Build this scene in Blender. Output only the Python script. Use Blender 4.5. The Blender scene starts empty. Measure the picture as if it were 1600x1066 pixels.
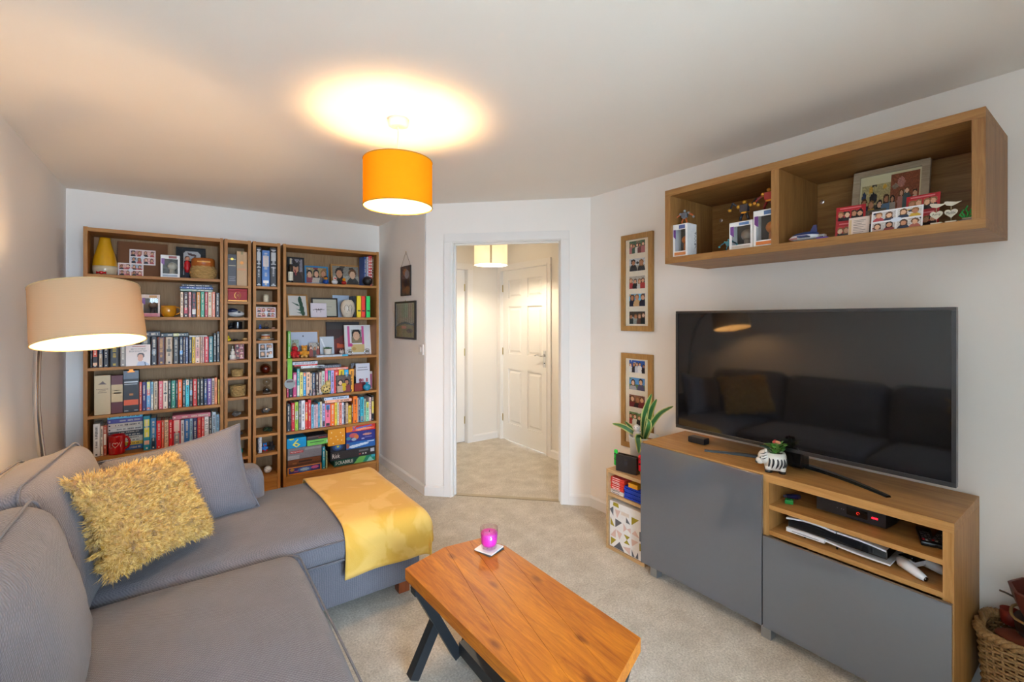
import bpy, bmesh, math, random
import numpy as np
from math import sin, cos, pi, radians, sqrt
from mathutils import Vector, Matrix, Euler
from mathutils.geometry import tessellate_polygon

SC = bpy.context.scene
COL = SC.collection
# ------------------------------------------------------------------ camera, world, light, exposure
cam = bpy.data.cameras.new('camera'); cam_ob = bpy.data.objects.new('camera', cam); COL.objects.link(cam_ob)
cam.sensor_width = 36.0; cam.lens = 16.0; cam.shift_y = -0.0215; cam.clip_start = 0.02
cam_ob.location = (0, 0, 1.453); cam_ob.rotation_euler = (radians(90), 0, radians(-35.9))
SC.camera = cam_ob
world = bpy.data.worlds.new('sky'); SC.world = world; world.use_nodes = True
bgn = world.node_tree.nodes['Background']; bgn.inputs[0].default_value = (0.70, 0.84, 1.0, 1); bgn.inputs[1].default_value = 29.5
SC.view_settings.view_transform = 'Standard'; SC.view_settings.look = 'None'
SC.view_settings.exposure = 0.50; SC.view_settings.gamma = 1.0; SC.view_settings.use_curve_mapping = False
SC.cycles.use_denoising = True
SC.cycles.max_bounces = 10; SC.cycles.diffuse_bounces = 6; SC.cycles.transparent_max_bounces = 8
SC.cycles.sample_clamp_indirect = 6.0; SC.cycles.caustics_reflective = False; SC.cycles.caustics_refractive = False
PENDANT_W, FLOORLAMP_W, HALL_W = 33.0, 20.0, 45.0      # bulb emission scale
# portal in the patio door opening behind the camera (only guides sampling of the sky, gives no light itself)
pl = bpy.data.lights.new('daylight_portal', 'AREA'); pl.shape = 'RECTANGLE'; pl.size = 1.64; pl.size_y = 2.05; pl.cycles.is_portal = True
plo = bpy.data.objects.new('daylight_portal', pl); COL.objects.link(plo); plo.location = (.26, -2.47, 1.06); plo.rotation_euler = (radians(90), 0, 0)

# ------------------------------------------------------------------ helpers
rnd = random.Random(7)
def lin(c):
    c = c / 255.0
    return c / 12.92 if c <= 0.04045 else ((c + 0.055) / 1.055) ** 2.4
def hx(s):
    s = s.lstrip('#')
    if len(s) == 3: s = ''.join(ch * 2 for ch in s)
    return tuple(lin(int(s[i:i + 2], 16)) for i in (0, 2, 4))
_m = {}
def nodes(m):
    m.use_nodes = True
    return m.node_tree.nodes, m.node_tree.links, m.node_tree.nodes['Principled BSDF']
def mat(c, rough=0.55, metal=0.0, var=0.10, scale=40.0, bump=0.0, spec=0.5, coat=0.0, sheen=0.0, emit=0.0):
    """procedural principled material: base colour broken up by fine noise"""
    key = (c, rough, metal, var, scale, bump, spec, coat, sheen, emit)
    if key in _m: return _m[key]
    m = bpy.data.materials.new('mat_' + str(c)); N, L, P = nodes(m)
    rgb = hx(c)
    P.inputs['Roughness'].default_value = rough; P.inputs['Metallic'].default_value = metal
    P.inputs['Specular IOR Level'].default_value = spec; P.inputs['Coat Weight'].default_value = coat; P.inputs['Sheen Weight'].default_value = sheen
    tc = N.new('ShaderNodeTexCoord'); nz = N.new('ShaderNodeTexNoise'); nz.inputs['Scale'].default_value = scale; nz.inputs['Detail'].default_value = 2
    L.new(tc.outputs['Object'], nz.inputs['Vector'])
    mx = N.new('ShaderNodeMix'); mx.data_type = 'RGBA'
    mx.inputs[6].default_value = tuple(x * (1 - var) for x in rgb) + (1,); mx.inputs[7].default_value = tuple(min(1, x * (1 + var)) for x in rgb) + (1,)
    L.new(nz.outputs['Fac'], mx.inputs[0]); L.new(mx.outputs[2], P.inputs['Base Color'])
    if bump:
        b = N.new('ShaderNodeBump'); b.inputs['Strength'].default_value = bump; b.inputs['Distance'].default_value = 0.002
        L.new(nz.outputs['Fac'], b.inputs['Height']); L.new(b.outputs[0], P.inputs['Normal'])
    if emit:
        P.inputs['Emission Color'].default_value = rgb + (1,); P.inputs['Emission Strength'].default_value = emit
    _m[key] = m; return m
def wood(name, c1, c2, axis='x', scale=7.0, rough=0.45, stretch=14.0, knots=False, bump=0.15, spec=0.4):
    """long grain along one object axis"""
    if name in _m: return _m[name]
    m = bpy.data.materials.new(name); N, L, P = nodes(m); P.inputs['Roughness'].default_value = rough; P.inputs['Specular IOR Level'].default_value = spec
    tc = N.new('ShaderNodeTexCoord'); mp = N.new('ShaderNodeMapping')
    s = [scale * stretch / 6.0] * 3; s['xyz'.index(axis)] = scale / 6.0
    mp.inputs['Scale'].default_value = s
    n1 = N.new('ShaderNodeTexNoise'); n1.inputs['Scale'].default_value = 4.0; n1.inputs['Detail'].default_value = 6; n1.inputs['Roughness'].default_value = 0.65; n1.inputs['Distortion'].default_value = 0.9
    n2 = N.new('ShaderNodeTexNoise'); n2.inputs['Scale'].default_value = 1.2; n2.inputs['Detail'].default_value = 3
    L.new(tc.outputs['Object'], mp.inputs['Vector']); L.new(mp.outputs[0], n1.inputs['Vector']); L.new(mp.outputs[0], n2.inputs['Vector'])
    a = N.new('ShaderNodeMath'); a.operation = 'MULTIPLY_ADD'; a.inputs[1].default_value = 0.6
    L.new(n1.outputs['Fac'], a.inputs[0]); 
    b2 = N.new('ShaderNodeMath'); b2.operation = 'MULTIPLY'; b2.inputs[1].default_value = 0.4; L.new(n2.outputs['Fac'], b2.inputs[0]); L.new(b2.outputs[0], a.inputs[2])
    r = N.new('ShaderNodeValToRGB'); r.color_ramp.elements[0].position = 0.36; r.color_ramp.elements[1].position = 0.64
    r.color_ramp.elements[0].color = hx(c2) + (1,); r.color_ramp.elements[1].color = hx(c1) + (1,)
    L.new(a.outputs[0], r.inputs[0]); col = r.outputs[0]
    if knots:
        v = N.new('ShaderNodeTexVoronoi'); v.voronoi_dimensions = '2D'; v.inputs['Scale'].default_value = 2.3; mp2 = N.new('ShaderNodeMapping'); mp2.inputs['Scale'].default_value = (2.6, 1.1, 2.0)
        L.new(tc.outputs['Object'], mp2.inputs['Vector']); L.new(mp2.outputs[0], v.inputs['Vector'])
        kr = N.new('ShaderNodeValToRGB'); kr.color_ramp.elements[0].position = 0.03; kr.color_ramp.elements[0].color = (0.36, 0.28, 0.22, 1); kr.color_ramp.elements[1].position = 0.10; kr.color_ramp.elements[1].color = (1, 1, 1, 1)
        L.new(v.outputs['Distance'], kr.inputs[0])
        mm = N.new('ShaderNodeMix'); mm.data_type = 'RGBA'; mm.blend_type = 'MULTIPLY'; mm.inputs[0].default_value = 0.85
        L.new(col, mm.inputs[6]); L.new(kr.outputs[0], mm.inputs[7]); col = mm.outputs[2]
    L.new(col, P.inputs['Base Color'])
    bp = N.new('ShaderNodeBump'); bp.inputs['Strength'].default_value = bump; bp.inputs['Distance'].default_value = 0.002
    L.new(n1.outputs['Fac'], bp.inputs['Height']); L.new(bp.outputs[0], P.inputs['Normal'])
    _m[name] = m; return m
def print_mat():
    if 'print' in _m: return _m['print']
    m = bpy.data.materials.new('printed_paper'); N, L, P = nodes(m); P.inputs['Roughness'].default_value = 0.35
    a = N.new('ShaderNodeAttribute'); a.attribute_name = 'ink'; L.new(a.outputs['Color'], P.inputs['Base Color'])
    _m['print'] = m; return m
def glass_mat(tint='ffffff', gloss=0.06, rough=0.02):
    k = ('pane', tint, gloss)
    if k in _m: return _m[k]
    m = bpy.data.materials.new('glass_pane'); m.use_nodes = True; N = m.node_tree.nodes; L = m.node_tree.links; N.clear()
    o = N.new('ShaderNodeOutputMaterial'); t = N.new('ShaderNodeBsdfTransparent'); t.inputs[0].default_value = hx(tint) + (1,)
    g = N.new('ShaderNodeBsdfGlossy'); g.inputs['Roughness'].default_value = rough
    lw = N.new('ShaderNodeLayerWeight'); lw.inputs[0].default_value = .5; mx = N.new('ShaderNodeMixShader')
    pw = N.new('ShaderNodeMath'); pw.operation = 'POWER'; pw.inputs[1].default_value = 4.0; L.new(lw.outputs['Facing'], pw.inputs[0])
    ma = N.new('ShaderNodeMath'); ma.operation = 'MULTIPLY_ADD'; ma.inputs[1].default_value = .55; ma.inputs[2].default_value = gloss*.6; L.new(pw.outputs[0], ma.inputs[0]); L.new(ma.outputs[0], mx.inputs[0])
    L.new(t.outputs[0], mx.inputs[1]); L.new(g.outputs[0], mx.inputs[2]); L.new(mx.outputs[0], o.inputs[0])
    _m[k] = m; return m

class MB:
    """collects shapes into one mesh"""
    def __init__(s): s.v = []; s.f = []
    def add(s, vs, fs, M=None):
        o = len(s.v)
        s.v += [tuple(M @ Vector(v)) if M else tuple(v) for v in vs]; s.f += [tuple(i + o for i in f) for f in fs]; return s
    def box(s, x0, x1, y0, y1, z0, z1, M=None, b=0.0):
        if b <= 0:
            return s.add([(x0,y0,z0),(x1,y0,z0),(x1,y1,z0),(x0,y1,z0),(x0,y0,z1),(x1,y0,z1),(x1,y1,z1),(x0,y1,z1)],
                [(0,3,2,1),(4,5,6,7),(0,1,5,4),(1,2,6,5),(2,3,7,6),(3,0,4,7)], M)
        b = min(b, (x1-x0)*.45, (y1-y0)*.45, (z1-z0)*.45)
        bm = bmesh.new(); r = bmesh.ops.create_cube(bm, size=1)
        for v in bm.verts: v.co = Vector(((x0+x1)/2 + v.co.x*(x1-x0), (y0+y1)/2 + v.co.y*(y1-y0), (z0+z1)/2 + v.co.z*(z1-z0)))
        bmesh.ops.bevel(bm, geom=bm.edges[:], offset=b, segments=2, affect='EDGES', profile=0.7)
        bm.verts.index_update(); s.add([v.co[:] for v in bm.verts], [[v.index for v in f.verts] for f in bm.faces], M); bm.free(); return s
    def prism(s, poly, z0, z1, M=None):
        """poly of (x,y) counter-clockwise, extruded in z"""
        n = len(poly)
        return s.add([(x,y,z0) for x,y in poly] + [(x,y,z1) for x,y in poly],
            [tuple(range(n-1,-1,-1)), tuple(range(n,2*n))] + [(i,(i+1)%n,n+(i+1)%n,n+i) for i in range(n)], M)
    def lathe(s, prof, n=20, M=None, cap=True, a0=0.0, sx=1.0, sy=1.0):
        """prof of (r,z) from bottom to top"""
        vs = []; fs = []; k = len(prof)
        for r, z in prof:
            for i in range(n):
                a = a0 + 2*pi*i/n; vs.append((r*cos(a)*sx, r*sin(a)*sy, z))
        for j in range(k-1):
            for i in range(n): fs.append((j*n+i, j*n+(i+1)%n, (j+1)*n+(i+1)%n, (j+1)*n+i))
        if cap:
            if prof[0][0] > 1e-5: fs.append(tuple(range(n-1,-1,-1)))
            if prof[-1][0] > 1e-5: fs.append(tuple((k-1)*n+i for i in range(n)))
        return s.add(vs, fs, M)
    def tube(s, pts, r, n=8, M=None, closed=False, cap=True, flat=1.0):
        pts = [Vector(p) for p in pts]; k = len(pts); vs = []; fs = []; up = Vector((0,0,1)); prev = None
        for i, p in enumerate(pts):
            t = (pts[(i+1)%k] - pts[i-1]) if closed else (pts[min(i+1,k-1)] - pts[max(i-1,0)])
            if t.length < 1e-9: t = Vector((0,0,1))
            t.normalize()
            if prev is None: ref = up if abs(t.z) < 0.95 else Vector((1,0,0)); u = t.cross(ref).normalized()
            else: u = (prev - t*prev.dot(t)).normalized()
            prev = u; w = t.cross(u)
            rr = r[i] if isinstance(r, (list,tuple)) else r
            for j in range(n):
                a = 2*pi*j/n; vs.append(tuple(p + u*cos(a)*rr + w*sin(a)*rr*flat))
        for i in range(k if closed else k-1):
            for j in range(n):
                a = i*n; b = ((i+1)%k)*n; fs.append((a+j, a+(j+1)%n, b+(j+1)%n, b+j))
        if cap and not closed: fs += [tuple(range(n-1,-1,-1)), tuple((k-1)*n+j for j in range(n))]
        return s.add(vs, fs, M)
    def ball(s, c, r, n=12, M=None, sc=(1,1,1)):
        k = max(5, n//2+1)
        prof = [(r*sin(pi*i/k), -r*cos(pi*i/k)) for i in range(k+1)]
        prof[0] = (r*0.02, -r); prof[-1] = (r*0.02, r)
        T = Matrix.Translation(c) @ Matrix.Diagonal((*sc, 1))
        return s.lathe(prof, n, (M @ T) if M else T)
    def quad(s, a, b, c, d): return s.add([a,b,c,d], [(0,1,2,3)])
    def rbox(s, x0, x1, y0, y1, z0, z1, r, n=10, crown=(0,0,0), M=None, wob=0.0, seed=0, pw=2.0):
        """soft rounded box (cushion); crown bulges the x/y/z faces outward"""
        cx, cy, cz = (x0+x1)/2, (y0+y1)/2, (z0+z1)/2; hx_, hy_, hz_ = (x1-x0)/2, (y1-y0)/2, (z1-z0)/2
        r = min(r, hx_*.98, hy_*.98, hz_*.98); rg = random.Random(seed); ph = [rg.uniform(0,6.28) for _ in range(6)]
        idx = {}; vs = []; fs = []
        def ticks(h, n):
            ii = h - r; t = [-h + r*(1-cos(k*pi/8)) for k in range(4)]; inner = [-ii + 2*ii*k/n for k in range(n+1)]
            return t + inner + [-q for q in reversed(t)]
        tx, ty, tz = ticks(hx_, n), ticks(hy_, n), ticks(hz_, max(2, n//2))
        def V(i, j, k):
            key = (i,j,k)
            if key in idx: return idx[key]
            p = Vector((tx[i], ty[j], tz[k])); ins = Vector((max(-hx_+r, min(hx_-r, p.x)), max(-hy_+r, min(hy_-r, p.y)), max(-hz_+r, min(hz_-r, p.z))))
            d = p - ins
            if d.length > 1e-9: p = ins + d.normalized()*r
            q = Vector((p.x/hx_, p.y/hy_, p.z/hz_))
            fx = max(0,1-abs(q.x)**pw); fy = max(0,1-abs(q.y)**pw); fz = max(0,1-abs(q.z)**pw)
            w = wob*(sin(5*q.x+ph[0]+3*q.y)*.5 + sin(7*q.y+ph[1]-2*q.z)*.3 + sin(9*q.z+ph[2]+4*q.x)*.3) if wob else 0
            p += Vector((q.x*crown[0]*fy*fz + (w*q.x), q.y*crown[1]*fx*fz + (w*q.y), q.z*crown[2]*fx*fy + (w*q.z)))
            idx[key] = len(vs); vs.append((p.x+cx, p.y+cy, p.z+cz)); return idx[key]
        nx, ny, nz = len(tx)-1, len(ty)-1, len(tz)-1
        for i in range(nx):
            for j in range(ny):
                fs.append((V(i,j,0),V(i,j+1,0),V(i+1,j+1,0),V(i+1,j,0))); fs.append((V(i,j,nz),V(i+1,j,nz),V(i+1,j+1,nz),V(i,j+1,nz)))
        for i in range(nx):
            for k in range(nz):
                fs.append((V(i,0,k),V(i+1,0,k),V(i+1,0,k+1),V(i,0,k+1))); fs.append((V(i,ny,k),V(i,ny,k+1),V(i+1,ny,k+1),V(i+1,ny,k)))
        for j in range(ny):
            for k in range(nz):
                fs.append((V(0,j,k),V(0,j,k+1),V(0,j+1,k+1),V(0,j+1,k))); fs.append((V(nx,j,k),V(nx,j+1,k),V(nx,j+1,k+1),V(nx,j,k+1)))
        return s.add(vs, fs, M)
    def mesh(s, name):
        me = bpy.data.meshes.new(name); me.from_pydata(s.v, [], s.f); me.update(); return me
    def build(s, name, m, parent=None, loc=(0,0,0), rot=(0,0,0), smooth=False, auto=None):
        me = s.mesh(name); me.materials.append(m)
        if smooth or auto:
            me.polygons.foreach_set('use_smooth', [True]*len(me.polygons))
            if auto: me.set_sharp_from_angle(angle=radians(auto))
        return link(name, me, parent, loc, rot)
def link(name, data, parent=None, loc=(0,0,0), rot=(0,0,0)):
    o = bpy.data.objects.new(name, data); COL.objects.link(o)
    if parent: o.parent = parent
    o.location = loc; o.rotation_euler = rot; return o
def tag(o, label=None, cat=None, group=None, kind=None):
    if label: o['label'] = label
    if cat: o['category'] = cat
    if group: o['group'] = group
    if kind: o['kind'] = kind
    return o
def thing(name, label, cat, loc=(0,0,0), rot=(0,0,0), group=None):
    return tag(link(name, None, None, loc, rot), label, cat, group)
def box_obj(name, dims, m, parent=None, b=0.0, loc=(0,0,0), rot=(0,0,0)):
    return MB().box(*dims, b=b).build(name, m, parent, loc, rot)
def struct(o): o['kind'] = 'structure'; return o
_fontcache = {}
def text_mesh(s, w=None, h=None, extr=0.0):
    """text as a flat mesh in the local xz plane facing -y, centred, fitted into w x h"""
    cu = bpy.data.curves.new('lettering', 'FONT'); cu.body = s; cu.align_x = 'CENTER'; cu.align_y = 'CENTER'; cu.resolution_u = 1
    ob = bpy.data.objects.new('lettering', cu); COL.objects.link(ob)
    dg = bpy.context.evaluated_depsgraph_get(); me = bpy.data.meshes.new_from_object(ob.evaluated_get(dg))
    bpy.data.objects.remove(ob); bpy.data.curves.remove(cu)
    vs = np.zeros(len(me.vertices)*3); me.vertices.foreach_get('co', vs); vs = vs.reshape(-1,3)
    mn, mx = vs.min(0), vs.max(0); c = (mn+mx)/2; sz = mx-mn
    k = min((w/sz[0]) if w else 1e9, (h/sz[1]) if h else 1e9)
    kx = k if not (w and h) else min(w/sz[0], k*1.5); kz = k if not (w and h) else min(h/sz[1], k*1.8)
    out = np.stack([(vs[:,0]-c[0])*kx, np.zeros(len(vs)), (vs[:,1]-c[1])*kz], 1)
    me.vertices.foreach_set('co', out.ravel()); me.update(); me.materials.clear(); return me
def letter(s, m, parent, loc, rot=(0,0,0), w=None, h=None, name='lettering'):
    me = text_mesh(s, w, h); me.materials.append(m); return link(name, me, parent, loc, rot)
# ---------------------------------------------------------------- printed pictures (small colour cells in a mesh)
def cv(w, h, c): a = np.zeros((h, w, 3)); a[:] = hx(c); return a
def c_rect(a, x0, y0, x1, y1, c): a[int(round(y0)):int(round(y1)), int(round(x0)):int(round(x1))] = hx(c)
def c_ell(a, cx, cy, rx, ry, c):
    yy, xx = np.mgrid[0:a.shape[0], 0:a.shape[1]]; a[((xx+.5-cx)/rx)**2 + ((yy+.5-cy)/ry)**2 <= 1] = hx(c)
def c_poly(a, pts, c):
    yy, xx = np.mgrid[0:a.shape[0], 0:a.shape[1]]; xx = xx+.5; yy = yy+.5; ins = np.zeros(a.shape[:2], bool); n = len(pts)
    for i in range(n):
        x1, y1 = pts[i]; x2, y2 = pts[(i+1)%n]
        if y1 == y2: continue
        k = ((y1 > yy) != (y2 > yy)) & (xx < (x2-x1)*(yy-y1)/(y2-y1)+x1); ins ^= k
    a[ins] = hx(c)
def c_grain(a, amt, seed=0):
    g = np.random.RandomState(seed); a *= (1 + amt*(g.rand(a.shape[0], a.shape[1], 1)*2-1)); return np.clip(a, 0, 1, out=a)
SKIN = ['e0b08c','c98f6c','eec4a4','b57a58','d8a484']; HAIR = ['2a1a12','4a2c18','151210','6b4424','8c6238']
def people(w, h, n, bg, ground, clothes, seed=0, big=1.0, horizon=0.55):
    """a group portrait: background, ground, n figures of heads, hair and clothes"""
    g = random.Random(seed); a = cv(w, h, bg); c_rect(a, 0, h*horizon, w, h, ground)
    for i in range(6): c_ell(a, g.uniform(0,w), g.uniform(0,h*horizon), g.uniform(1,w*.14), g.uniform(1,h*.12), g.choice([bg, ground, clothes[i % len(clothes)]]))
    c_grain(a, 0.25, seed)
    for i in range(n):
        cx = w*(i+0.5)/n + g.uniform(-.04,.04)*w; s = big*min(h*.17, w/n*.34); cy = h*(0.34 + g.uniform(-.06,.10)) + (1-big)*0
        col = clothes[i % len(clothes)]
        c_ell(a, cx, cy+s*3.0, s*1.75, s*2.3, col); c_rect(a, cx-s*1.7, cy+s*3.0, cx+s*1.7, h, col)
        hcol = g.choice(HAIR); c_ell(a, cx, cy-s*.25, s*1.08, s*1.15, hcol)
        if g.random() < .45: c_rect(a, cx-s*1.05, cy-s*.2, cx+s*1.05, cy+s*1.3, hcol)
        c_ell(a, cx, cy+s*.18, s*.78, s*.98, SKIN[g.randrange(5)])
    return c_grain(a, 0.08, seed+1)
def print_obj(name, arr, W, H, parent=None, loc=(0,0,0), rot=(0,0,0), m=None):
    """arr (rows top to bottom) as a flat mesh in local xz, facing -y, centred"""
    h, w = arr.shape[:2]; q = np.round(arr*255).astype(int); vs = []; fs = []; cols = []
    for j in range(h):
        i = 0
        while i < w:
            k = i+1
            while k < w and (q[j,k] == q[j,i]).all(): k += 1
            x0, x1, z1, z0 = (i/w-.5)*W, (k/w-.5)*W, (.5-j/h)*H, (.5-(j+1)/h)*H; b = len(vs)
            vs += [(x0,0,z0),(x1,0,z0),(x1,0,z1),(x0,0,z1)]; fs.append((b,b+1,b+2,b+3)); cols.append(arr[j,i]); i = k
    me = bpy.data.meshes.new(name); me.from_pydata(vs, [], fs)
    at = me.color_attributes.new('ink', 'FLOAT_COLOR', 'CORNER'); c4 = np.ones((len(fs)*4, 4), np.float32); c4[:,:3] = np.repeat(np.array(cols), 4, 0)
    at.data.foreach_set('color', c4.ravel()); me.update(); me.materials.append(m or print_mat()); return link(name, me, parent, loc, rot)
# photograph measurement helpers (image frame 1600 x 1066): a point seen at (u,v) on a wall/shelf plane, used to read sizes off the shelf fronts
F_, PHI_, Y0_, HC_ = 711.0, radians(35.9), 498.6, 1.453
def on_y(u, v, y):
    a = (u-800)/F_; dx = a*cos(PHI_)+sin(PHI_); dy = -a*sin(PHI_)+cos(PHI_); t = y/dy; return dx*t, HC_-(v-Y0_)/F_*t
def on_x(u, v, x):
    a = (u-800)/F_; dx = a*cos(PHI_)+sin(PHI_); dy = -a*sin(PHI_)+cos(PHI_); t = x/dx; return dy*t, HC_-(v-Y0_)/F_*t
def on_z(u, v, z):
    a = (u-800)/F_; dx = a*cos(PHI_)+sin(PHI_); dy = -a*sin(PHI_)+cos(PHI_); t = (HC_-z)/((v-Y0_)/F_); return dx*t, dy*t
# ------------------------------------------------------------------ the room
XL, YB, XA, YBC, XR, CH, YR = -0.683, 4.559, 1.626, 3.46, 2.574, 2.4, -2.4
YC = YBC-(XR-XA)
HX, HY = 3.14, 4.63            # hall: right wall x, far wall y
def paint(name, c, bump=0.05, rough=0.75):
    m = bpy.data.materials.new(name); N, L, P = nodes(m); P.inputs['Roughness'].default_value = rough; P.inputs['Specular IOR Level'].default_value = 0.3
    tc = N.new('ShaderNodeTexCoord'); n = N.new('ShaderNodeTexNoise'); n.inputs['Scale'].default_value = 1.7; n.inputs['Detail'].default_value = 4
    n2 = N.new('ShaderNodeTexNoise'); n2.inputs['Scale'].default_value = 260; n2.inputs['Detail'].default_value = 2
    L.new(tc.outputs['Object'], n.inputs['Vector']); L.new(tc.outputs['Object'], n2.inputs['Vector'])
    mx = N.new('ShaderNodeMix'); mx.data_type = 'RGBA'; k = hx(c); mx.inputs[6].default_value = tuple(x*.97 for x in k)+(1,); mx.inputs[7].default_value = tuple(min(1,x*1.03) for x in k)+(1,)
    L.new(n.outputs['Fac'], mx.inputs[0]); L.new(mx.outputs[2], P.inputs['Base Color'])
    b = N.new('ShaderNodeBump'); b.inputs['Strength'].default_value = bump; b.inputs['Distance'].default_value = 0.001; L.new(n2.outputs['Fac'], b.inputs['Height']); L.new(b.outputs[0], P.inputs['Normal'])
    return m
M_WALL = paint('wall_paint', 'f3eee8'); M_CEIL = paint('ceiling_paint', 'f4eee6'); M_TRIM = paint('gloss_trim', 'ebe8e4', 0.02, 0.35); M_HALL = paint('hall_paint', 'e9e4dc')
def carpet():
    m = bpy.data.materials.new('carpet'); N, L, P = nodes(m); P.inputs['Roughness'].default_value = 0.95; P.inputs['Specular IOR Level'].default_value = 0.1; P.inputs['Sheen Weight'].default_value = 0.25
    tc = N.new('ShaderNodeTexCoord'); fine = N.new('ShaderNodeTexNoise'); fine.inputs['Scale'].default_value = 110; fine.inputs['Detail'].default_value = 4; fine.inputs['Roughness'].default_value = .7
    big = N.new('ShaderNodeTexNoise'); big.inputs['Scale'].default_value = 7.0; big.inputs['Detail'].default_value = 7; big.inputs['Roughness'].default_value = .7; big.inputs['Distortion'].default_value = .15
    for n in (fine, big): L.new(tc.outputs['Object'], n.inputs['Vector'])
    r = N.new('ShaderNodeValToRGB'); r.color_ramp.elements[0].position = .38; r.color_ramp.elements[1].position = .66; r.color_ramp.elements[0].color = hx('ccc3b4')+(1,); r.color_ramp.elements[1].color = hx('e4ddd0')+(1,)
    L.new(big.outputs['Fac'], r.inputs[0])
    r2 = N.new('ShaderNodeValToRGB'); r2.color_ramp.elements[0].position = .3; r2.color_ramp.elements[1].position = .7; r2.color_ramp.elements[0].color = (.60,.58,.54,1); r2.color_ramp.elements[1].color = (1.12,1.12,1.12,1)
    L.new(fine.outputs['Fac'], r2.inputs[0])
    mx = N.new('ShaderNodeMix'); mx.data_type = 'RGBA'; mx.blend_type = 'MULTIPLY'; mx.inputs[0].default_value = 1; L.new(r.outputs[0], mx.inputs[6]); L.new(r2.outputs[0], mx.inputs[7]); L.new(mx.outputs[2], P.inputs['Base Color'])
    b = N.new('ShaderNodeBump'); b.inputs['Strength'].default_value = .9; b.inputs['Distance'].default_value = .006; L.new(fine.outputs['Fac'], b.inputs['Height']); L.new(b.outputs[0], P.inputs['Normal'])
    return m
M_CARPET = carpet()
def S(name, mb, m, parent=None): return struct(mb.build(name, m, parent))
S('floor', MB().box(XL-.1, HX+.1, YR-.1, 5.6, -0.1, 0.0), M_CARPET)
S('ceiling', MB().box(XL-.1, HX+.1, YR-.1, 5.6, CH, CH+.1), M_CEIL)
S('wall_left', MB().box(XL-.1, XL, YR-.1, YB+.1, 0, CH), M_WALL)
S('wall_back', MB().box(XL, XA+.09, YB, YB+.1, 0, CH), M_WALL)
S('wall_alcove', MB().box(XA, XA+.09, YBC+.02, YB, 0, CH), M_WALL)
XN, YN = 1.20, -0.35          # added unseen walls behind the camera keep patio-door daylight off the right wall
S('wall_right', MB().box(XR, XR+.09, YN-.1, YC+.02, 0, CH), M_WALL)
S('wall_daylight_block', MB().box(XN, XR, YN-.1, YN, 0, CH).box(XN, XN+.1, YR-.1, YN-.1, 0, CH), M_WALL)
MD = Matrix.Translation((XA, YBC, 0)) @ Matrix.Rotation(radians(-45), 4, 'Z')      # local x along the angled door wall, y into the hall
LD = (XR-XA)*sqrt(2); D0, D1, DH = 0.215, 1.122, 2.092
S('wall_door', MB().prism([(0,0),(D0,0),(D0,.1),(.04,.1)], 0, CH, MD).prism([(D1,0),(LD,0),(LD-.04,.1),(D1,.1)], 0, CH, MD).box(D0, D1, 0, .1, DH, CH, MD), M_WALL)
# door lining and architrave of the open doorway
S('trim_1', MB().box(D0, D0+.02, -.002, .102, 0, DH-.02, MD).box(D1-.02, D1, -.002, .102, 0, DH-.02, MD).box(D0, D1, -.002, .102, DH-.02, DH, MD)
    .box(D0+.02, D0+.032, .03, .06, 0, DH-.02, MD).box(D1-.032, D1-.02, .03, .06, 0, DH-.02, MD).box(D0+.02, D1-.02, .03, .06, DH-.032, DH-.02, MD), M_TRIM)
def architrave(name, x0, x1, h, w, M, t=.016):
    mb = MB()
    for a, b in ((x0-w, x0), (x1, x1+w)):
        mb.box(a, b, -t, 0, 0, h, M, b=.004)
    mb.box(x0-w, x1+w, -t, 0, h, h+w, M, b=.004)
    # moulded inner bead
    mb.box(x0-.018, x0-.006, -t-.005, -t, 0, h+.006, M).box(x1+.006, x1+.018, -t-.005, -t, 0, h+.006, M).box(x0-.018, x1+.018, -t-.005, -t, h+.006, h+.018, M)
    return S(name, mb, M_TRIM)
architrave('trim_2', D0+.014, D1-.014, DH-.014, .070, MD)
S('trim_3', MB().box(D0+.02, D1-.02, .03, .07, .0, .006, MD), mat('b8ab92', .35, metal=.8))
BH, BT = 0.082, 0.015
def baseboard(name, p0, p1, side):
    """skirting board from p0 to p1, thickness towards side normal"""
    p0 = Vector(p0); p1 = Vector(p1); d = (p1-p0); L_ = d.length; a = math.atan2(d.y, d.x); M = Matrix.Translation((p0.x, p0.y, 0)) @ Matrix.Rotation(a, 4, 'Z')
    prof = [(0,0),(BT,0),(BT,BH-.014),(BT*.55,BH-.004),(BT*.4,BH),(0,BH)]
    vs = [(0, side*y, z) for y, z in prof]+[(L_, side*y, z) for y, z in prof]; n = len(prof)
    fs = [tuple(range(n)), tuple(range(2*n-1, n-1, -1))]+[(i, n+i, n+(i+1)%n, (i+1)%n) for i in range(n)]
    return S(name, MB().add(vs, fs, M), M_TRIM)
def dpt(s, n=0): v = MD @ Vector((s, n, 0)); return (v.x, v.y)
baseboard('baseboard_left', (XL, YR), (XL, YB), -1)
baseboard('baseboard_back', (XL, YB), (XA, YB), -1)
baseboard('baseboard_alcove', (XA, YB), (XA, YBC-.006), -1)
baseboard('baseboard_door_left', dpt(-.004), dpt(D0-.056), -1)
baseboard('baseboard_door_right', dpt(D1+.056), dpt(LD-.004), -1)
baseboard('baseboard_right', (XR, YC), (XR, YN), -1)
baseboard('baseboard_daylight_block', (XN, YN), (XR, YN), 1)  # skirting of the added daylight-blocking wall
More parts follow.
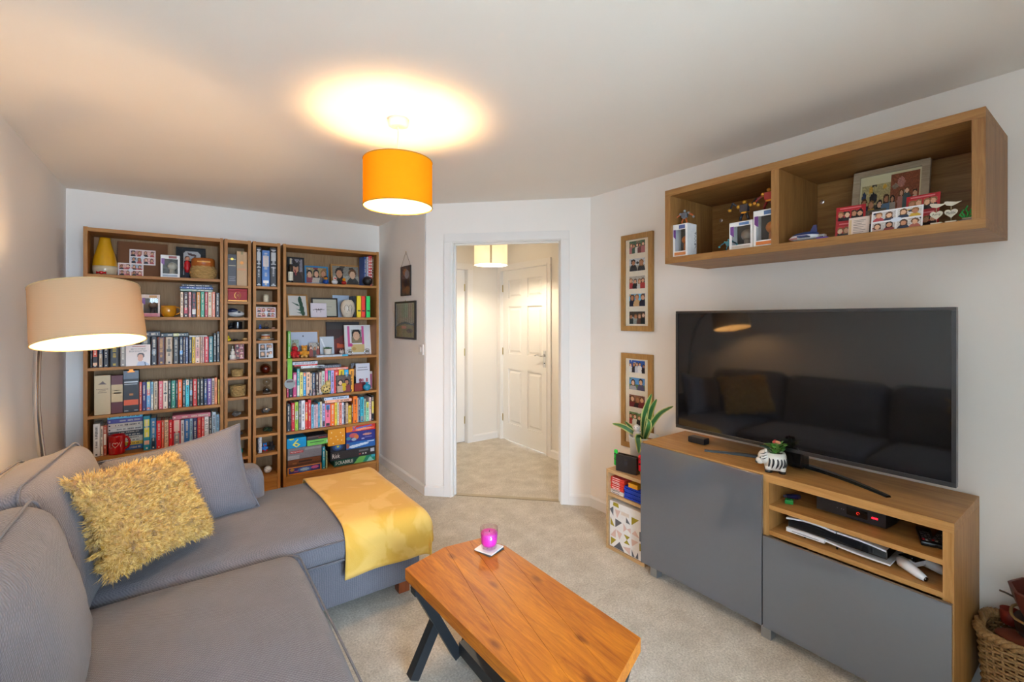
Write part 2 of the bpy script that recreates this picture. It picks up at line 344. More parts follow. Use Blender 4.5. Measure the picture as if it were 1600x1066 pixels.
# rear wall with the patio door the daylight comes through (behind the camera)
PX0, PX1, PZ = -0.56, 1.08, 2.12
S('wall_rear', MB().box(XL, PX0, YR-.1, YR, 0, CH).box(PX1, XN, YR-.1, YR, 0, CH).box(PX0, PX1, YR-.1, YR, PZ, CH), M_WALL)
w1 = struct(link('window_1', None, None, ((PX0+PX1)/2, YR-.05, 0)))
pw = (PX1-PX0)/2; M_UPVC = mat('f4f4f2', .3)
MB().box(-pw, pw, -.03, .03, 0, .06).box(-pw, pw, -.03, .03, PZ-.06, PZ).box(-pw, -pw+.06, -.03, .03, .06, PZ-.06).box(pw-.06, pw, -.03, .03, .06, PZ-.06).box(-.05, .05, -.03, .03, .06, PZ-.06).build('frame', M_UPVC, w1)
for k in (-1, 1): MB().box(min(k*.05,k*(pw-.06)), max(k*.05,k*(pw-.06)), -.003, .003, .06, PZ-.06).build('pane', glass_mat('f4faff'), w1)
S('floor_sky_block', MB().box(-9, 10, -14, YR-.1, -.16, -.06), mat('8a877f', .9, var=.2, scale=6))  # unseen ground added outside to cut the sky light reaching the ceiling
# ------------------------------------------------------------------ the hall behind the doorway
hd0, hd1, hdh = 3.70, 4.55, 2.03            # hall door opening along y in the wall x = HX
S('wall_hall_right', MB().box(HX, HX+.1, 1.7, hd0-.02, 0, CH).box(HX, HX+.1, hd1+.02, HY+.1, 0, CH).box(HX, HX+.1, hd0-.02, hd1+.02, hdh+.02, CH), M_HALL)
ho0, ho1 = 1.93, 2.70
S('wall_hall_far', MB().box(XA+.09, ho0-.02, HY, HY+.1, 0, CH).box(ho1+.02, HX, HY, HY+.1, 0, CH).box(ho0-.02, ho1+.02, HY, HY+.1, hdh+.02, CH), M_HALL)
S('wall_hall_end', MB().box(XR+.09, HX, 1.6, 1.7, 0, CH), M_HALL)
MH = Matrix.Translation((HX, hd1, 0)) @ Matrix.Rotation(radians(-90), 4, 'Z')     # local x runs towards -y, local y = +x
architrave('trim_4', 0.0, hd1-hd0, hdh, .072, MH)
MF = Matrix.Translation((0, HY, 0)); architrave('trim_5', ho0, ho1, hdh, .072, MF)
S('trim_6', MB().box(-.02, 0, 0, .1, 0, hdh+.02, MH).box(hd1-hd0, hd1-hd0+.02, 0, .1, 0, hdh+.02, MH).box(0, hd1-hd0, 0, .1, hdh, hdh+.02, MH), M_TRIM)
S('trim_7', MB().box(ho0-.02, ho0, 0, .1, 0, hdh+.02, MF).box(ho1, ho1+.02, 0, .1, 0, hdh+.02, MF).box(ho0, ho1, 0, .1, hdh, hdh+.02, MF), M_TRIM)
baseboard('baseboard_hall_far', (ho1+.07, HY), (HX, HY), -1)
baseboard('baseboard_hall_right', (HX, hd0-.07), (HX, 1.7), -1)
M_DOORP = paint('door_paint', 'f0ede8', 0.03, 0.4); M_CHROME = mat('d8d8d8', .18, metal=1.0, var=.03); M_BRASS = mat('b9a36c', .3, metal=1.0, var=.05)
def panel_door(name, w, h, M, handle=True, hinge_right=False):
    """six panel door leaf, local x across, front face at y=0 looking to -y"""
    o = struct(link(name, None)); o.matrix_world = M
    MB().box(0, w, 0.016, .040, .006, h).build('leaf_core', M_DOORP, o)
    st, mid = .105*w/.8, .10*w/.8; pw_ = (w-2*st-mid)/2; rails = [(.006,.21),(.86,1.04),(1.60,1.70),(h-.115,h)]
    mb = MB().box(0, st, 0, .017, .006, h).box(w-st, w, 0, .017, .006, h)
    for a, b in rails: mb.box(st, w-st, 0, .017, a, b)
    for (a, b) in ((.21,.86),(1.04,1.60),(1.70,h-.115)): mb.box(st+pw_, st+pw_+mid, 0, .017, a, b)
    mb.build('door_frame', M_DOORP, o)
    for i in (0, 1):
        x0 = st+i*(pw_+mid)
        for (a, b) in ((.21,.86),(1.04,1.60),(1.70,h-.115)):
            x1 = x0+pw_; g = .022; s = .045
            vs = [(x0+g,.0158,a+g),(x1-g,.0158,a+g),(x1-g,.0158,b-g),(x0+g,.0158,b-g),(x0+s,.003,a+s),(x1-s,.003,a+s),(x1-s,.003,b-s),(x0+s,.003,b-s)]
            MB().add(vs, [(4,5,6,7),(0,1,5,4),(1,2,6,5),(2,3,7,6),(3,0,4,7)]).build('panel', M_DOORP, o)
    if handle:
        hx_ = w-.06
        hpl = MB().box(hx_-.02, hx_+.02, -.008, 0, .93, 1.11, b=.006).build('handle_plate', M_CHROME, o)
        MB().tube([(hx_,-.004,1.055),(hx_,-.045,1.055),(hx_-.012,-.052,1.055),(hx_-.07,-.052,1.062),(hx_-.115,-.05,1.052)], [.009,.009,.010,.009,.006], 10).build('handle', M_CHROME, hpl, smooth=True)
        MB().lathe([(.006,0),(.006,.004)], 10, Matrix.Translation((hx_,-.008,.975)) @ Matrix.Rotation(radians(90),4,'X')).build('keyhole', mat('3a3a3a'), hpl)
    xh = w-.002 if hinge_right else .002
    for z in (.22, 1.02, 1.78): MB().tube([(xh,-.006,z),(xh,-.006,z+.085)], .006, 8).build('hinge', M_BRASS, o)
    return o
d1 = panel_door('door_1', hd1-hd0, hdh, MH @ Matrix.Translation((0,.02,0)))
d2 = panel_door('door_2', ho1-ho0-.01, hdh, Matrix.Translation((ho1-.004, HY+.05, 0)) @ Matrix.Rotation(radians(-7),4,'Z') @ Matrix.Translation((-(ho1-ho0-.01),0,0)), handle=False, hinge_right=True)
# a shut-off space behind the ajar hall door
S('wall_hall_beyond', MB().box(ho0-.1, ho1+.1, 5.4, 5.5, 0, CH).box(ho0-.2, ho0-.1, HY+.1, 5.5, 0, CH).box(ho1+.1, ho1+.2, HY+.1, 5.5, 0, CH), M_HALL)
# ------------------------------------------------------------------ lamps
def lamp_cloth(name, c_out, transl, c_tr=None):
    m = bpy.data.materials.new(name); m.use_nodes = True; N = m.node_tree.nodes; L = m.node_tree.links; N.clear()
    o = N.new('ShaderNodeOutputMaterial'); d = N.new('ShaderNodeBsdfDiffuse'); t = N.new('ShaderNodeBsdfTranslucent'); mx = N.new('ShaderNodeMixShader')
    tc = N.new('ShaderNodeTexCoord'); w = N.new('ShaderNodeTexWave'); w.inputs['Scale'].default_value = 90; w.inputs['Distortion'].default_value = 1.5; w.bands_direction = 'Z'
    L.new(tc.outputs['Object'], w.inputs['Vector']); cm = N.new('ShaderNodeMix'); cm.data_type = 'RGBA'; k = hx(c_out)
    cm.inputs[6].default_value = tuple(x*.94 for x in k)+(1,); cm.inputs[7].default_value = tuple(min(1,x*1.05) for x in k)+(1,); L.new(w.outputs['Fac'], cm.inputs[0])
    L.new(cm.outputs[2], d.inputs[0]); t.inputs[0].default_value = hx(c_tr or c_out)+(1,); mx.inputs[0].default_value = transl
    L.new(d.outputs[0], mx.inputs[1]); L.new(t.outputs[0], mx.inputs[2]); L.new(mx.outputs[0], o.inputs[0]); return m
def bulb_mat(name, c, e):
    m = bpy.data.materials.new(name); N, L, P = nodes(m); P.inputs['Base Color'].default_value = (.9,.9,.9,1); P.inputs['Emission Color'].default_value = hx(c)+(1,); P.inputs['Emission Strength'].default_value = e; return m
def drum(root, r0, r1, z0, z1, m_out, m_in, M=None, n=48, trim=None):
    """drum shade: outer cloth skin, pale lining just inside, rolled rims"""
    def M_(mb, nm, mm): return mb.build(nm, mm, root, smooth=True)
    out = MB().lathe([(r0,z0),(r1,z1)], n, M, cap=False); o = M_(out, 'shade', m_out)
    MB().lathe([(r1-.0025,z1),(r0-.0025,z0)], n, M, cap=False).build('shade_lining', m_in, o, smooth=True)
    ring = lambda r, z: [((M or Matrix()) @ Vector((r*cos(2*pi*i/n), r*sin(2*pi*i/n), z))) for i in range(n)]
    MB().tube(ring(r0-.001,z0), .003, 6, closed=True).build('shade_rim', trim or m_out, o, smooth=True); MB().tube(ring(r1-.001,z1), .003, 6, closed=True).build('shade_rim', trim or m_out, o, smooth=True); return o
def spider(root, r, z, M, m):
    mb = MB()
    for k in range(3):
        a = 2*pi*k/3+.4; mb.tube([(M or Matrix()) @ Vector((.02*cos(a),.02*sin(a),z)), (M or Matrix()) @ Vector((r*cos(a),r*sin(a),z))], .0018, 6)
    mb.lathe([(.021,z-.004),(.021,z+.004)], 16, M); return mb.build('shade_ring', m, root)
M_WHITEP = mat('f2efe8', .4)
# yellow ceiling pendant
pend = thing('pendant_lamp', 'mustard yellow drum pendant lamp hanging from the living room ceiling', 'ceiling lamp', (.829, 2.067, CH))
MB().lathe([(.030,-.034),(.044,-.030),(.048,-.010),(.050,0)], 28).build('ceiling_rose', M_WHITEP, pend, smooth=True)
MB().tube([(0,0,-.03),(0,0,-.255)], .0035, 8).build('cable', M_WHITEP, pend)
drum(pend, .160, .160, -.415, -.200, lamp_cloth('mustard_cloth', 'dd9c18', .115, 'ffb424'), lamp_cloth('mustard_lining', 'fbe6b0', .30, 'ffcf70'), trim=mat('b9821a'))
spider(pend, .158, -.215, None, M_WHITEP)
lh = MB().lathe([(.018,-.262),(.020,-.24),(.016,-.205)], 16).build('lamp_holder', M_WHITEP, pend, smooth=True)
MB().lathe([(.004,-.372),(.018,-.368),(.029,-.352),(.032,-.336),(.028,-.315),(.018,-.29),(.014,-.265)], 14).build('bulb', bulb_mat('pendant_bulb', 'ffcb8c', PENDANT_W*14), lh, smooth=True)
# hall pendant
hp = thing('pendant_lamp', 'white fabric drum pendant lamp in the hall seen through the doorway', 'ceiling lamp', (2.53, 3.86, CH))
MB().lathe([(.030,-.03),(.048,-.01),(.05,0)], 24).build('ceiling_rose', M_WHITEP, hp, smooth=True)
MB().tube([(0,0,-.03),(0,0,-.25)], .0035, 8).build('cable', M_WHITEP, hp)
drum(hp, .168, .168, -.400, -.185, lamp_cloth('white_cloth', 'f6f2e8', .45, 'fff6e2'), lamp_cloth('white_lining', 'fffaf0', .5))
MB().box(-.009, .009, -.1705, -.168, -.40, -.185, Matrix.Rotation(radians(-33),4,'Z')).build('shade_seam', mat('c9b892'), hp)
spider(hp, .166, -.20, None, M_WHITEP)
lh = MB().lathe([(.018,-.26),(.016,-.2)], 16).build('lamp_holder', M_WHITEP, hp)
MB().lathe([(.004,-.36),(.029,-.345),(.03,-.32),(.014,-.262)], 12).build('bulb', bulb_mat('hall_bulb', 'ffebcc', HALL_W*14), lh, smooth=True)
# arc floor lamp behind the sofa corner
fl = thing('floor_lamp', 'chrome arc floor lamp with beige linen drum shade beside the left bookcase', 'floor lamp', (0,0,0))
MB().lathe([(.13,0),(.135,.006),(.13,.022),(.02,.026)], 40, Matrix.Translation((-.50,3.345,0))).build('base', M_CHROME, fl, smooth=True)
arc = [(-.500,3.345,.02),(-.53,3.345,.35),(-.585,3.335,.70),(-.603,3.31,.98),(-.600,3.29,1.16),(-.585,3.24,1.32),(-.545,3.13,1.47),(-.47,2.94,1.575),(-.39,2.77,1.615),(-.345,2.685,1.61),(-.325,2.65,1.57)]
def spline(P, k=5):
    P = [Vector(p) for p in P]; out = []
    for i in range(len(P)-1):
        p0, p1, p2, p3 = P[max(i-1,0)], P[i], P[i+1], P[min(i+2,len(P)-1)]
        for j in range(k):
            t = j/k; out.append(0.5*((2*p1)+(p2-p0)*t+(2*p0-5*p1+4*p2-p3)*t*t+(3*p1-p0-3*p2+p3)*t**3))
    return out+[P[-1]]
MB().tube(spline(arc), .0150, 14).build('pole', M_CHROME, fl, smooth=True)
SHM = Matrix.Translation((-.325,2.645,1.468)) @ Matrix.Rotation(radians(13.0), 4, Vector((-.9,-.4,0)).normalized())
drum(fl, .186, .180, -.118, .118, lamp_cloth('linen_shade', 'b2987a', .035, 'ffd9a0'), lamp_cloth('linen_lining', 'e6d4ae', .14), SHM, trim=mat('b79d72'))
spider(fl, .178, .095, SHM, M_CHROME)
lh = MB().lathe([(.019,.02),(.021,.06),(.016,.112)], 16, SHM).build('lamp_holder', M_CHROME, fl, smooth=True)
MB().lathe([(.004,-.075),(.02,-.068),(.03,-.045),(.028,-.02),(.015,.02)], 14, SHM).build('bulb', bulb_mat('floor_lamp_bulb', 'ffcb8c', FLOORLAMP_W*14), lh, smooth=True)
# ------------------------------------------------------------------ corner sofa
def weave(name, c1, c2, k=260.0, bump=.8):
    """basket weave upholstery cloth"""
    m = bpy.data.materials.new(name); N, L, P = nodes(m); P.inputs['Roughness'].default_value = .9; P.inputs['Specular IOR Level'].default_value = .15; P.inputs['Sheen Weight'].default_value = .2
    tc = N.new('ShaderNodeTexCoord'); sp = N.new('ShaderNodeSeparateXYZ')
    dn = N.new('ShaderNodeTexNoise'); dn.inputs['Scale'].default_value = 55; L.new(tc.outputs['Object'], dn.inputs['Vector']); dm = N.new('ShaderNodeVectorMath'); dm.operation = 'SCALE'; dm.inputs['Scale'].default_value = .006; L.new(dn.outputs['Color'], dm.inputs[0]); da = N.new('ShaderNodeVectorMath'); da.operation = 'ADD'; L.new(tc.outputs['Object'], da.inputs[0]); L.new(dm.outputs[0], da.inputs[1]); L.new(da.outputs[0], sp.inputs[0])
    def sn(sock, f, off=0):
        a = N.new('ShaderNodeMath'); a.operation = 'MULTIPLY_ADD'; a.inputs[1].default_value = f; a.inputs[2].default_value = off; L.new(sock, a.inputs[0])
        b = N.new('ShaderNodeMath'); b.operation = 'SINE'; L.new(a.outputs[0], b.inputs[0]); return b.outputs[0]
    def op(o, a, b):
        q = N.new('ShaderNodeMath'); q.operation = o; L.new(a, q.inputs[0])
        if isinstance(b, float): q.inputs[1].default_value = b
        else: L.new(b, q.inputs[1])
        return q.outputs[0]
    xz = op('ADD', sp.outputs['X'], sp.outputs['Z']); yz = op('SUBTRACT', sp.outputs['Y'], sp.outputs['Z'])
    w = op('MULTIPLY', sn(xz, k*2.4), sn(yz, k*2.4)); w2 = op('MULTIPLY_ADD', w, .5); w2.node.inputs[2].default_value = .5
    nz = N.new('ShaderNodeTexNoise'); nz.inputs['Scale'].default_value = 9; nz.inputs['Detail'].default_value = 8; nz.inputs['Roughness'].default_value = .75; L.new(tc.outputs['Object'], nz.inputs['Vector'])
    f = op('MULTIPLY_ADD', w2, .55); nn = op('MULTIPLY', nz.outputs['Fac'], .45); L.new(nn, f.node.inputs[2])
    mx = N.new('ShaderNodeMix'); mx.data_type = 'RGBA'; mx.inputs[6].default_value = hx(c2)+(1,); mx.inputs[7].default_value = hx(c1)+(1,); L.new(f, mx.inputs[0]); L.new(mx.outputs[2], P.inputs['Base Color'])
    b = N.new('ShaderNodeBump'); b.inputs['Strength'].default_value = bump; b.inputs['Distance'].default_value = .0015; L.new(w2, b.inputs['Height']); L.new(b.outputs[0], P.inputs['Normal']); return m
M_SOFA = weave('sofa_weave', '84838a', '57565c'); M_PIPE = weave('sofa_piping', '7d7c83', '55545a', 400)
M_FOOT = wood('sofa_foot_wood', 'a5562a', '7c3c1c', 'z')
sofa = thing('corner_sofa', 'large grey woven corner sofa with chaise along the left wall', 'sofa')
def sp_(name, mb, m=M_SOFA): return mb.build(name, m, sofa, smooth=True)
sp_('back_frame', MB().rbox(-.664,-.47,.12,3.13,.055,.70,.045,8))
sp_('arm', MB().rbox(-.60,.375,2.895,3.13,.06,.605,.06,8,crown=(.01,.012,.012)))
sp_('end_arm', MB().rbox(-.60,.36,.12,.36,.06,.60,.06,8,crown=(.01,.012,.012)))
sp_('base', MB().rbox(-.50,.36,.30,2.262,.065,.285,.025,6))
sp_('chaise_base', MB().rbox(-.50,1.035,2.262,3.115,.065,.290,.028,8))
sc1 = sp_('seat_cushion', MB().rbox(-.44,.41,1.225,2.205,.270,.432,.065,12,crown=(.012,.008,.030),wob=.003,seed=1))
sp_('seat_cushion', MB().rbox(-.44,.41,.345,1.222,.270,.432,.065,12,crown=(.012,.008,.030),wob=.003,seed=2))
sc2 = sp_('chaise_cushion', MB().rbox(-.44,1.055,2.212,3.085,.288,.432,.060,14,crown=(.006,.008,.030),wob=.003,seed=3))
def ring_xy(x0, x1, y0, y1, z, r, n=6):
    P = []
    for cx, cy, a0 in ((x1-r,y1-r,0),(x0+r,y1-r,pi/2),(x0+r,y0+r,pi),(x1-r,y0+r,1.5*pi)):
        for k in range(n+1): a = a0+pi/2*k/n; P.append((cx+r*cos(a), cy+r*sin(a), z))
    return P
for (x0,x1,y0,y1,z0,z1), cu_ in zip(((-.44,.418,1.225,2.208,.302,.404),(-.44,1.060,2.205,3.088,.318,.405)), (sc1, sc2)):
    for z_ in (z0, z1): MB().tube(ring_xy(x0,x1,y0,y1,z_,.06), .004, 6, closed=True).build('piping', M_PIPE, cu_, smooth=True)
def back_cushion(y0, y1, lean, seed, top=.905, thick=.25, x=-.225, twist=0.0):
    """plump boxed back cushion standing on the seat, leaning to the wall; local x thickness"""
    M = Matrix.Translation((x, (y0+y1)/2, .405)) @ Matrix.Rotation(radians(twist),4,'Z') @ Matrix.Rotation(radians(-lean), 4, 'Y'); w = (y1-y0)/2; h = top-.405
    o = sp_('back_cushion', MB().rbox(-thick,0,-w,w,0,h,.07,12,crown=(.055,.012,.020),M=M,wob=.007,seed=seed))
    for xx in (-.035, -thick+.035):
        P = [M @ Vector((xx+ (.016 if xx>-.1 else -.016)*0, p[0], p[1])) for p in [(q[0],q[1]) for q in ring_xy(-w-.004,w+.004,-.004,h+.014,0,.085)]]
        MB().tube(P, .0045, 6, closed=True).build('piping', M_PIPE, o, smooth=True)
    return o
back_cushion(2.09,2.84,17,4,top=.92,twist=-4); back_cushion(1.27,2.08,14,5,top=.90); back_cushion(.42,1.25,14,6,top=.90)
for x, y in ((.955,2.325),(.955,3.05),(-.42,3.06),(-.42,.2),(.29,.2)): MB().box(x-.03,x+.03,y-.03,y+.03,0,.072,b=.004).build('foot', M_FOOT, sofa)
# grey scatter cushion leaning on the chaise arm
def pillow(name, w, h, t, M, m, label, cat, pipe=None, n=22, pinch=.10, seed=0):
    """square cushion with pinched corners; local x width, z height, y thickness"""
    o = tag(link(name, None), label, cat); o.matrix_world = M
    rg = random.Random(seed); ph = [rg.uniform(0,6) for _ in range(4)]
    def edge(u, v):
        k = 1-pinch*(1-abs(v)**2)*abs(u)**4; l = 1-pinch*(1-abs(u)**2)*abs(v)**4
        return u*w/2*k, v*h/2*l
    vs = []; fs = []
    for s in (-1, 1):
        for j in range(n+1):
            for i in range(n+1):
                u, v = -1+2*i/n, -1+2*j/n; x, z = edge(u, v)
                b = (max(0,(1-u**4)*(1-v**4)))**.55; wob = 1+.10*sin(4*u+ph[0])*sin(3*v+ph[1])
                vs.append((x, s*t/2*b*wob, z))
    K = (n+1)**2
    for j in range(n):
        for i in range(n):
            a = j*(n+1)+i; fs.append((a,a+1,a+n+2,a+n+1)); fs.append((K+a,K+a+n+1,K+a+n+2,K+a+1))
    MB().add(vs, fs).build('cover', m, o, smooth=True)
    if pipe:
        P = [(-1+2*i/n,-1) for i in range(n)]+[(1,-1+2*i/n) for i in range(n)]+[(1-2*i/n,1) for i in range(n)]+[(-1,1-2*i/n) for i in range(n)]
        MB().tube([(edge(u,v)[0],0,edge(u,v)[1]) for u, v in P], .005, 6, closed=True).build('piping', pipe, o, smooth=True)
    return o, edge
def frame3(c, xdir, zdir):
    x = Vector(xdir).normalized(); z = Vector(zdir); z = (z - x*z.dot(x)).normalized(); y = z.cross(x)
    M = Matrix((x, y, z)).transposed().to_4x4(); M.translation = Vector(c); return M
pillow('cushion', .58, .45, .16, frame3((.005,2.785,.625), (.506,.03,.085), (-.10,.13,.40)), M_SOFA,
    'grey piped scatter cushion leaning behind the shaggy yellow cushion', 'cushion', M_PIPE, seed=3)
# shaggy yellow cushion
def fur_mat():
    m = bpy.data.materials.new('shaggy_yellow'); N, L, P = nodes(m); P.inputs['Roughness'].default_value = .7; P.inputs['Specular IOR Level'].default_value = .25; P.inputs['Sheen Weight'].default_value = .3
    tc = N.new('ShaderNodeTexCoord'); n = N.new('ShaderNodeTexNoise'); n.inputs['Scale'].default_value = 85; n.inputs['Detail'].default_value = 3; L.new(tc.outputs['Object'], n.inputs['Vector'])
    r = N.new('ShaderNodeValToRGB'); r.color_ramp.elements[0].position = .32; r.color_ramp.elements[1].position = .66; r.color_ramp.elements[0].color = hx('b98526')+(1,); r.color_ramp.elements[1].color = hx('f4d484')+(1,)
    L.new(n.outputs['Fac'], r.inputs[0]); L.new(r.outputs[0], P.inputs['Base Color']); return m
M_FUR = fur_mat()
def shaggy(M, w, h, t, label, count, seed):
    o, edge = pillow('shaggy_cushion', w, h, t, M, mat('c8963a', .9, var=.3), label, 'cushion', seed=seed)
    g = random.Random(seed); vs = []; fs = []; per = 9
    for _ in range(count//per):                       # tufts of strands that lie the same way
        u0, v0 = g.uniform(-1,1), g.uniform(-1,1); s = -1 if g.random() < .74 else 1
        fl0 = Vector((g.uniform(-1,1)+u0*.5, 0, g.uniform(-1,1)-.45)); lift = g.uniform(.25,.8); L0 = g.uniform(.026,.052)
        for q in range(per):
            u = max(-1,min(1,u0+g.uniform(-.03,.03))); v = max(-1,min(1,v0+g.uniform(-.03,.03)))
            x, z = edge(u, v); b = (max(0,(1-u**4)*(1-v**4)))**.55; p = Vector((x, s*t/2*b, z))
            nrm = Vector((u**3*.9, s*(.25+b*.6), v**3*.9)).normalized()
            d = (nrm*lift + (fl0+Vector((g.uniform(-.35,.35),0,g.uniform(-.35,.35))))*.6).normalized(); Ln = L0*g.uniform(.75,1.1); wd = g.uniform(.0011,.0021); side = d.cross(nrm)
            side = side.normalized() if side.length > 1e-4 else Vector((1,0,0))
            mid = p + d*Ln*.5 + nrm*.004; tip = p + d*Ln - nrm*.004 + side*g.uniform(-.008,.008); k = len(vs)
            vs += [tuple(p-side*wd), tuple(p+side*wd), tuple(mid-side*wd*.9), tuple(mid+side*wd*.9), tuple(tip)]
            fs += [(k,k+1,k+3,k+2),(k+2,k+3,k+4)]
    f = MB().add(vs, fs).build('fur', M_FUR, o, smooth=True); f['kind'] = 'stuff'; return o
shaggy(frame3((-.128,2.375,.680), (.313,.315,-.03), (-.235,.045,.31)), .43, .38, .13,
    'shaggy mustard yellow cushion lying on the corner of the grey sofa', 42000, 11)
shaggy(Matrix.Translation((-.20,.62,.63)) @ Matrix.Rotation(radians(60),4,'Z') @ Matrix.Rotation(radians(-22),4,'X'), .44, .44, .14,
    'shaggy yellow cushion at the near end of the sofa mirrored in the television', 9000, 12)
# yellow throw over the end of the chaise
def throw_mat():
    m = bpy.data.materials.new('fleece'); N, L, P = nodes(m); P.inputs['Roughness'].default_value = .85; P.inputs['Sheen Weight'].default_value = .2; P.inputs['Sheen Roughness'].default_value = .4; P.inputs['Specular IOR Level'].default_value = .15
    tc = N.new('ShaderNodeTexCoord'); n = N.new('ShaderNodeTexNoise'); n.inputs['Scale'].default_value = 4.5; n.inputs['Detail'].default_value = 3; n.inputs['Distortion'].default_value = 1.2
    n2 = N.new('ShaderNodeTexNoise'); n2.inputs['Scale'].default_value = 320; L.new(tc.outputs['Object'], n.inputs['Vector']); L.new(tc.outputs['Object'], n2.inputs['Vector'])
    r = N.new('ShaderNodeValToRGB'); r.color_ramp.elements[0].position = .47; r.color_ramp.elements[1].position = .55; r.color_ramp.elements[0].color = hx('d9aa4a')+(1,); r.color_ramp.elements[1].color = hx('e2b862')+(1,)
    L.new(n.outputs['Fac'], r.inputs[0]); L.new(r.outputs[0], P.inputs['Base Color'])
    b = N.new('ShaderNodeBump'); b.inputs['Strength'].default_value = .35; b.inputs['Distance'].default_value = .002; L.new(n2.outputs['Fac'], b.inputs['Height']); L.new(b.outputs[0], P.inputs['Normal']); return m
def throw():
    x0, xe, yf, yb, top = .615, 1.068, 2.198, 3.098, .448
    nu, nv = 44, 66; g = random.Random(5); vs = []; fs = []
    hemx, hemf, hemb = .085, .185, .14
    La = (xe-x0)+hemx; Lb = hemf+(yb-yf)+hemb
    def edge(d, r=.075):            # distance past a flat top edge -> (outward, drop) around a rounded edge of radius r
        if d <= 0: return d, 0.0
        q = pi/2*r
        if d < q: return r*sin(d/r), r*(1-cos(d/r))
        return r+.003*sin(9*d), r+(d-q)
    for i in range(nu+1):
        for j in range(nv+1):
            a = La*i/nu; b = Lb*j/nv - hemf; r = .075
            ox, dzx = edge(a-(xe-x0-r)); px = x0+(xe-x0-r)+ox
            if b < (yb-yf)/2: oy, dzy = edge(r-b); py = yf+r-oy
            else: oy, dzy = edge(b-(yb-yf)+r); py = yb-r+oy
            fx = max(0, 1-((2*(px-.31)/1.5))**2); fy = max(0, 1-(2*(py-2.65)/.89)**2)
            dz = max(dzx, dzy) + .45*min(dzx, dzy)
            if dzx > .05 and dzy > .05: px += .012*sin(12*(a+b)); py += .010*cos(14*(a-b))
            z = top + .026*fx*fy - dz + .003*sin(11*a+3*b) + .002*sin(17*b)
            px += .010*sin(5*b+1)*(1-i/nu)*.8
            hem = (1-abs(0)) * 0
            vs.append((px, py - (.006*sin(22*a+1.5) if dzy > .07 and b < .3 else 0), z))
    for i in range(nu):
        for j in range(nv):
            k = i*(nv+1)+j; fs.append((k, k+nv+1, k+nv+2, k+1))
    o = MB().add(vs, fs).build('throw_blanket', throw_mat(), smooth=True)
    sd = o.modifiers.new('thickness', 'SOLIDIFY'); sd.thickness = .009; sd.offset = 1.0
    return tag(o, 'soft yellow fleece throw draped over the end of the chaise', 'blanket')
throw()
# ------------------------------------------------------------------ coffee table
M_PINE = wood('waxed_pine', 'd3831f', '9a5012', 'y', scale=9, rough=.40, stretch=10, knots=True, bump=.25, spec=.35)
M_BLK = mat('1d2226', .45, var=.2)
TP = [(.745,1.782),(.785,.905),(.865,.845),(1.003,.875),(1.200,.948),(1.189,1.695),(1.135,1.822),(.960,1.845)]
def clip_half(poly, nx, ny, d, keep_less=True):
    out = []; n = len(poly)
    for i in range(n):
        p, q = poly[i], poly[(i+1)%n]; a = nx*p[0]+ny*p[1]-d; b = nx*q[0]+ny*q[1]-d
        if not keep_less: a, b = -a, -b
        if a <= 0: out.append(p)
        if (a < 0) != (b < 0) and abs(a-b) > 1e-9: t = a/(a-b); out.append((p[0]+(q[0]-p[0])*t, p[1]+(q[1]-p[1])*t))
    return out
table = thing('coffee_table', 'rustic waxed pine coffee table with angled ends on black crossed legs', 'table', (0,0,0))
cuts = [.30,.577,.695,.813,1.30]
for k in range(4):
    p = clip_half(TP, 1, -.21, cuts[k+1]-.0003); p = clip_half(p, 1, -.21, cuts[k]+.0003, False)
    if len(p) >= 3:
        bm = bmesh.new(); vb = [bm.verts.new((x,y,.377)) for x,y in p]; f = bm.faces.new(vb)
        if f.normal.z > 0: pass
        r = bmesh.ops.extrude_face_region(bm, geom=[f]); bmesh.ops.translate(bm, vec=(0,0,.045), verts=[v for v in r['geom'] if isinstance(v, bmesh.types.BMVert)])
        bmesh.ops.recalc_face_normals(bm, faces=bm.faces[:]); bmesh.ops.bevel(bm, geom=[e for e in bm.edges if all(v.co.z > .40 for v in e.verts)], offset=.0006, segments=1, affect='EDGES')
        me = bpy.data.meshes.new('plank'); bm.to_mesh(me); bm.free(); me.materials.append(M_PINE); link('plank', me, table)
def beam(mb, a, b, w, d):
    a, b = Vector(a), Vector(b); t = (b-a).normalized(); u = Vector((0,1,0)); v = t.cross(u).normalized()
    vs = [tuple(p+v*w*i/2+u*d*j/2) for p in (a,b) for i, j in ((-1,-1),(1,-1),(1,1),(-1,1))]
    return mb.add(vs, [(3,2,1,0),(4,5,6,7),(0,1,5,4),(1,2,6,5),(2,3,7,6),(3,0,4,7)])
for y in (1.715, .985):
    for s in (-1, 1):
        c = .97
        beam(MB(), (c+s*.205,y,.372), (c+s*.02,y,.02), .038, .045).build('leg_brace', M_BLK, table)
        beam(MB(), (c+s*.121,y,.196), (c+s*.222,y,.012), .040, .041).build('leg', M_BLK, table)
    MB().box(.75,1.19,y-.022,y+.022,.345,.377).build('top_rail', M_BLK, table)
MB().box(.948,.992,1.007,1.693,.035,.085).build('stretcher', M_BLK, table)
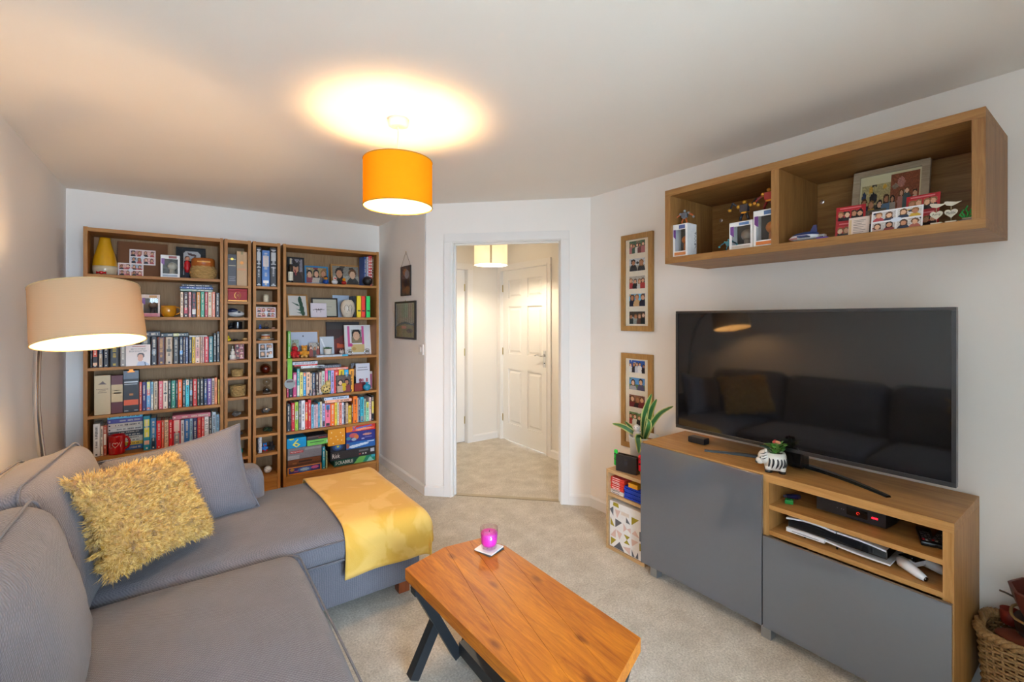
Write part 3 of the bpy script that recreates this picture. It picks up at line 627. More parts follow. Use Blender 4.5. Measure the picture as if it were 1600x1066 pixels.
# candle on coasters
M_CLEAR = bpy.data.materials.new('clear_glass'); _N, _L, _P = nodes(M_CLEAR); _P.inputs['Transmission Weight'].default_value = 1; _P.inputs['Roughness'].default_value = .03; _P.inputs['IOR'].default_value = 1.35
for i, c in enumerate(('4a4a4c','eceae6')):
    o = MB().box(-.047,.047,-.047,.047,.0,.0055,b=.002).build('coaster', mat(c, .4), loc=(1.108,1.705,.4225+.0058*i), rot=(0,0,radians(22 if i else 14)))
    tag(o, ('dark coaster lying directly on the coffee table under the white one','white square coaster under the pink candle')[i], 'coaster')
    if i:
        a = cv(24,24,'eceae6')
        for k in range(5): c_ell(a, 5+k*3.4, 8+(k%3)*4, 1.3, 1.3, 'b9bcc4')
        print_obj('print', a, .084, .084, o, (0,0,.0058), (radians(-90),0,0))
cd = thing('candle', 'pink wax candle in a clear glass tumbler on the coffee table', 'candle', (1.108,1.705,.4345))
MB().lathe([(.022,0),(.034,.002),(.036,.02),(.041,.088),(.0395,.088),(.034,.022),(.030,.012)], 32, cap=False).build('glass', glass_mat('fdf6fb', .08), cd, smooth=True)
MB().lathe([(.030,.013),(.0345,.024),(.0375,.066),(.036,.068),(.003,.067)], 28).build('wax', mat('ee35c8', .4, var=.06), cd, smooth=True)
MB().tube([(0,0,.066),(.002,0,.076)], .0012, 6).build('wick', mat('2a2020'), cd)
# ------------------------------------------------------------------ TV unit
M_OAK = wood('oak_veneer_y', 'c4955a', '9f7038', 'y', scale=8, rough=.45, bump=.1); M_OAKZ = wood('oak_veneer_z', 'c4955a', '9f7038', 'z', scale=8, rough=.45, bump=.1); M_OAKX = wood('oak_veneer_x', 'c4955a', '9f7038', 'x', scale=8, rough=.45, bump=.1)
M_GREY = mat('606369', .06, var=.02, coat=.8, spec=.6)
x0, x1, ya, yb2, zt = 2.145, 2.560, .375, 1.680, .750
tu = thing('tv_unit', 'oak television unit with glossy grey doors and open shelves', 'tv unit', (0,0,0))
def tup(n, *d, m=M_OAK, b=.0015): return MB().box(*d, b=b).build(n, m, tu)
tup('top_panel', x0,x1,ya,yb2,zt-.036,zt)
tup('side_panel', x0,x1,ya,ya+.030,.085,zt-.036, m=M_OAKZ); tup('side_panel', x0,x1,yb2-.020,yb2,.085,zt-.036, m=M_OAKZ)
tup('divider', x0,x1,.985,1.020,.085,zt-.036, m=M_OAKZ)
tup('bottom_panel', x0,x1,ya+.03,yb2-.02,.085,.105); tup('back_panel', x1-.008,x1,ya+.03,yb2-.02,.105,zt-.036, m=M_OAKZ)
tup('shelf', x0+.004,x1-.008,ya+.03,.985,.593,.613); tup('shelf', x0+.004,x1-.008,ya+.03,.985,.478,.498)
tup('door', x0-.019,x0-.001,1.008,yb2,.062,zt-.006, m=M_GREY, b=.002)
dr = tup('drawer_front', x0-.019,x0-.001,ya+.003,1.003,.062,.474, m=M_GREY, b=.002)
for y in (.43, 1.0, 1.61):
    for x in (2.172, 2.51): MB().prism([(x-.022,y-.022),(x+.022,y-.022),(x+.022,y+.022),(x-.022,y+.022)], 0, .085).build('leg', mat('9b9a97', .35, metal=.6), tu)
# television
tv = thing('television', 'large flat black television on a curved silver stand', 'television', (0,0,0))
TX, T0, T1, TZ0, TZ1 = 2.272, .392, 1.551, .838, 1.497
M_TVB = mat('24272a', .35, metal=.3, var=.05)
b_ = .013
MB().box(TX,TX+.03,T0,T1,TZ0,TZ0+b_*1.25,b=.002).box(TX,TX+.03,T0,T1,TZ1-b_,TZ1,b=.002).box(TX,TX+.03,T0,T0+b_,TZ0+b_*1.25,TZ1-b_).box(TX,TX+.03,T1-b_,T1,TZ0+b_*1.25,TZ1-b_).build('bezel', mat('4a4b4e', .28, metal=.8, var=.05), tv)
M_SCR = bpy.data.materials.new('dark_screen'); _N, _L, _P = nodes(M_SCR); _P.inputs['Base Color'].default_value = (.006,.006,.007,1); _P.inputs['Roughness'].default_value = .045; _P.inputs['Specular IOR Level'].default_value = .62
MB().box(TX+.004,TX+.010,T0+b_,T1-b_,TZ0+b_*1.25,TZ1-b_).build('screen', M_SCR, tv)
MB().rbox(TX+.012,TX+.062,T0+.02,T1-.02,TZ0+.02,TZ1-.02,.02,4).build('back_shell', M_TVB, tv, smooth=True)
ym = (T0+T1)/2
arcp = []
for k in range(21):
    t = -1+2*k/20; arcp.append((2.395-.145*abs(t)**1.7, ym+t*.39, zt))
def ribbon(P, w, h0, h1):
    vs = []; fs = []
    for i, p in enumerate(P):
        a = Vector(P[max(i-1,0)]); b = Vector(P[min(i+1,len(P)-1)]); t = (b-a).normalized(); n = Vector((-t.y,t.x,0)); k = abs(-1+2*i/(len(P)-1)); ww = w*(1-.45*k); hh = h1+(h0-h1)*k
        p = Vector(p); vs += [tuple(p-n*ww), tuple(p+n*ww), tuple(p+n*ww*.7+Vector((0,0,hh))), tuple(p-n*ww*.7+Vector((0,0,hh)))]
    m = len(P)
    for i in range(m-1):
        for j in range(4): fs.append((i*4+j, (i+1)*4+j, (i+1)*4+(j+1)%4, i*4+(j+1)%4))
    fs += [(0,1,2,3), (m*4-1,m*4-2,m*4-3,m*4-4)]; return MB().add(vs, fs)
M_STAND = mat('3a3f45', .22, metal=.9, var=.05)
ribbon(arcp, .020, .008, .016).build('stand', M_STAND, tv, smooth=False)
MB().box(2.31,2.385,ym-.06,ym+.06,zt+.01,TZ0+.10,b=.01).build('stand_neck', mat('121315', .2), tv)
# ------------------------------------------------------------------ wall shelf box
ws = thing('wall_shelf', 'long oak box shelf mounted on the wall above the television', 'shelf', (0,0,0))
WX0, WX1, W0, W1, WZ0, WZ1, wt = 2.150, 2.572, .300, 1.535, 1.755, 2.157, .034
M_OAKD = wood('shaded_oak_y', 'a97c48', '84592e', 'y', scale=8, rough=.45, bump=.1); M_OAKDZ = wood('shaded_oak_z', 'a97c48', '84592e', 'z', scale=8, rough=.45, bump=.1)  # oak darkened in its colour because the wall shelf gets less light
def wsp(n, *d, m=M_OAKD): return MB().box(*d, b=.0015).build(n, m, ws)
wsp('top_panel', WX0,WX1,W0,W1,WZ1-wt,WZ1); wsp('bottom_panel', WX0,WX1,W0,W1,WZ0,WZ0+wt)
wsp('side_panel', WX0,WX1,W0,W0+wt,WZ0+wt,WZ1-wt, m=M_OAKDZ); wsp('side_panel', WX0,WX1,W1-wt,W1,WZ0+wt,WZ1-wt, m=M_OAKDZ)
wsp('divider', WX0+.003,WX1,.945,.979,WZ0+wt,WZ1-wt, m=M_OAKDZ); wsp('back_panel', WX1-.008,WX1,W0+wt,W1-wt,WZ0+wt,WZ1-wt, m=M_OAKD)
for y in (1.445, .925): MB().lathe([(.011,0),(.011,.004),(.006,.006)], 14, Matrix.Translation((WX1-.008,y,WZ1-.125)) @ Matrix.Rotation(radians(-90),4,'Y')).build('mounting_screw', M_CHROME, ws)
# ------------------------------------------------------------------ small shelf unit beside the TV unit
M_BEECH = wood('pale_oak', 'c9a67a', 'b48f60', 'y', scale=7, rough=.5)
su = thing('shelf_unit', 'small pale wood shelf unit beside the television unit', 'shelf', (0,0,0))
SX0, SX1, SY0, SY1, SZ = 2.185, 2.555, 1.700, 1.995, .502
def sup(n, *d): return MB().box(*d, b=.0012).build(n, M_BEECH, su)
sup('top_panel', SX0,SX1,SY0,SY1,SZ-.020,SZ); sup('bottom_panel', SX0,SX1,SY0,SY1,0,.020); sup('shelf', SX0+.003,SX1,SY0+.015,SY1-.015,.335,.352)
sup('side_panel', SX0,SX1,SY0,SY0+.015,.02,SZ-.02); sup('side_panel', SX0,SX1,SY1-.015,SY1,.02,SZ-.02); sup('back_panel', SX1-.006,SX1,SY0+.015,SY1-.015,.02,SZ-.02)
# ------------------------------------------------------------------ bookcases
M_BW = wood('oak_bookcase_z', 'b8813f', '946029', 'z', scale=8, rough=.5); M_BWX = wood('oak_bookcase_x', 'b8813f', '946029', 'x', scale=8, rough=.5); M_BB = wood('oak_bookcase_back', 'a8845c', '8c6a45', 'z', scale=12, rough=.6)
BY0, BY1, BTOP = 4.250, 4.540, 2.090
def bookcase(x0, x1, shelves, label, top=BTOP, t=.022, y0=BY0, bottom=.108):
    o = thing('bookcase', label, 'bookcase', (0,0,0), group=None)
    def p(n, *d, m=M_BWX): return MB().box(*d, b=.0012).build(n, m, o)
    p('side_panel', x0,x0+t,y0,BY1,0,top, m=M_BW); p('side_panel', x1-t,x1,y0,BY1,0,top, m=M_BW)
    p('top_panel', x0+t,x1-t,y0,BY1,top-.03,top-.004); p('back_panel', x0+t,x1-t,BY1-.006,BY1,0,top-.03, m=M_BB)
    for z in shelves: p('shelf', x0+t,x1-t,y0+.004,BY1-.006,z-.021,z)
    p('bottom_panel', x0+t,x1-t,y0+.002,BY1-.006,bottom-.021,bottom); p('plinth', x0+t,x1-t,y0+.012,y0+.03,0,bottom-.021)
    return o
SB = [1.766,1.467,1.113,.780,.487]; SN = [1.723,1.594,1.464,1.369,1.273,1.122,.986,.823,.660,.498,.338,.153]
bookcase(-.552, .262, SB, 'wide oak bookcase nearest the floor lamp', bottom=.115)
bookcase(.268, .453, SN[:-1], 'narrow oak shelf tower beside the left bookcase, holding baskets', bottom=.153)
bookcase(.466, .668, SN[:-1], 'narrow oak shelf tower beside the right bookcase, holding an hourglass', bottom=.153)
bookcase(.690, 1.513, SB, 'wide oak bookcase with board games next to the doorway', bottom=.108)
# ------------------------------------------------------------------ books
ORD = ['first','second','third','fourth','fifth','sixth','seventh','eighth','ninth','tenth','eleventh','twelfth','thirteenth','fourteenth','fifteenth','sixteenth','seventeenth','eighteenth','nineteenth','twentieth','twenty-first','twenty-second','twenty-third','twenty-fourth','twenty-fifth','twenty-sixth','twenty-seventh','twenty-eighth','twenty-ninth','thirtieth','thirty-first','thirty-second']
NAMED = {'black':'1c1a1c','charcoal grey':'3a3a40','brown':'4a2c20','maroon':'4e1a1c','red':'c02428','crimson':'a8343c','orange':'ec661c','amber':'b8782c','mustard yellow':'c8a020','yellow':'e6cc38','lime green':'94b83c','green':'2f7a56','dark green':'2c4030','teal':'2a7c88','turquoise':'3fb4c0','sky blue':'74b8dc','blue':'2f66a4','navy blue':'1e2a50','purple':'5a4690','lavender':'a8a2d2','plum':'5a3850','magenta':'b43068','pink':'dc7890','salmon pink':'d88468','peach':'dcb094','cream':'d4c2a4','tan':'a88e70','white':'d6d2ce','light grey':'b4b8bc','grey':'7c7c84','pale blue':'9cb6c8','mint green':'8ccca8'}
_nm = [(k, np.array([int(v[i:i+2],16) for i in (0,2,4)])) for k, v in NAMED.items()]
def cname(h):
    c = np.array([int(h[i:i+2],16) for i in (0,2,4)]); return min(_nm, key=lambda t: ((t[1]-c)**2).sum())[0]
M_PAGE = mat('e0d4b8', .8, var=.08, scale=300)
def lum(h): c = hx(h); return .2*c[0]+.7*c[1]+.1*c[2]
def bright(h, k=1.12):
    return ''.join('%02x' % min(255, int(int(h[i:i+2],16)*k+4)) for i in (0,2,4))
def book_mesh(w, d, h):
    t = min(.0022, w*.18); e = min(.0025, w*.2)
    prof = [(-w/2,d),(-w/2,e),(-w*.36,0),(w*.36,0),(w/2,e),(w/2,d),(w/2-t,d),(w/2-t,e+t),(-w/2+t,e+t),(-w/2+t,d)]; n = len(prof)
    vs = [(x,y,0) for x,y in prof]+[(x,y,h) for x,y in prof]
    caps = [(0,9,8,1),(1,8,7,4),(1,4,3,2),(4,7,6,5)]
    fs = [tuple(c) for c in caps]+[tuple(n+i for i in reversed(c)) for c in caps]+[(i,(i+1)%n,n+(i+1)%n,n+i) for i in range(n)]
    pages = MB().box(-w/2+t, w/2-t, e+t, d-.004, .003, h-.003)
    return MB().add(vs, fs), pages
def marks_mesh(w, h, g, dense=1.0):
    """illegible spine lettering: short strokes reading down the spine"""
    mb = MB(); y = -.0006; ww = w*.46
    def run(z1, z0, wd):
        z = z1
        while z > z0:
            l = g.uniform(.0022,.0046); 
            if g.random() < .86: mb.quad((-wd/2*g.uniform(.6,1),y,z-l),(wd/2*g.uniform(.6,1),y,z-l),(wd/2*g.uniform(.6,1),y,z),(-wd/2*g.uniform(.6,1),y,z))
            z -= l + g.uniform(.0012,.0026)
    a = g.uniform(.88,.95); b = g.uniform(.45,.62); run(h*a, h*b, ww)
    run(h*(b-.06), h*(b-.06-g.uniform(.12,.26)), ww*.75)
    mb.quad((-w*.14,y,h*.035),(w*.14,y,h*.035),(w*.14,y,h*.035+w*.3),(-w*.14,y,h*.035+w*.3)); return mb
def make_book(w, h, d, col, loc, rot, label, group, bands=(), title=None, tcol=None, g=None, marks=True):
    g = g or rnd; c = bright(col); cover, pages = book_mesh(w, d, h)
    o = tag(cover.build('book', mat(c, .42, var=.07, scale=60), None, loc, rot), label, 'book', group)
    pages.build('pages', M_PAGE, o)
    for (a, b, bc) in bands: MB().quad((-w*.36,-.0003,h*a),(w*.36,-.0003,h*a),(w*.36,-.0003,h*b),(-w*.36,-.0003,h*b)).build('spine_band', mat(bright(bc), .42, var=.05), o)
    tc = tcol or ('e6dcc8' if lum(col) < .28 else '2c2a30')
    if title: letter(title, mat(tc, .5), o, (0,-.0007,h*.55), (0,radians(90),0), w=h*.72, h=w*.62, name='title')
    elif marks: marks_mesh(w, h, g).build('title', mat(tc, .5, var=.15), o)['kind'] = 'stuff'
    return o
LB, RB = 'left bookcase', 'right bookcase'
def shelf_row(items, z, yf, shelf, group, depth=.15):
    """upright books; items (u0,u1,vtop,colour,{opts}) read off the shelf front"""
    n = 0; tops = []; last = -9
    for it in items:
        u0, u1, vt, col = it[:4]; op = it[4] if len(it) > 4 else {}
        y = yf + op.get('dy', 0)
        x0 = on_y(u0, 600, y)[0]; x1 = on_y(u1, 600, y)[0]; lo, hi = (-.528,.238) if LB in shelf else (.7135,1.4895); x0 = max(x0, last+.0006, lo); x1 = min(x1, hi); last = x1
        if x1-x0 < .003: x1 = x0+.004; last = x1
        h = min(on_y((u0+u1)/2, vt, y)[1], {SB[2]:9,SB[3]:SB[2]-.024,SB[4]:SB[3]-.024}.get(z,9))-z
        nm = op.get('name') or cname(col); slim = 'slim ' if x1-x0 < .016 else ('thick ' if x1-x0 > .034 else '')
        lab = op.get('label') or f"{slim}{nm} book, {ORD[n]} from the left, {shelf}"
        make_book(x1-x0-.0006, h, depth+rnd.uniform(-.01,.01), col, ((x0+x1)/2, y+rnd.uniform(0,.004), z+.0004), (0,0,0), lab, group, op.get('bands',()), op.get('title'), op.get('tcol'))
        tops.append((x0, x1, z+h)); n += 1
    return tops
def flat_book(u0, u1, yf, z, th, col, label, group, title=None, tcol=None, depth=.13, bands=(), rz=0.0):
    x0 = on_y(u0, 600, yf)[0]; x1 = on_y(u1, 600, yf)[0]
    o = make_book(th, x1-x0, depth, col, (x0, yf, z+th/2+.0004), (0, radians(90), 0), label, group, bands, None, tcol, marks=not title)
    if title: letter(title, mat(tcol or '2c2a30', .5), o, (0,-.0007,(x1-x0)*.5), (0,radians(-90),0), w=(x1-x0)*.8, h=th*.6, name='title')
    return z+th+.0006
def top_of(tops, u0, u1, yf):
    a = on_y(u0,600,yf)[0]; b = on_y(u1,600,yf)[0]; return max([t for x0,x1,t in tops if x1 > a and x0 < b] or [0])
def zo(o, k): return lambda a: o+a/k
# left bookcase, second shelf
f = zo(270,14.2); vt = 456.5
T = shelf_row([(f(170),f(232),vt,'dcc0a4'),(f(240),f(345),vt,'3a1a1e',{'bands':[(.14,.38,'b01c2c')]}),(f(352),f(412),vt,'d99a98'),(f(418),f(525),vt,'241a20',{'bands':[(.12,.32,'cfc6bc')],'tcol':'b03838'}),(f(530),f(612),vt,'b8782c'),
    (f(620),f(705),vt,'3f8f72'),(f(712),f(778),vt,'a8343c'),(f(785),f(865),vt,'d0bfa0'),(f(870),f(942),vt,'c97a62'),(f(950),f(1045),457.8,'221a1c')], SB[1], 4.275, 'second shelf of the '+LB, 'books on the second shelf of the left bookcase')
z = top_of(T, f(165), f(880), 4.28); G = 'books on the second shelf of the left bookcase'
z = flat_book(f(165),f(882),4.275,z,.018,'6f8478','grey-green book lying flat on the upright books, bottom of three, second shelf',G)
z = flat_book(f(160),f(892),4.275,z,.017,'2b4a86','blue book lying flat in the middle of three, second shelf of the left bookcase',G,tcol='dfe4ee')
z = flat_book(f(198),f(872),4.275,z,.018,'1c2536','navy book lying flat on top of three, second shelf of the left bookcase',G)
# left bookcase, third shelf
a = zo(130,13.325); b = zo(230,13.325); vt = 527.0; G = 'books on the third shelf of the left bookcase'
T = shelf_row([(a(150),a(184),vt,'1d1718'),(a(186),a(308),vt,'2b1512',{'bands':[(.35,.75,'c0482c'),(.06,.16,'d8a880')]}),(a(316),a(412),vt,'2f3a52',{'bands':[(.02,.45,'a0805c')]}),(a(418),a(532),vt,'241f22'),(a(545),a(755),vt,'1c1916',{'tcol':'c8a83c'}),
    (a(770),a(890),vt+4,'8c8078'),(a(900),a(1050),vt+3,'5c5450'),(a(1190),a(1400),vt,'2c3438'),
    (b(80),b(207),vt,'2a2226',{'bands':[(.38,.56,'6a747a')]}),(b(212),b(378),vt,'4a1a16',{'tcol':'d8a058'}),(b(384),b(528),vt,'b09a80',{'bands':[(.46,.56,'4c4a38')]}),(b(538),b(662),vt,'2b2624',{'tcol':'c8bca8'}),(b(672),b(748),vt,'1d2740',{'bands':[(.35,.5,'5c94c8')]}),(b(752),b(790),vt,'3a2420'),(b(795),b(857),vt,'404a6a',{'tcol':'d8d8dc'}),
    (b(868),b(934),vt,'232636'),(b(936),b(996),vt,'c9a41c'),(b(1000),b(1100),vt,'cfae98',{'bands':[(.18,.6,'c08078')]}),(b(1108),b(1150),vt,'b08a74'),(b(1153),b(1190),vt,'b8958a'),(b(1194),b(1282),vt-.5,'b8202c'),(b(1285),b(1372),vt-1,'2f6a72'),(b(1380),b(1443),521,'1c201c'),(b(1448),b(1512),518.5,'17151a')],
    SB[2], 4.28, 'third shelf of the '+LB, G)
z = top_of(T, 215, 250, 4.28); flat_book(215,b(270),4.28,z,.044,'30343c','thick slate grey book lying flat beside the lamp shade, third shelf',G)
z = top_of(T, b(280), b(860), 4.28); flat_book(b(282),b(862),4.28,z,.030,'2c3a40','dark teal book lying flat on the upright books, third shelf, left bookcase',G,bands=[(.45,.65,'a8a860')])
z = top_of(T, b(870), b(1250), 4.28); flat_book(b(868),b(1245),4.28,z,.012,'b9b6b0','slim pale grey book lying flat on the upright books, third shelf',G)
# left bookcase, fourth shelf
G = 'books on the fourth shelf of the left bookcase'
T = shelf_row([(a(1166),a(1222),597.2,'c0503c'),(a(1226),a(1312),597.2,'30245e'),(a(1316),a(1406),597,'5f92bc',{'bands':[(.74,.995,'cfc454'),(.53,.74,'c4504a'),(.03,.1,'c4504a')],'name':'multicoloured'}),(a(1410),a(1462),596.8,'d0ccc0',{'bands':[(.55,.995,'6fa4b8')]}),(a(1474),a(1552),596.5,'c0ae94'),
    (b(238),b(327),596,'c8606c'),(b(331),b(428),595.8,'d8c4b0',{'bands':[(.53,.58,'3c4444')]}),(b(436),b(497),595.6,'1a1a20'),(b(500),b(592),595,'2f7a66'),(b(598),b(636),595,'241c30'),(b(640),b(728),593.6,'e85a14'),(b(738),b(797),594.5,'2a3c44'),(b(800),b(877),593.6,'3fb4c0',{'bands':[(.8,.995,'dcb8a0')]}),
    (b(880),b(948),593.4,'1f1f24',{'bands':[(.42,.6,'6f9cb8')]}),(b(952),b(1037),592.6,'b02c28'),(b(1044),b(1096),592.6,'2c4030'),(b(1100),b(1178),592.4,'1c1a1c'),(b(1184),b(1250),592.2,'1a2a50',{'bands':[(.2,.6,'1c4c80')]}),(b(1253),b(1341),592,'6c4c8c'),(b(1345),b(1406),591.4,'b8a090',{'bands':[(.1+.07*q,.13+.07*q,'5c3c30') for q in range(12)]}),(b(1408),b(1457),590.6,'e8824c'),(b(1474),b(1537),593.5,'b8941c')],
    SB[3], 4.285, 'fourth shelf of the '+LB, G)
# left bookcase, fifth shelf
c5 = zo(230,13.325); G = 'books on the fifth shelf of the left bookcase'
T = shelf_row([(a(205),a(347),663.2,'cfcac2',{'tcol':'5c5854'}),(a(355),a(416),666.4,'c8b8a4'),(a(418),a(488),665.5,'a8442c',{'bands':[(.35,.72,'d0c4b4')]}),
    (a(1252),a(1398),650.3,'127a90',{'bands':[(.38,.66,'c8c040'),(.70,.90,'c8c040'),(.16,.28,'c89880')],'dy':.0,'name':'teal and yellow'}),(a(1404),a(1520),653.6,'3f76a0',{'bands':[(.02,.36,'182c3c')]}),
    (c5(192),c5(296),657.6,'cc1c20'),(c5(300),c5(352),657,'c4583c'),(c5(358),c5(442),656.6,'d8b490',{'title':'BORN TO RUN','tcol':'1c1a1c','label':'cream paperback with black BORN TO RUN lettering on the fifth shelf'}),(c5(448),c5(528),656.4,'c01820'),(c5(534),c5(697),656,'b8142c',{'bands':[(.02,.5,'7c7c80'),(.56,.98,'d8b0a8')],'name':'red and grey'}),
    (c5(701),c5(768),656.8,'ccc8cc'),(c5(774),c5(882),655,'2f66a4'),(c5(886),c5(948),654.4,'8fb0c4'),(c5(954),c5(1042),653.6,'33355e',{'bands':[(.02,.16,'d4d4dc')]}),(c5(1045),c5(1127),652.4,'b0282c',{'tcol':'d8b060'}),(c5(1131),c5(1188),651.8,'c83c38'),(c5(1194),c5(1283),651,'d8d4d0',{'title':'GUEST LIST','tcol':'1c1c20','label':'white paperback with black GUEST LIST lettering on the fifth shelf'}),
    (c5(1288),c5(1347),651,'3a3234'),(c5(1351),c5(1433),644,'9fb4c0'),(c5(1439),c5(1502),648,'7fa4b8'),(c5(1505),c5(1532),649,'5a3850')], SB[4], 4.29, 'fifth shelf of the '+LB, G)
z = top_of(T, c5(530), c5(1188), 4.29); flat_book(c5(528),c5(1320),4.285,z,.032,'b06878','long dusty pink book lying flat on the upright books, fifth shelf',G)
z = SB[4]
for th, col, lab in ((.034,'2c5c98','blue book at the bottom of the flat pile behind the red mug'),(.026,'d0b43c','yellow book second from the bottom of the pile behind the red mug'),(.020,'d0ccc0','white book third from the bottom of the pile behind the red mug'),(.020,'c4beb0','off-white book fourth from the bottom of the pile behind the red mug'),
        (.022,'35404c','slate book in the middle of the pile behind the red mug'),(.018,'3a3a40','dark grey book sixth from the bottom of the pile behind the red mug'),(.030,'cfc8be','white book seventh from the bottom of the pile behind the red mug'),(.030,'c8bcae','cream book third from the top of the pile behind the red mug'),(.031,'5a5496','purple book second from the top of the pile behind the red mug'),(.032,'6cc0e4','sky blue book on top of the pile behind the red mug')):
    z = flat_book(a(505),a(1240),4.372,z,th,col,lab,G)
# left bookcase, bottom shelf (behind the sofa)
G = 'books on the bottom shelf of the left bookcase'
shelf_row([(152,163,721,'1c2a44'),(163.5,168,722,'34405c'),(168.5,174,722,'2a3448'),(174.5,180,721,'3c4454'),(180.5,186,720,'b01c40'),(186.5,196,719,'4a5a50'),(196.5,206,720,'39424c'),(207,222,718,'2c2c34'),(223,240,719,'5c4438'),(241,258,716,'1c1c20'),(259,282,714,'202024'),(283,304,713,'2c2824')], .115, 4.30, 'bottom shelf of the '+LB, G)
# right bookcase, fourth shelf
d = zo(440,14.21); e = zo(510,14.21); G = 'books on the fourth shelf of the right bookcase'
T = shelf_row([(448.6,d(160),576,'b02050'),(d(165),d(248),578,'20242c'),(d(256),d(337),582.5,'b03c6c',{'bands':[(.7,.9,'d890b0')]}),(d(341),d(404),576.5,'3f9aa0',{'bands':[(.02,.4,'d8d4c0')]}),(d(406),d(480),582,'d8cc70'),(d(483),d(544),582.3,'1f8cc8',{'bands':[(.84,.99,'e0702c')]}),(d(550),d(640),581.8,'d8b094'),(d(643),d(682),584,'c8b098'),(d(685),d(748),583,'34506c'),(d(752),d(832),582.5,'3c2424'),(d(836),d(892),582,'c0aca0'),(d(896),d(964),580,'b4c0b4'),
    (d(970),d(1030),579.5,'e0508c',{'bands':[(.02,.55,'a02c84')]}),(d(1033),e(102),579,'1f8088'),(e(104),e(172),579,'a89cd0'),(e(175),e(278),579,'d03a34'),(e(283),e(397),578,'e0c020'),(e(401),e(495),578,'1c98c8'),(e(508),e(612),577,'f09428')], SB[3], 4.285, 'fourth shelf of the '+RB, G)
z = top_of(T, d(280), d(950), 4.28); z = flat_book(d(430),d(955),4.28,z,.022,'c4ccd0','pale grey book lying flat below the red one, fourth shelf, right bookcase',G)
z = flat_book(d(280),d(790),4.28,z,.010,'c81c28','slim red book lying flat under the grey titled book, right bookcase',G)
flat_book(d(245),d(800),4.28,z,.027,'b4b8c0','light grey book lying flat lettered BRIDGE OF CLAY, right bookcase',G,title='BRIDGE OF CLAY',tcol='2c3450')
z = top_of(T, d(966), e(480), 4.28); z = flat_book(d(966),e(484),4.28,z,.022,'cc7468','salmon book lying flat under the charcoal book, fourth shelf, right bookcase',G)
flat_book(d(820),e(326),4.28,z,.028,'4c5058','charcoal book lying flat lettered STEPHEN KING, right bookcase',G,title='STEPHEN KING',tcol='b4bac4')
# right bookcase, fifth shelf
g5 = zo(440,15.22); h5 = zo(510,14.21); G = 'books on the fifth shelf of the right bookcase'
T = shelf_row([(448.6,g5(207),632,'2a2e34'),(g5(209),g5(230),634,'3c3030'),(g5(238),g5(317),630,'b81c2c'),(g5(320),g5(400),628.6,'94b83c',{'bands':[(.38,.68,'c4ccbc')]}),(g5(408),g5(466),626.5,'5c5c68'),(g5(469),g5(560),626,'d4d4d8'),(g5(563),g5(626),628.5,'c4362c',{'bands':[(.32,.62,'e09030')]}),(g5(630),g5(706),625,'c02c30'),(g5(709),g5(768),632.4,'6fb4cc'),(g5(771),g5(818),632.8,'b8aeb8'),(g5(821),g5(867),632,'d8b0b4'),(g5(870),g5(916),629,'2f8cac'),(g5(919),g5(967),628,'c8c0a0'),
    (g5(970),g5(1038),631,'a8acd4',{'bands':[(.02,.25,'3c2c30')]}),(g5(1042),g5(1162),632,'e46c84',{'bands':[(.75,.97,'2f80b4'),(.02,.15,'24242c')],'name':'pink and blue'}),(h5(93),h5(187),630.5,'f0641c'),(h5(190),h5(239),629.4,'e8c83c'),(h5(242),h5(287),629.4,'d0ccb0'),(h5(290),h5(346),629.4,'f08070'),(h5(349),h5(391),629.4,'c8ccd8'),(h5(393),h5(428),630,'3c3444'),(h5(430),h5(491),629.7,'a08468'),(h5(494),h5(560),634.3,'ecb830'),(h5(563),h5(592),630,'5c3020'),(h5(595),h5(691),619.5,'f46c14'),(h5(693),h5(711),622,'d8c8a8'),(h5(713),h5(751),621,'243c6c'),(h5(754),h5(832),620.6,'28a0b8',{'bands':[(.02,.24,'7c8488')]}),(h5(836),h5(880),623.4,'98a490'),(h5(884),h5(947),628.3,'8ccca8',{'bands':[(.7,.98,'dcd04c')]}),(h5(950),h5(1002),621.3,'d8b8b4'),(h5(1005),h5(1058),618.5,'1c1c1c',{'bands':[(.3,.78,'e0cc20')]})],
    SB[4], 4.285, 'fifth shelf of the '+RB, G)
z = top_of(T, 508, h5(560), 4.28); z = flat_book(508,h5(562),4.28,z,.026,'e8a488','salmon book lying flat on the upright books, fifth shelf, right bookcase',G)
flat_book(506.5,h5(500),4.28,z,.026,'b4c4d8','pale blue book lying flat on the salmon book, fifth shelf, right bookcase',G)
# ------------------------------------------------------------------ things on the bookcase shelves
def fit(u0, u1, v0, v1, y):
    """x range, bottom and top height of something seen on a plane of constant y"""
    x0 = on_y(u0, 500, y)[0]; x1 = on_y(u1, 500, y)[0]; um = (u0+u1)/2
    for lo, hi in ((-.5275,.2375),(.2925,.4285),(.4905,.6435),(.7145,1.4885)):
        if lo-.03 < (x0+x1)/2 < hi+.03: x0, x1 = max(x0, lo), min(x1, hi)
    return x0, x1, on_y(um, v1, y)[1], on_y(um, v0, y)[1]
def card(name, w, h, arr, loc, rot, label, cat='card', t=.0012, back='e8e4dc'):
    """printed card or photo: thin board with a picture on the front; origin at the bottom centre"""
    o = tag(MB().box(-w/2, w/2, 0, t, 0, h).build(name, mat(back, .6), None, (loc[0],loc[1],loc[2]+.0008), rot), label, cat)
    if arr is not None: print_obj('print', arr, w, h, o, (0, -.0004, h/2))
    return o
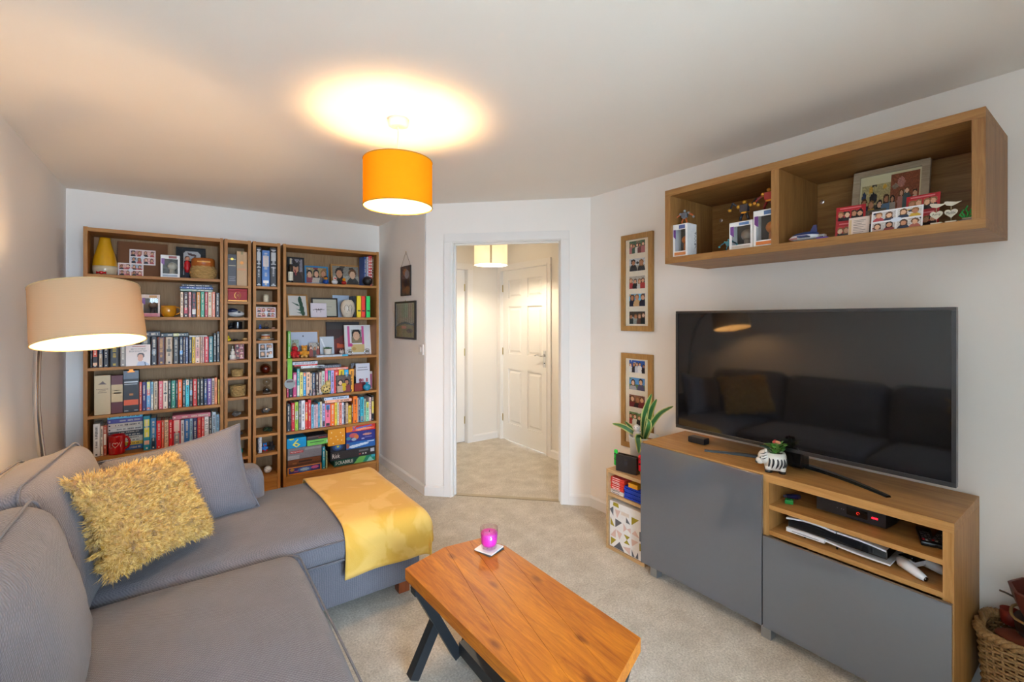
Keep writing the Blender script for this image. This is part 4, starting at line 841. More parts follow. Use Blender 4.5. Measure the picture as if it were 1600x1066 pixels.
def pic_frame(w, h, b, dp, fm, arr, loc, rot, label, mount=None, mb=0.0, cat='picture frame', glass=True, photos=None, name='picture_frame'):
    """frame with mitred bars, optional mount, photo(s) and glass; origin bottom centre, front towards -y"""
    o = thing(name, label, cat, (loc[0],loc[1],loc[2]+.0006+dp*abs(sin(rot[0]))), rot); W, H = w/2, h
    def bar(a, b_, c, d_):
        vs = [(x, yy, z) for yy in (0, dp) for x, z in (a, b_, c, d_)]
        return MB().add(vs, [(0,1,2,3),(7,6,5,4),(0,4,5,1),(1,5,6,2),(2,6,7,3),(3,7,4,0)]).build('frame_bar', fm, o)
    bar((-W,0),(W,0),(W-b,b),(-W+b,b)); bar((W,0),(W,H),(W-b,H-b),(W-b,b)); bar((W,H),(-W,H),(-W+b,H-b),(W-b,H-b)); bar((-W,H),(-W,0),(-W+b,b),(-W+b,H-b))
    MB().box(-W+b*.5, W-b*.5, dp*.55, dp*.9, b*.5, H-b*.5).build('backing', mat(mount or '3a332c', .8), o)
    if photos:
        for (px, pz, pw, ph, a) in photos: print_obj('photo', a, pw, ph, o, (px, dp*.53, pz))
    elif arr is not None: print_obj('photo', arr, w-2*b-2*mb, h-2*b-2*mb, o, (0, dp*.53, h/2))
    if glass: MB().quad((-W+b,dp*.4,b),(W-b,dp*.4,b),(W-b,dp*.4,H-b),(-W+b,dp*.4,H-b)).build('glass', glass_mat('fbfdff', .02), o)
    return o
LEAN = radians(-9)
def quad_card(seed, tint='e8c4c4'):
    a = cv(48, 26, 'efe6e2')
    for k, (x, y) in enumerate(((2,2),(25,2),(2,14),(25,14))):
        a[y:y+10, x:x+21] = people(21, 10, 2, ['d8a8a4','c89090','dcb4ac','b0b8c4'][(k+seed) % 4], tint, ['2c2c34','b04c50','e0d4cc','34507c','c8a040'], seed*7+k, big=1.5, horizon=.7)
    c_ell(a, 24, 13, 5, 3.2, 'dfe2e8'); return a
def window_box(label, w, d, h, loc, rotz, top_c, bot_c, fig_c, bot_band='e8e4e0', side='e6e4e2', side_text=None):
    """collector's card box with a cut-out window and a plain moulded shape inside"""
    o = thing('figure_box', label, 'toy box', (loc[0],loc[1],loc[2]+.0008), (0,0,rotz)); ms = mat(side, .45); t = .0015; g = .012; zb = h*.17; zt_ = h*.83
    MB().box(-w/2,w/2,d-t,d,0,h).build('back_panel', ms, o); MB().box(-w/2,w/2,0,d,0,t).build('bottom_panel', ms, o); MB().box(-w/2,w/2,0,d,h-t,h).build('top_panel', ms, o)
    MB().box(-w/2,-w/2+t,t,d-t,t,h-t).build('side_panel', ms, o); MB().box(w/2-t,w/2,t,d-t,t,h-t).build('side_panel', ms, o)
    MB().box(-w/2,w/2,0,t,zt_,h).build('header', ms, o); MB().box(-w/2,w/2,0,t,0,zb).build('footer', mat(bot_band, .45), o)
    MB().box(-w/2,-w/2+g,0,t,zb,zt_).build('window_edge', ms, o); MB().box(w/2-g,w/2,0,t,zb,zt_).build('window_edge', ms, o)
    MB().box(-w/2+t,w/2-t,d-.012,d-.008,t,h-t).build('inner_card', mat('5c564e', .7), o)
    MB().quad((-w*.08,-.0004,zt_+.004),(w*.34,-.0004,zt_+.004),(w*.34,-.0004,h-.006),(-w*.08,-.0004,h-.006)).build('header_print', mat(top_c, .4), o)
    MB().quad((-w*.40,-.0004,zb*.25),(w*.38,-.0004,zb*.25),(w*.38,-.0004,zb*.8),(-w*.40,-.0004,zb*.8)).build('footer_print', mat(bot_c, .4), o)
    MB().quad((-w*.46,-.0004,zt_-.035),(-w*.30,-.0004,zt_-.05),(-w*.30,-.0004,zt_+.002),(-w*.46,-.0004,zt_+.002)).build('badge', mat('6c3c86', .4), o)
    MB().ball((w*.1,d*.5,h*.53), w*.27, 14, sc=(1,.85,.95)).lathe([(w*.17,zb*.2),(w*.14,h*.38)], 12, Matrix.Translation((w*.1,d*.5,.004))).build('moulded_shape', mat(fig_c, .45), o, smooth=True)
    MB().quad((-w/2+g,.001,zb),(w/2-g,.001,zb),(w/2-g,.001,zt_),(-w/2+g,.001,zt_)).build('window', glass_mat('f0f4f8', .07), o)
    if side_text: letter(side_text, mat('1c1c20'), o, (w/2+.0005, d*.78, h*.5), (radians(90), radians(-90), radians(90)), w=h*.5, h=d*.2)
    return o
def item(name, parts, label, cat, loc, rot=(0,0,0), group=None):
    """parts: list of (part name, MB, material, smooth)"""
    o = thing(name, label, cat, (loc[0],loc[1],loc[2]+.0008), rot, group)
    for p in parts: p[1].build(p[0], p[2], o, smooth=p[3] if len(p) > 3 else False)
    return o
Z1 = SB[0]
# --- left bookcase, top shelf
x0,x1,_,zt1 = fit(142,185.5,372,426,4.36); r = (x1-x0)/2*.93; hh = zt1-Z1
v = item('vase', [('body', MB().lathe([(r*.80,0),(r*.93,.012),(r*.99,hh*.14),(r,hh*.24)], 36), mat('cfc0a2', .18, coat=.4), True),
    ('glazed_top', MB().lathe([(r,hh*.24),(r*.96,hh*.36),(r*.86,hh*.5),(r*.70,hh*.66),(r*.54,hh*.82),(r*.46,hh*.94),(r*.44,hh),(r*.38,hh),(r*.40,hh*.9)], 36, cap=False), mat('d09a16', .15, coat=.5, var=.05), True)],
    'mustard glazed vase with a cream base on the top shelf', 'vase', ((x0+x1)/2, 4.365, Z1))
x0,x1,_,zt1 = fit(183,262,370,430,4.49); w = x1-x0; hh = min(zt1-Z1, .272)
sb = item('scrapbook', [('cover', MB().box(-w/2,w/2,0,.018,0,hh,b=.001), mat('7a4a26', .7, var=.08))], 'large brown kraft spiral scrapbook leaning at the back of the top shelf', 'scrapbook', ((x0+x1)/2,4.462,Z1+.003), (radians(-8),0,0))
for k in range(18): MB().tube([(-w/2+.004+.006*cos(q*pi/4), .009+.013*sin(q*pi/4), hh*.04+k*hh*.053) for q in range(8)], .0011, 5, closed=True).build('binding_ring', mat('1c1a1a', .4), sb)
x0,x1,z0,zt1 = fit(202,243,390,414,4.445); card('photo_card', x1-x0, zt1-z0, quad_card(1), ((x0+x1)/2,4.452,z0), (radians(-8),0,radians(0)), 'upper four-photo card stuck on the brown scrapbook')
x0,x1,z0,zt1 = fit(184,224,411,431,4.41); card('photo_card', x1-x0, zt1-Z1, quad_card(2,'c87070'), ((x0+x1)/2,4.415,Z1), (LEAN,0,0), 'lower four-photo card standing beside the mustard vase')
x0,x1,z0,zt1 = fit(251,281,399,433,4.31); window_box('white figure box between the scrapbook and the black picture frame', x1-x0, .10, zt1-Z1, ((x0+x1)/2,4.31,Z1), 0, '8a3c34', '9aa0a8', 'b8a890')
x0,x1,_,zt1 = fit(275,322,386,433,4.43); w = x1-x0; a = cv(40,44,'1a1a1c'); c_poly(a,[(8,7),(12,3),(30,3),(35,7),(35,40),(8,40)],'c9c4c0'); c_rect(a,9,18,35,40,'26262a'); c_poly(a,[(14,5),(28,8),(28,11),(16,9)],'5a3a38'); c_ell(a,26,14,2,4,'5c645c')
pic_frame(w, zt1-Z1, .014, .016, mat('161618', .35), a, ((x0+x1)/2,4.44,Z1+.001), (LEAN,0,0), 'black picture frame behind the red figurine on the top shelf')
x0,x1,_,zt1 = fit(288,297.5,400.5,429,4.36); hh = zt1-Z1; r = (x1-x0)/2
item('figurine', [('coat', MB().lathe([(r*.75,hh*.28),(r*.95,hh*.45),(r*.8,hh*.62),(r*.85,hh*.74),(r*.4,hh*.80)], 14), mat('b0141c', .4), True),('head', MB().ball((0,0,hh*.88), hh*.10, 12), mat('c08a70'), True),('hair', MB().ball((0,.004,hh*.925), hh*.085, 12), mat('2a1a14'), True),
    ('leg', MB().tube([(-r*.35,0,0),(-r*.35,0,hh*.3)], r*.28, 8), mat('2c3040')),('leg', MB().tube([(r*.35,0,0),(r*.35,0,hh*.3)], r*.28, 8), mat('2c3040')),('arm', MB().tube([(-r*.8,0,hh*.7),(-r,-.003,hh*.45)], r*.22, 8), mat('b0141c'), True),('arm', MB().tube([(r*.8,0,hh*.7),(r,-.003,hh*.45)], r*.22, 8), mat('b0141c'), True)],
    'small standing figurine in a red coat on the top shelf', 'figurine', ((x0+x1)/2,4.36,Z1))
M_WICK = wood('wicker', 'c9a76c', '94703c', 'x', scale=30, rough=.7)
def woven(root, prof, rows, m, n=64, sx=1.0, sy=1.0, amp=.0022, name='wicker_strand', rr=None):
    """coiled strands waving in and out round a basket wall; prof(t)->(r,z)"""
    for k in range(rows):
        t = k/(rows-1); r_, z_ = prof(t); th = rr or .55*abs(prof(1)[1]-prof(0)[1])/rows*1.25
        P = [((r_+amp*(1 if (i+k) % 4 < 2 else -1))*cos(2*pi*i/n)*sx, (r_+amp*(1 if (i+k) % 4 < 2 else -1))*sin(2*pi*i/n)*sy, z_) for i in range(n)]
        MB().tube(P, th, 5, closed=True).build(name, m, root, smooth=True)
x0,x1,_,zt1 = fit(297,342,405.5,435,4.37); r = (x1-x0)/2*.90; hh = zt1-Z1
bk = thing('lidded_basket', 'round woven basket with an orange-brown lid on the top shelf', 'basket', ((x0+x1)/2-.010,4.335,Z1+.0008))
MB().lathe([(r*.72,.001),(r*.80,.004),(r*.9,hh*.3),(r*.78,hh*.56),(r*.3,hh*.56)], 32).build('core', mat('8a6a3c', .8), bk, smooth=True)
woven(bk, lambda t: (r*(.80+.19*sin(pi*(t*.86+.08))), .006+t*hh*.56), 10, M_WICK, 48)
MB().lathe([(r*.86,hh*.60),(r*.92,hh*.63),(r*.90,hh*.93),(r*.82,hh),(r*.1,hh)], 36).build('lid', mat('a85a1c', .4, var=.2, scale=25), bk, smooth=True)
MB().box(-r*.5,r*.5,-r*.915,-r*.905,hh*.78,hh*.84).build('lid_lettering', mat('d89a3c'), bk)
x0,x1,_,zt1 = fit(153,163.5,426.5,431.5,4.275)
item('sweet', [('wrapped_middle', MB().ball((0,0,.012), .0125, 12, sc=(1.3,.9,.9)), mat('c01a20', .25), True),('twist', MB().lathe([(.002,0),(.011,.012)], 8, Matrix.Translation((.014,0,.012)) @ Matrix.Rotation(radians(90),4,'Y')), mat('c01a20', .25)),('twist', MB().lathe([(.002,0),(.011,.012)], 8, Matrix.Translation((-.014,0,.012)) @ Matrix.Rotation(radians(-90),4,'Y')), mat('c01a20', .25))], 'tiny red wrapped sweet at the front of the top shelf', 'sweet', ((x0+x1)/2,4.275,Z1))
# --- left bookcase, second shelf
x0,x1,_,zt1 = fit(221,250,460.5,494,4.32); window_box('figure box with a pink footer beside the amber mug', x1-x0, .10, zt1-SB[1], ((x0+x1)/2,4.32,SB[1]), 0, 'c08a3c', 'c05a60', '4c403c', 'd88a90', 'ddc8b8')
def mug(label, w, h, m, loc, rot, hand=1.0, round_=False, cat='mug', name='mug'):
    r = w/2; prof = [(r*.62,0),(r*.70,.003),(r*.96,h*.35),(r,h*.6),(r*.93,h),(r*.85,h),(r*.9,h*.6),(r*.6,h*.08)] if round_ else [(r*.9,0),(r*.96,.004),(r*.97,h*.1),(r,h*.95),(r*.99,h),(r*.93,h),(r*.92,h*.1),(r*.5,h*.06)]
    o = item(name, [('body', MB().lathe(prof, 32, cap=False).lathe([(r*.02,.001),(r*.85,.001)], 32), m, True)], label, cat, loc, rot)
    MB().tube(spline([(r*.90,0,h*.84),(r*1.25*hand,0,h*.86),(r*1.5*hand,0,h*.62),(r*1.35*hand,0,h*.34),(r*.86,0,h*.22)], 4), h*.055, 8).build('handle', m, o, smooth=True); return o
x0,x1,_,zt1 = fit(250.5,276,478,495,4.33); mug('round amber glazed mug with brown spots on the second shelf', x1-x0, zt1-SB[1], mat('c8861a', .2, var=.35, scale=30, coat=.4), ((x0+x1)/2,4.335,SB[1]), (0,0,radians(-8)), 1.0, True)
# --- left bookcase, third shelf: face-out card
x0,x1,_,zt1 = fit(196.5,235,539,571,4.262); w = x1-x0; hh = zt1-SB[2]
a = cv(56,48,'e2d2c8'); c_ell(a,34,25,8.5,6.5,'3a2418'); c_ell(a,33,30,6.5,8.5,'c89070'); c_poly(a,[(24,48),(28,39),(40,38),(52,44),(54,48)],'a8acc0'); c_poly(a,[(42,40),(45,40),(46,48),(43,48)],'3c4458')
gc = card('greeting_card', w, hh, a, ((x0+x1)/2,4.262,SB[2]), (radians(-5),0,0), 'greeting card showing a dark-haired head in front of the third-shelf books')
letter('ARE YOU A TABLET', mat('24201e'), gc, (0,-.0008,hh*.80), w=w*.62, h=hh*.075); letter('BECAUSE IN MY TEXT', mat('24201e'), gc, (0,-.0008,hh*.69), w=w*.72, h=hh*.075); MB().box(-w*.25,w*.3,-.0009,-.0006,hh*.905,hh*.935).build('heading', mat('b0504c'), gc)
# --- left bookcase, fourth shelf: bottle boxes
def carton(label, u0, u1, v0, zb, y, d, c, cat='bottle box', prints=(), name='bottle_box', v1=640):
    x0,x1,_,z1 = fit(u0,u1,v0,v1,y); w = x1-x0; h = z1-zb
    o = item(name, [('carton', MB().box(-w/2,w/2,0,d,0,h,b=.0012), mat(c, .45, var=.05))], label, cat, ((x0+x1)/2,y,zb+.0004))
    for (a, b, cc, dd, col) in prints: MB().quad((w*a,-.0005,h*b),(w*cc,-.0005,h*b),(w*cc,-.0005,h*dd),(w*a,-.0005,h*dd)).build('print', mat(col, .4), o)
    return o, w, h
o, w, h = carton('tall cream bottle box at the left of the fourth shelf', 147.3, 172.8, 587.2, SB[3], 4.268, .085, 'c4ae88')
MB().prism([(-w*.22,-.0006),(w*.22,-.0006),(w*.12,.0006),(-w*.12,.0006)], 0, .001).build('base_mark', mat('8a7a60'), o)
MB().add([(-w*.27,-.0006,h*.77),(w*.27,-.0006,h*.77),(w*.12,-.0006,h*.81),(w*.02,-.0006,h*.86),(-w*.08,-.0006,h*.82)], [(0,1,2,3,4)]).build('crest', mat('6a5a58'), o)
for zz, k in ((.64,.38),(.60,.2),(.555,.28)):
    mb = MB(); n = 8
    for q in range(n): mb.quad((w*(-k+2*k*q/n),-.0006,h*zz),(w*(-k+2*k*(q+.6)/n),-.0006,h*zz),(w*(-k+2*k*(q+.6)/n),-.0006,h*(zz+.018)),(w*(-k+2*k*q/n),-.0006,h*(zz+.018)))
    mb.build('lettering', mat('6a5c50'), o)
carton('maroon and cream bottle box between the cream box and black box', 173.6, 192, 587.2, SB[3], 4.274, .08, '5a1c22', prints=[(-.49,.30,.49,.76,'c4aa7c'),(-.3,.52,.34,.55,'7a6648'),(-.22,.60,.26,.615,'8a7658')])
o, w, h = carton('black bottle box with an orange stripe and orange clip', 192.8, 217, 579.5, SB[3], 4.27, .085, '1c1c1e', prints=[(-.47,.17,.47,.30,'d8561c'),(-.49,.80,.49,.995,'5c6470'),(-.44,.71,.44,.74,'c8ccd0'),(-.44,.66,.40,.685,'9ca0a4'),(-.12,.40,.14,.45,'b06a18'),(-.44,.03,-.18,.05,'a8a8a8'),(.2,.03,.44,.05,'a8a8a8')])
MB().box(-w*.24,w*.24,-.004,.006,h-.012,h-.004).prism([(-.012,-.002),(.012,-.002),(.012,.002),(-.012,.002)], h-.004, h+.008).build('clip', mat('d87a18', .3, metal=.4), o)
# --- left bookcase, fifth shelf: red mug
x0,x1,_,zt1 = fit(168,196,681,713,4.285); mg = mug('big red mug lettered with a heart on the fifth shelf', x1-x0, zt1-SB[4], mat('b0060e', .15, coat=.5, var=.04), ((x0+x1)/2,4.308,SB[4]), (0,0,radians(-14)), 1.0)
w = x1-x0; hh = zt1-SB[4]; R_ = w/2*1.006
def on_cyl(px, z, r): a = -pi/2+px/r; return (r*cos(a), r*sin(a), z)
ang = radians(14)
def stroke(pts, nm='lettering'): MB().tube([on_cyl(px+ang*R_*.3, z, R_) for px, z in pts], .0015, 5).build(nm, mat('e8c8b8', .4), mg)
stroke([(-.030,hh*.66),(-.031,hh*.38),(-.014,hh*.40)]); 
stroke([(.004+.017*1.0*(16*sin(t)**3)/16, hh*.53+.0017*(13*cos(t)-5*cos(2*t)-2*cos(3*t)-cos(4*t))/1.35) for t in [2*pi*k/24 for k in range(25)]], 'heart')
stroke([(.028,hh*.64),(.033,hh*.40),(.040,hh*.66)])
# --- narrow tower with the baskets
G1 = 'narrow tower'
x0,x1,_,zt1 = fit(352.5,369.5,398,447,4.275); w = x1-x0; h = zt1-SN[0]
o, w, h = carton('dark grey bottle box with a gold badge, top of the basket tower', 352.6, 369.4, 397.5, SN[0], 4.275, .07, '34343a', prints=[(-.42,.62,.42,.645,'b8ac88'),(-.45,.835,-.16,.85,'b8ac88'),(.16,.835,.45,.85,'b8ac88'),(-.35,.14,.38,.16,'8c8c90'),(-.3,.20,.3,.215,'8c8c90'),(-.38,.26,.4,.275,'8c8c90')], v1=445)
MB().lathe([(.010,0),(.010,.0012)], 18, Matrix.Translation((0,-.0002,h*.85)) @ Matrix.Rotation(radians(90),4,'X')).build('badge', mat('c8b048', .3, metal=.5), o)
o, w, h = carton('tan paper bottle box with an orange sun beside the grey one', 369.9, 386, 393.5, SN[0], 4.29, .07, 'c09a68', prints=[(-.4,.45,.4,.50,'d08c50'),(-.1,.91,.12,.995,'8a7a40')], v1=446)
MB().lathe([(.013,0),(.013,.001)], 18, Matrix.Translation((0,-.0002,h*.67)) @ Matrix.Rotation(radians(90),4,'X')).build('sun', mat('f09a18', .4), o)
x0,x1,_,zt1 = fit(353.5,388.5,449,471,4.28); w = x1-x0-.002; h = min(zt1-SN[1], .102)
o = item('tin', [('body', MB().box(-w/2,w/2,0,.10,0,h*.82,b=.004), mat('a01018', .55), False),('lid', MB().box(-w/2,w/2,-.001,.101,h*.82,h,b=.003), mat('a81219', .55))], 'red tin with a gold laurel wreath in the basket tower', 'tin', ((x0+x1)/2,4.28,SN[1]))
for s in (-1,1): MB().tube([(s*.021*sin(t), -.0014, h*.48-.026*cos(t)) for t in [pi*.12+pi*.75*k/8 for k in range(9)]], .0022, 5).build('laurel', mat('c8963a', .35, metal=.5), o)
letter('XI', mat('c8963a'), o, (0,-.0012,h*.48), w=.02, h=.018); MB().box(-w/2,w/2,-.0015,-.0005,.004,.008).build('gold_line', mat('c8963a', .35, metal=.5), o)
x0,x1,_,zt1 = fit(353.5,383,480,496,4.33); w = x1-x0
item('ceramic_shoe', [('sole', MB().ball((0,0,.030), w*.48, 16, sc=(1,.42,.44)), mat('c8c4c0', .3), True),('cap', MB().ball((-w*.18,0,.055), w*.26, 14, sc=(1.1,.9,.6)), mat('28304e', .4), True),('band', MB().box(w*.10,w*.24,-.03,.03,.036,.050,b=.004), mat('1c2030'))], 'white and navy ceramic shoe ornament in the basket tower', 'ornament', ((x0+x1)/2,4.35,SN[2]+.002))
x0,x1,_,zt1 = fit(364,379,503,515,4.32); mug('small black mug in the basket tower', x1-x0, zt1-SN[3], mat('16161a', .2, coat=.4), ((x0+x1)/2,4.33,SN[3]), (0,0,radians(120)))
item('ornament', [('body', MB().ball((0,0,.020), .022, 12, sc=(.9,1,.85)), mat('1c1a1c', .3), True),('crown', MB().ball((.004,-.012,.043), .013, 10), mat('2a2626'), True)], 'small black ornament beside the black mug', 'ornament', (on_y(360.5,500,4.33)[0],4.34,SN[3]))
def pebble(name, label, cat, u, y, z, r, c, sc=(1,1,.8), rough=.3, seed=1, amp=.18, metal=0.0):
    g = random.Random(seed); bm = bmesh.new(); bmesh.ops.create_icosphere(bm, subdivisions=2, radius=r)
    zs = []
    for vv in bm.verts: vv.co *= 1+g.uniform(-amp, amp); vv.co.x *= sc[0]; vv.co.y *= sc[1]; vv.co.z *= sc[2]; zs.append(vv.co.z)
    for vv in bm.verts: vv.co.z -= min(zs)
    me = bpy.data.meshes.new(name); bm.to_mesh(me); bm.free(); me.materials.append(mat(c, rough, var=.5, scale=60, metal=metal))
    return tag(link(name, me, None, (on_y(u,500,y)[0], y, z+.0003)), label, cat)
item('toy_duck', [('body', MB().ball((0,0,.014), .016, 12, sc=(1.2,1,.85)), mat('d8c418', .3), True),('head', MB().ball((-.006,0,.034), .011, 12), mat('d8c418', .3), True),('beak', MB().ball((-.010,-.010,.033), .004, 8), mat('d87a18'), True)], 'tiny yellow toy in the basket tower above the cake card', 'toy', (on_y(357.5,500,4.30)[0],4.31,SN[4]))
pebble('pebble', 'small black pebble beside the tiny yellow toy', 'stone', 368, 4.31, SN[4], .016, '1c1a1c', (1.2,1,.6), seed=2, amp=.08); 
item('trinket_box', [('base', MB().lathe([(.016,0),(.019,.004),(.019,.012)], 16), mat('a06a30', .4), True),('lid', MB().lathe([(.020,.0125),(.017,.020),(.002,.024)], 16), mat('d8b078', .4), True)], 'tiny round brass trinket box in the basket tower', 'trinket box', (on_y(383,500,4.31)[0],4.315,SN[4]))
# cake-shaped card and red photo strip
x0,x1,z0,zt1 = fit(368,382,537,561,4.34); a = cv(20,34,'8c2028')
for k in range(3): a[1+11*k:11+11*k,1:19] = people(18,10,2,'a83038','7a1820',['2a1418','e0a0a0'],20+k,big=1.5)
card('photo_strip', x1-x0, zt1-SN[5], a, ((x0+x1)/2,4.36,SN[5]), (LEAN,0,0), 'red photo strip standing behind the white cake ornament', 'photo', back='9c242c')
x0,x1,_,zt1 = fit(352,368,541,563,4.29); w = (x1-x0)*.8; h = zt1-SN[5]
item('cake_ornament', [('plate', MB().lathe([(w*.62,0),(w*.66,.005),(w*.3,.007)], 24), mat('d8a898', .4), True),('tier', MB().lathe([(w*.50,.007),(w*.52,h*.34),(w*.48,h*.36)], 24), mat('e0d8cc', .6), True),('tier', MB().lathe([(w*.36,h*.36),(w*.38,h*.60),(w*.34,h*.62)], 24), mat('e0d8cc', .6), True),('tier', MB().lathe([(w*.22,h*.62),(w*.23,h*.76),(w*.2,h*.78)], 20), mat('e0d8cc', .6), True),('candle', MB().lathe([(w*.06,h*.78),(w*.06,h*.95),(.001,h)], 10), mat('f0ece4', .5), True)],
    'white three-tiered cake ornament at the front of the basket tower', 'ornament', ((x0+x1)/2+.008,4.302,SN[5]))
def basket(label, u0, u1, v0, z, y, rows=8):
    x0,x1,_,zt1 = fit(u0,u1,v0,z,y); r = (x1-x0)/2*.90; h = zt1-z; o = thing('basket', label, 'basket', ((x0+x1)/2,y,z+.0008))
    MB().lathe([(r*.8,.001),(r*.84,.004),(r*.95,h*.9),(r*.90,h*.9),(r*.78,.008),(.002,.008)], 32).build('core', mat('8a6a3c', .8), o, smooth=True)
    woven(o, lambda t: (r*(.86+.12*t), .005+t*(h-.008)), rows, M_WICK, 48, amp=.0018)
    MB().tube([((r*.98)*cos(2*pi*i/40), (r*.98)*sin(2*pi*i/40), h-.004) for i in range(40)], .004, 6, closed=True).build('rim', M_WICK, o, smooth=True); return o
basket('small woven basket, upper of two in the narrow tower', 360.5, 380.5, 577.5, SN[6], 4.33, 6); basket('larger woven basket, lower of two in the narrow tower', 358.5, 385, 602.5, SN[7], 4.345, 9)
pebble('crystal', 'silvery crystal cluster on the shelf below the woven baskets', 'crystal', 369.5, 4.32, SN[8], .027, '8a8680', (1.1,1,.75), .15, 3, .3, .5)
pebble('crystal', 'dark grey crystal two shelves below the woven baskets', 'crystal', 371.5, 4.33, SN[9], .028, '4a4644', (1.2,1,.7), .2, 4, .25)
x_ = on_y(370,500,4.32)[0]
item('whale_ornament', [('body', MB().ball((.012,0,.030), .030, 16, sc=(1.15,.9,1)), mat('0f8a80', .2, coat=.5), True),('tail', MB().tube([(-.01,0,.024),(-.035,0,.012),(-.052,0,.012),(-.066,0,.022)], [.018,.010,.006,.003], 10), mat('0f8a80', .2, coat=.5), True)], 'teal whale-shaped ornament low in the basket tower', 'ornament', (x_,4.33,SN[10]+.001))
# --- narrow tower with the hourglass
sh = 'first shelf of the hourglass tower'
for u0_, u1_, v_, c_, lab_, bands_ in ((400.2,408.6,386.5,'17171b','black and silver bound tall book, left of three in the hourglass tower',[(.03,.045,'c8c8c8'),(.48,.495,'c8c8c8'),(.57,.585,'c8c8c8'),(.93,.945,'c8c8c8'),(.66,.88,'9a9a9a')]),(409.4,421.6,391.5,'3a64a0','tall blue book with a cream panel, middle of three in the hourglass tower',[(.55,.85,'b8a8a0'),(.09,.17,'d0ccc8')]),(422.2,433.0,387.5,'15151a','black and silver bound tall book, right of three in the hourglass tower',[(.03,.045,'c8c8c8'),(.48,.495,'c8c8c8'),(.57,.585,'c8c8c8'),(.93,.945,'c8c8c8'),(.66,.88,'9a9a9a')])):
    x0,x1,_,zt1 = fit(u0_,u1_,v_,450,4.27); make_book(x1-x0-.0008, min(zt1-SN[0], .330), .17, c_, ((x0+x1)/2,4.27,SN[0]+.0004), (0,0,0), lab_, 'tall books at the top of the hourglass tower', bands_, tcol='b8b8b8')
item('candle_pot', [('pot', MB().lathe([(.019,0),(.022,.003),(.022,.050),(.019,.052)], 24), mat('d4c8ac', .4), True),('lid', MB().lathe([(.020,.0525),(.020,.062),(.003,.064)], 24), mat('cabfa4', .4), True)], 'small cream candle pot in the hourglass tower', 'pot', (on_y(416,500,4.31)[0],4.32,SN[1]))
x0,x1,_,zt1 = fit(401,433,480,496.5,4.30); w = x1-x0; card('photo_card', w, zt1-SN[2], quad_card(4,'c08080'), ((x0+x1)/2-.001,4.31,SN[2]), (LEAN,0,0), 'four-photo card standing in the hourglass tower')
item('figurine', [('body', MB().ball((0,0,.012), .012, 10, sc=(1,.9,1)), mat('2c54a0', .4), True),('head', MB().ball((0,0,.029), .008, 10), mat('3c64b0', .4), True)], 'tiny blue figurine beside the brown knotted ornament', 'figurine', (on_y(406.5,500,4.31)[0],4.31,SN[3]))
item('knot_ornament', [('ring', MB().tube([(.016*cos(2*pi*k/20),.003*sin(4*pi*k/20),.034+.016*sin(2*pi*k/20)) for k in range(20)], .004, 6, closed=True), mat('7a5c44', .5), True),('base', MB().ball((0,0,.010), .018, 12, sc=(1.2,.9,.6)), mat('3a3438', .5), True)], 'brown knotted ring ornament in the hourglass tower', 'ornament', (on_y(416.5,500,4.31)[0],4.32,SN[3]))
pebble('shell', 'tiny pinkish shell at the right of a hourglass tower shelf', 'shell', 427, 4.31, SN[3], .012, 'c09078', (1.3,1,.6), seed=6, amp=.1)
o = item('saucer', [('plate', MB().lathe([(.030,0),(.034,.003),(.066,.011),(.064,.013),(.030,.005),(.001,.005)], 32), mat('dcd4cc', .3), True)], 'white saucer under the red jar in the hourglass tower', 'saucer', (on_y(415.5,500,4.33)[0],4.345,SN[4]))
item('jar', [('glass_body', MB().lathe([(.030,0),(.034,.004),(.034,.030),(.031,.033)], 28), mat('b0301c', .2, coat=.6), True),('label_band', MB().lathe([(.0345,.008),(.0345,.026)], 28, cap=False), mat('d8a060', .4), True),('lid', MB().lathe([(.033,.0335),(.034,.044),(.003,.046)], 28), mat('cfc8bc', .4), True)], 'small red jar with a pale lid standing on the saucer', 'jar', (on_y(415.5,500,4.33)[0],4.345,SN[4]+.0055))
x0,x1,_,zt1 = fit(405,427,535,560.5,4.31); a = cv(30,36,'dfe2ea')
for k, (x, y) in enumerate(((2,2),(16,2),(2,19),(16,19))): a[y:y+15, x:x+12] = people(12,15,1+(k%2),['8c8c90','b8b8bc','54545a','9c9ca4'][k],'3c3c40',['1c1c20','d0d0d0'],40+k,big=1.5)
card('photo_print', x1-x0, min(zt1-SN[5],.124), a, ((x0+x1)/2,4.32,SN[5]), (LEAN,0,0), 'black and white four-frame photo print in the hourglass tower', 'photo')
x_ = on_y(415.5,500,4.33)[0]
item('glass_globe', [('globe', MB().ball((0,0,.045), .043, 24), glass_mat('e8d0c0', .08), True),('amber_core', MB().ball((0,0,.042), .032, 16), mat('6a2416', .2, var=.5, scale=30), True),('foot', MB().lathe([(.016,0),(.018,.003),(.012,.008)], 18), mat('5a3018', .3), True)], 'amber glass globe paperweight in the narrow tower', 'paperweight', (x_,4.345,SN[6]))
x_ = on_y(417,500,4.33)[0]; hg = thing('hourglass', 'small clear hourglass with dark sand in the narrow tower', 'hourglass', (x_,4.34,SN[7]+.0008))
MB().lathe([(.004,.006),(.026,.012),(.032,.03),(.024,.052),(.004,.064),(.024,.076),(.032,.096),(.026,.116),(.004,.122)], 28, cap=False).build('glass', glass_mat('f0ece6', .10), hg, smooth=True)
MB().lathe([(.023,.012),(.028,.026),(.010,.044),(.001,.048)], 24).build('sand', mat('2a2420', .8), hg, smooth=True); MB().lathe([(.030,0),(.032,.003),(.030,.006)], 24).build('base', mat('b8b0a4', .3, metal=.6), hg)
pebble('crystal', 'silver-topped crystal on the shelf below the hourglass', 'crystal', 415.5, 4.33, SN[8], .029, '6a6866', (1.15,1,.75), .15, 7, .3, .4)
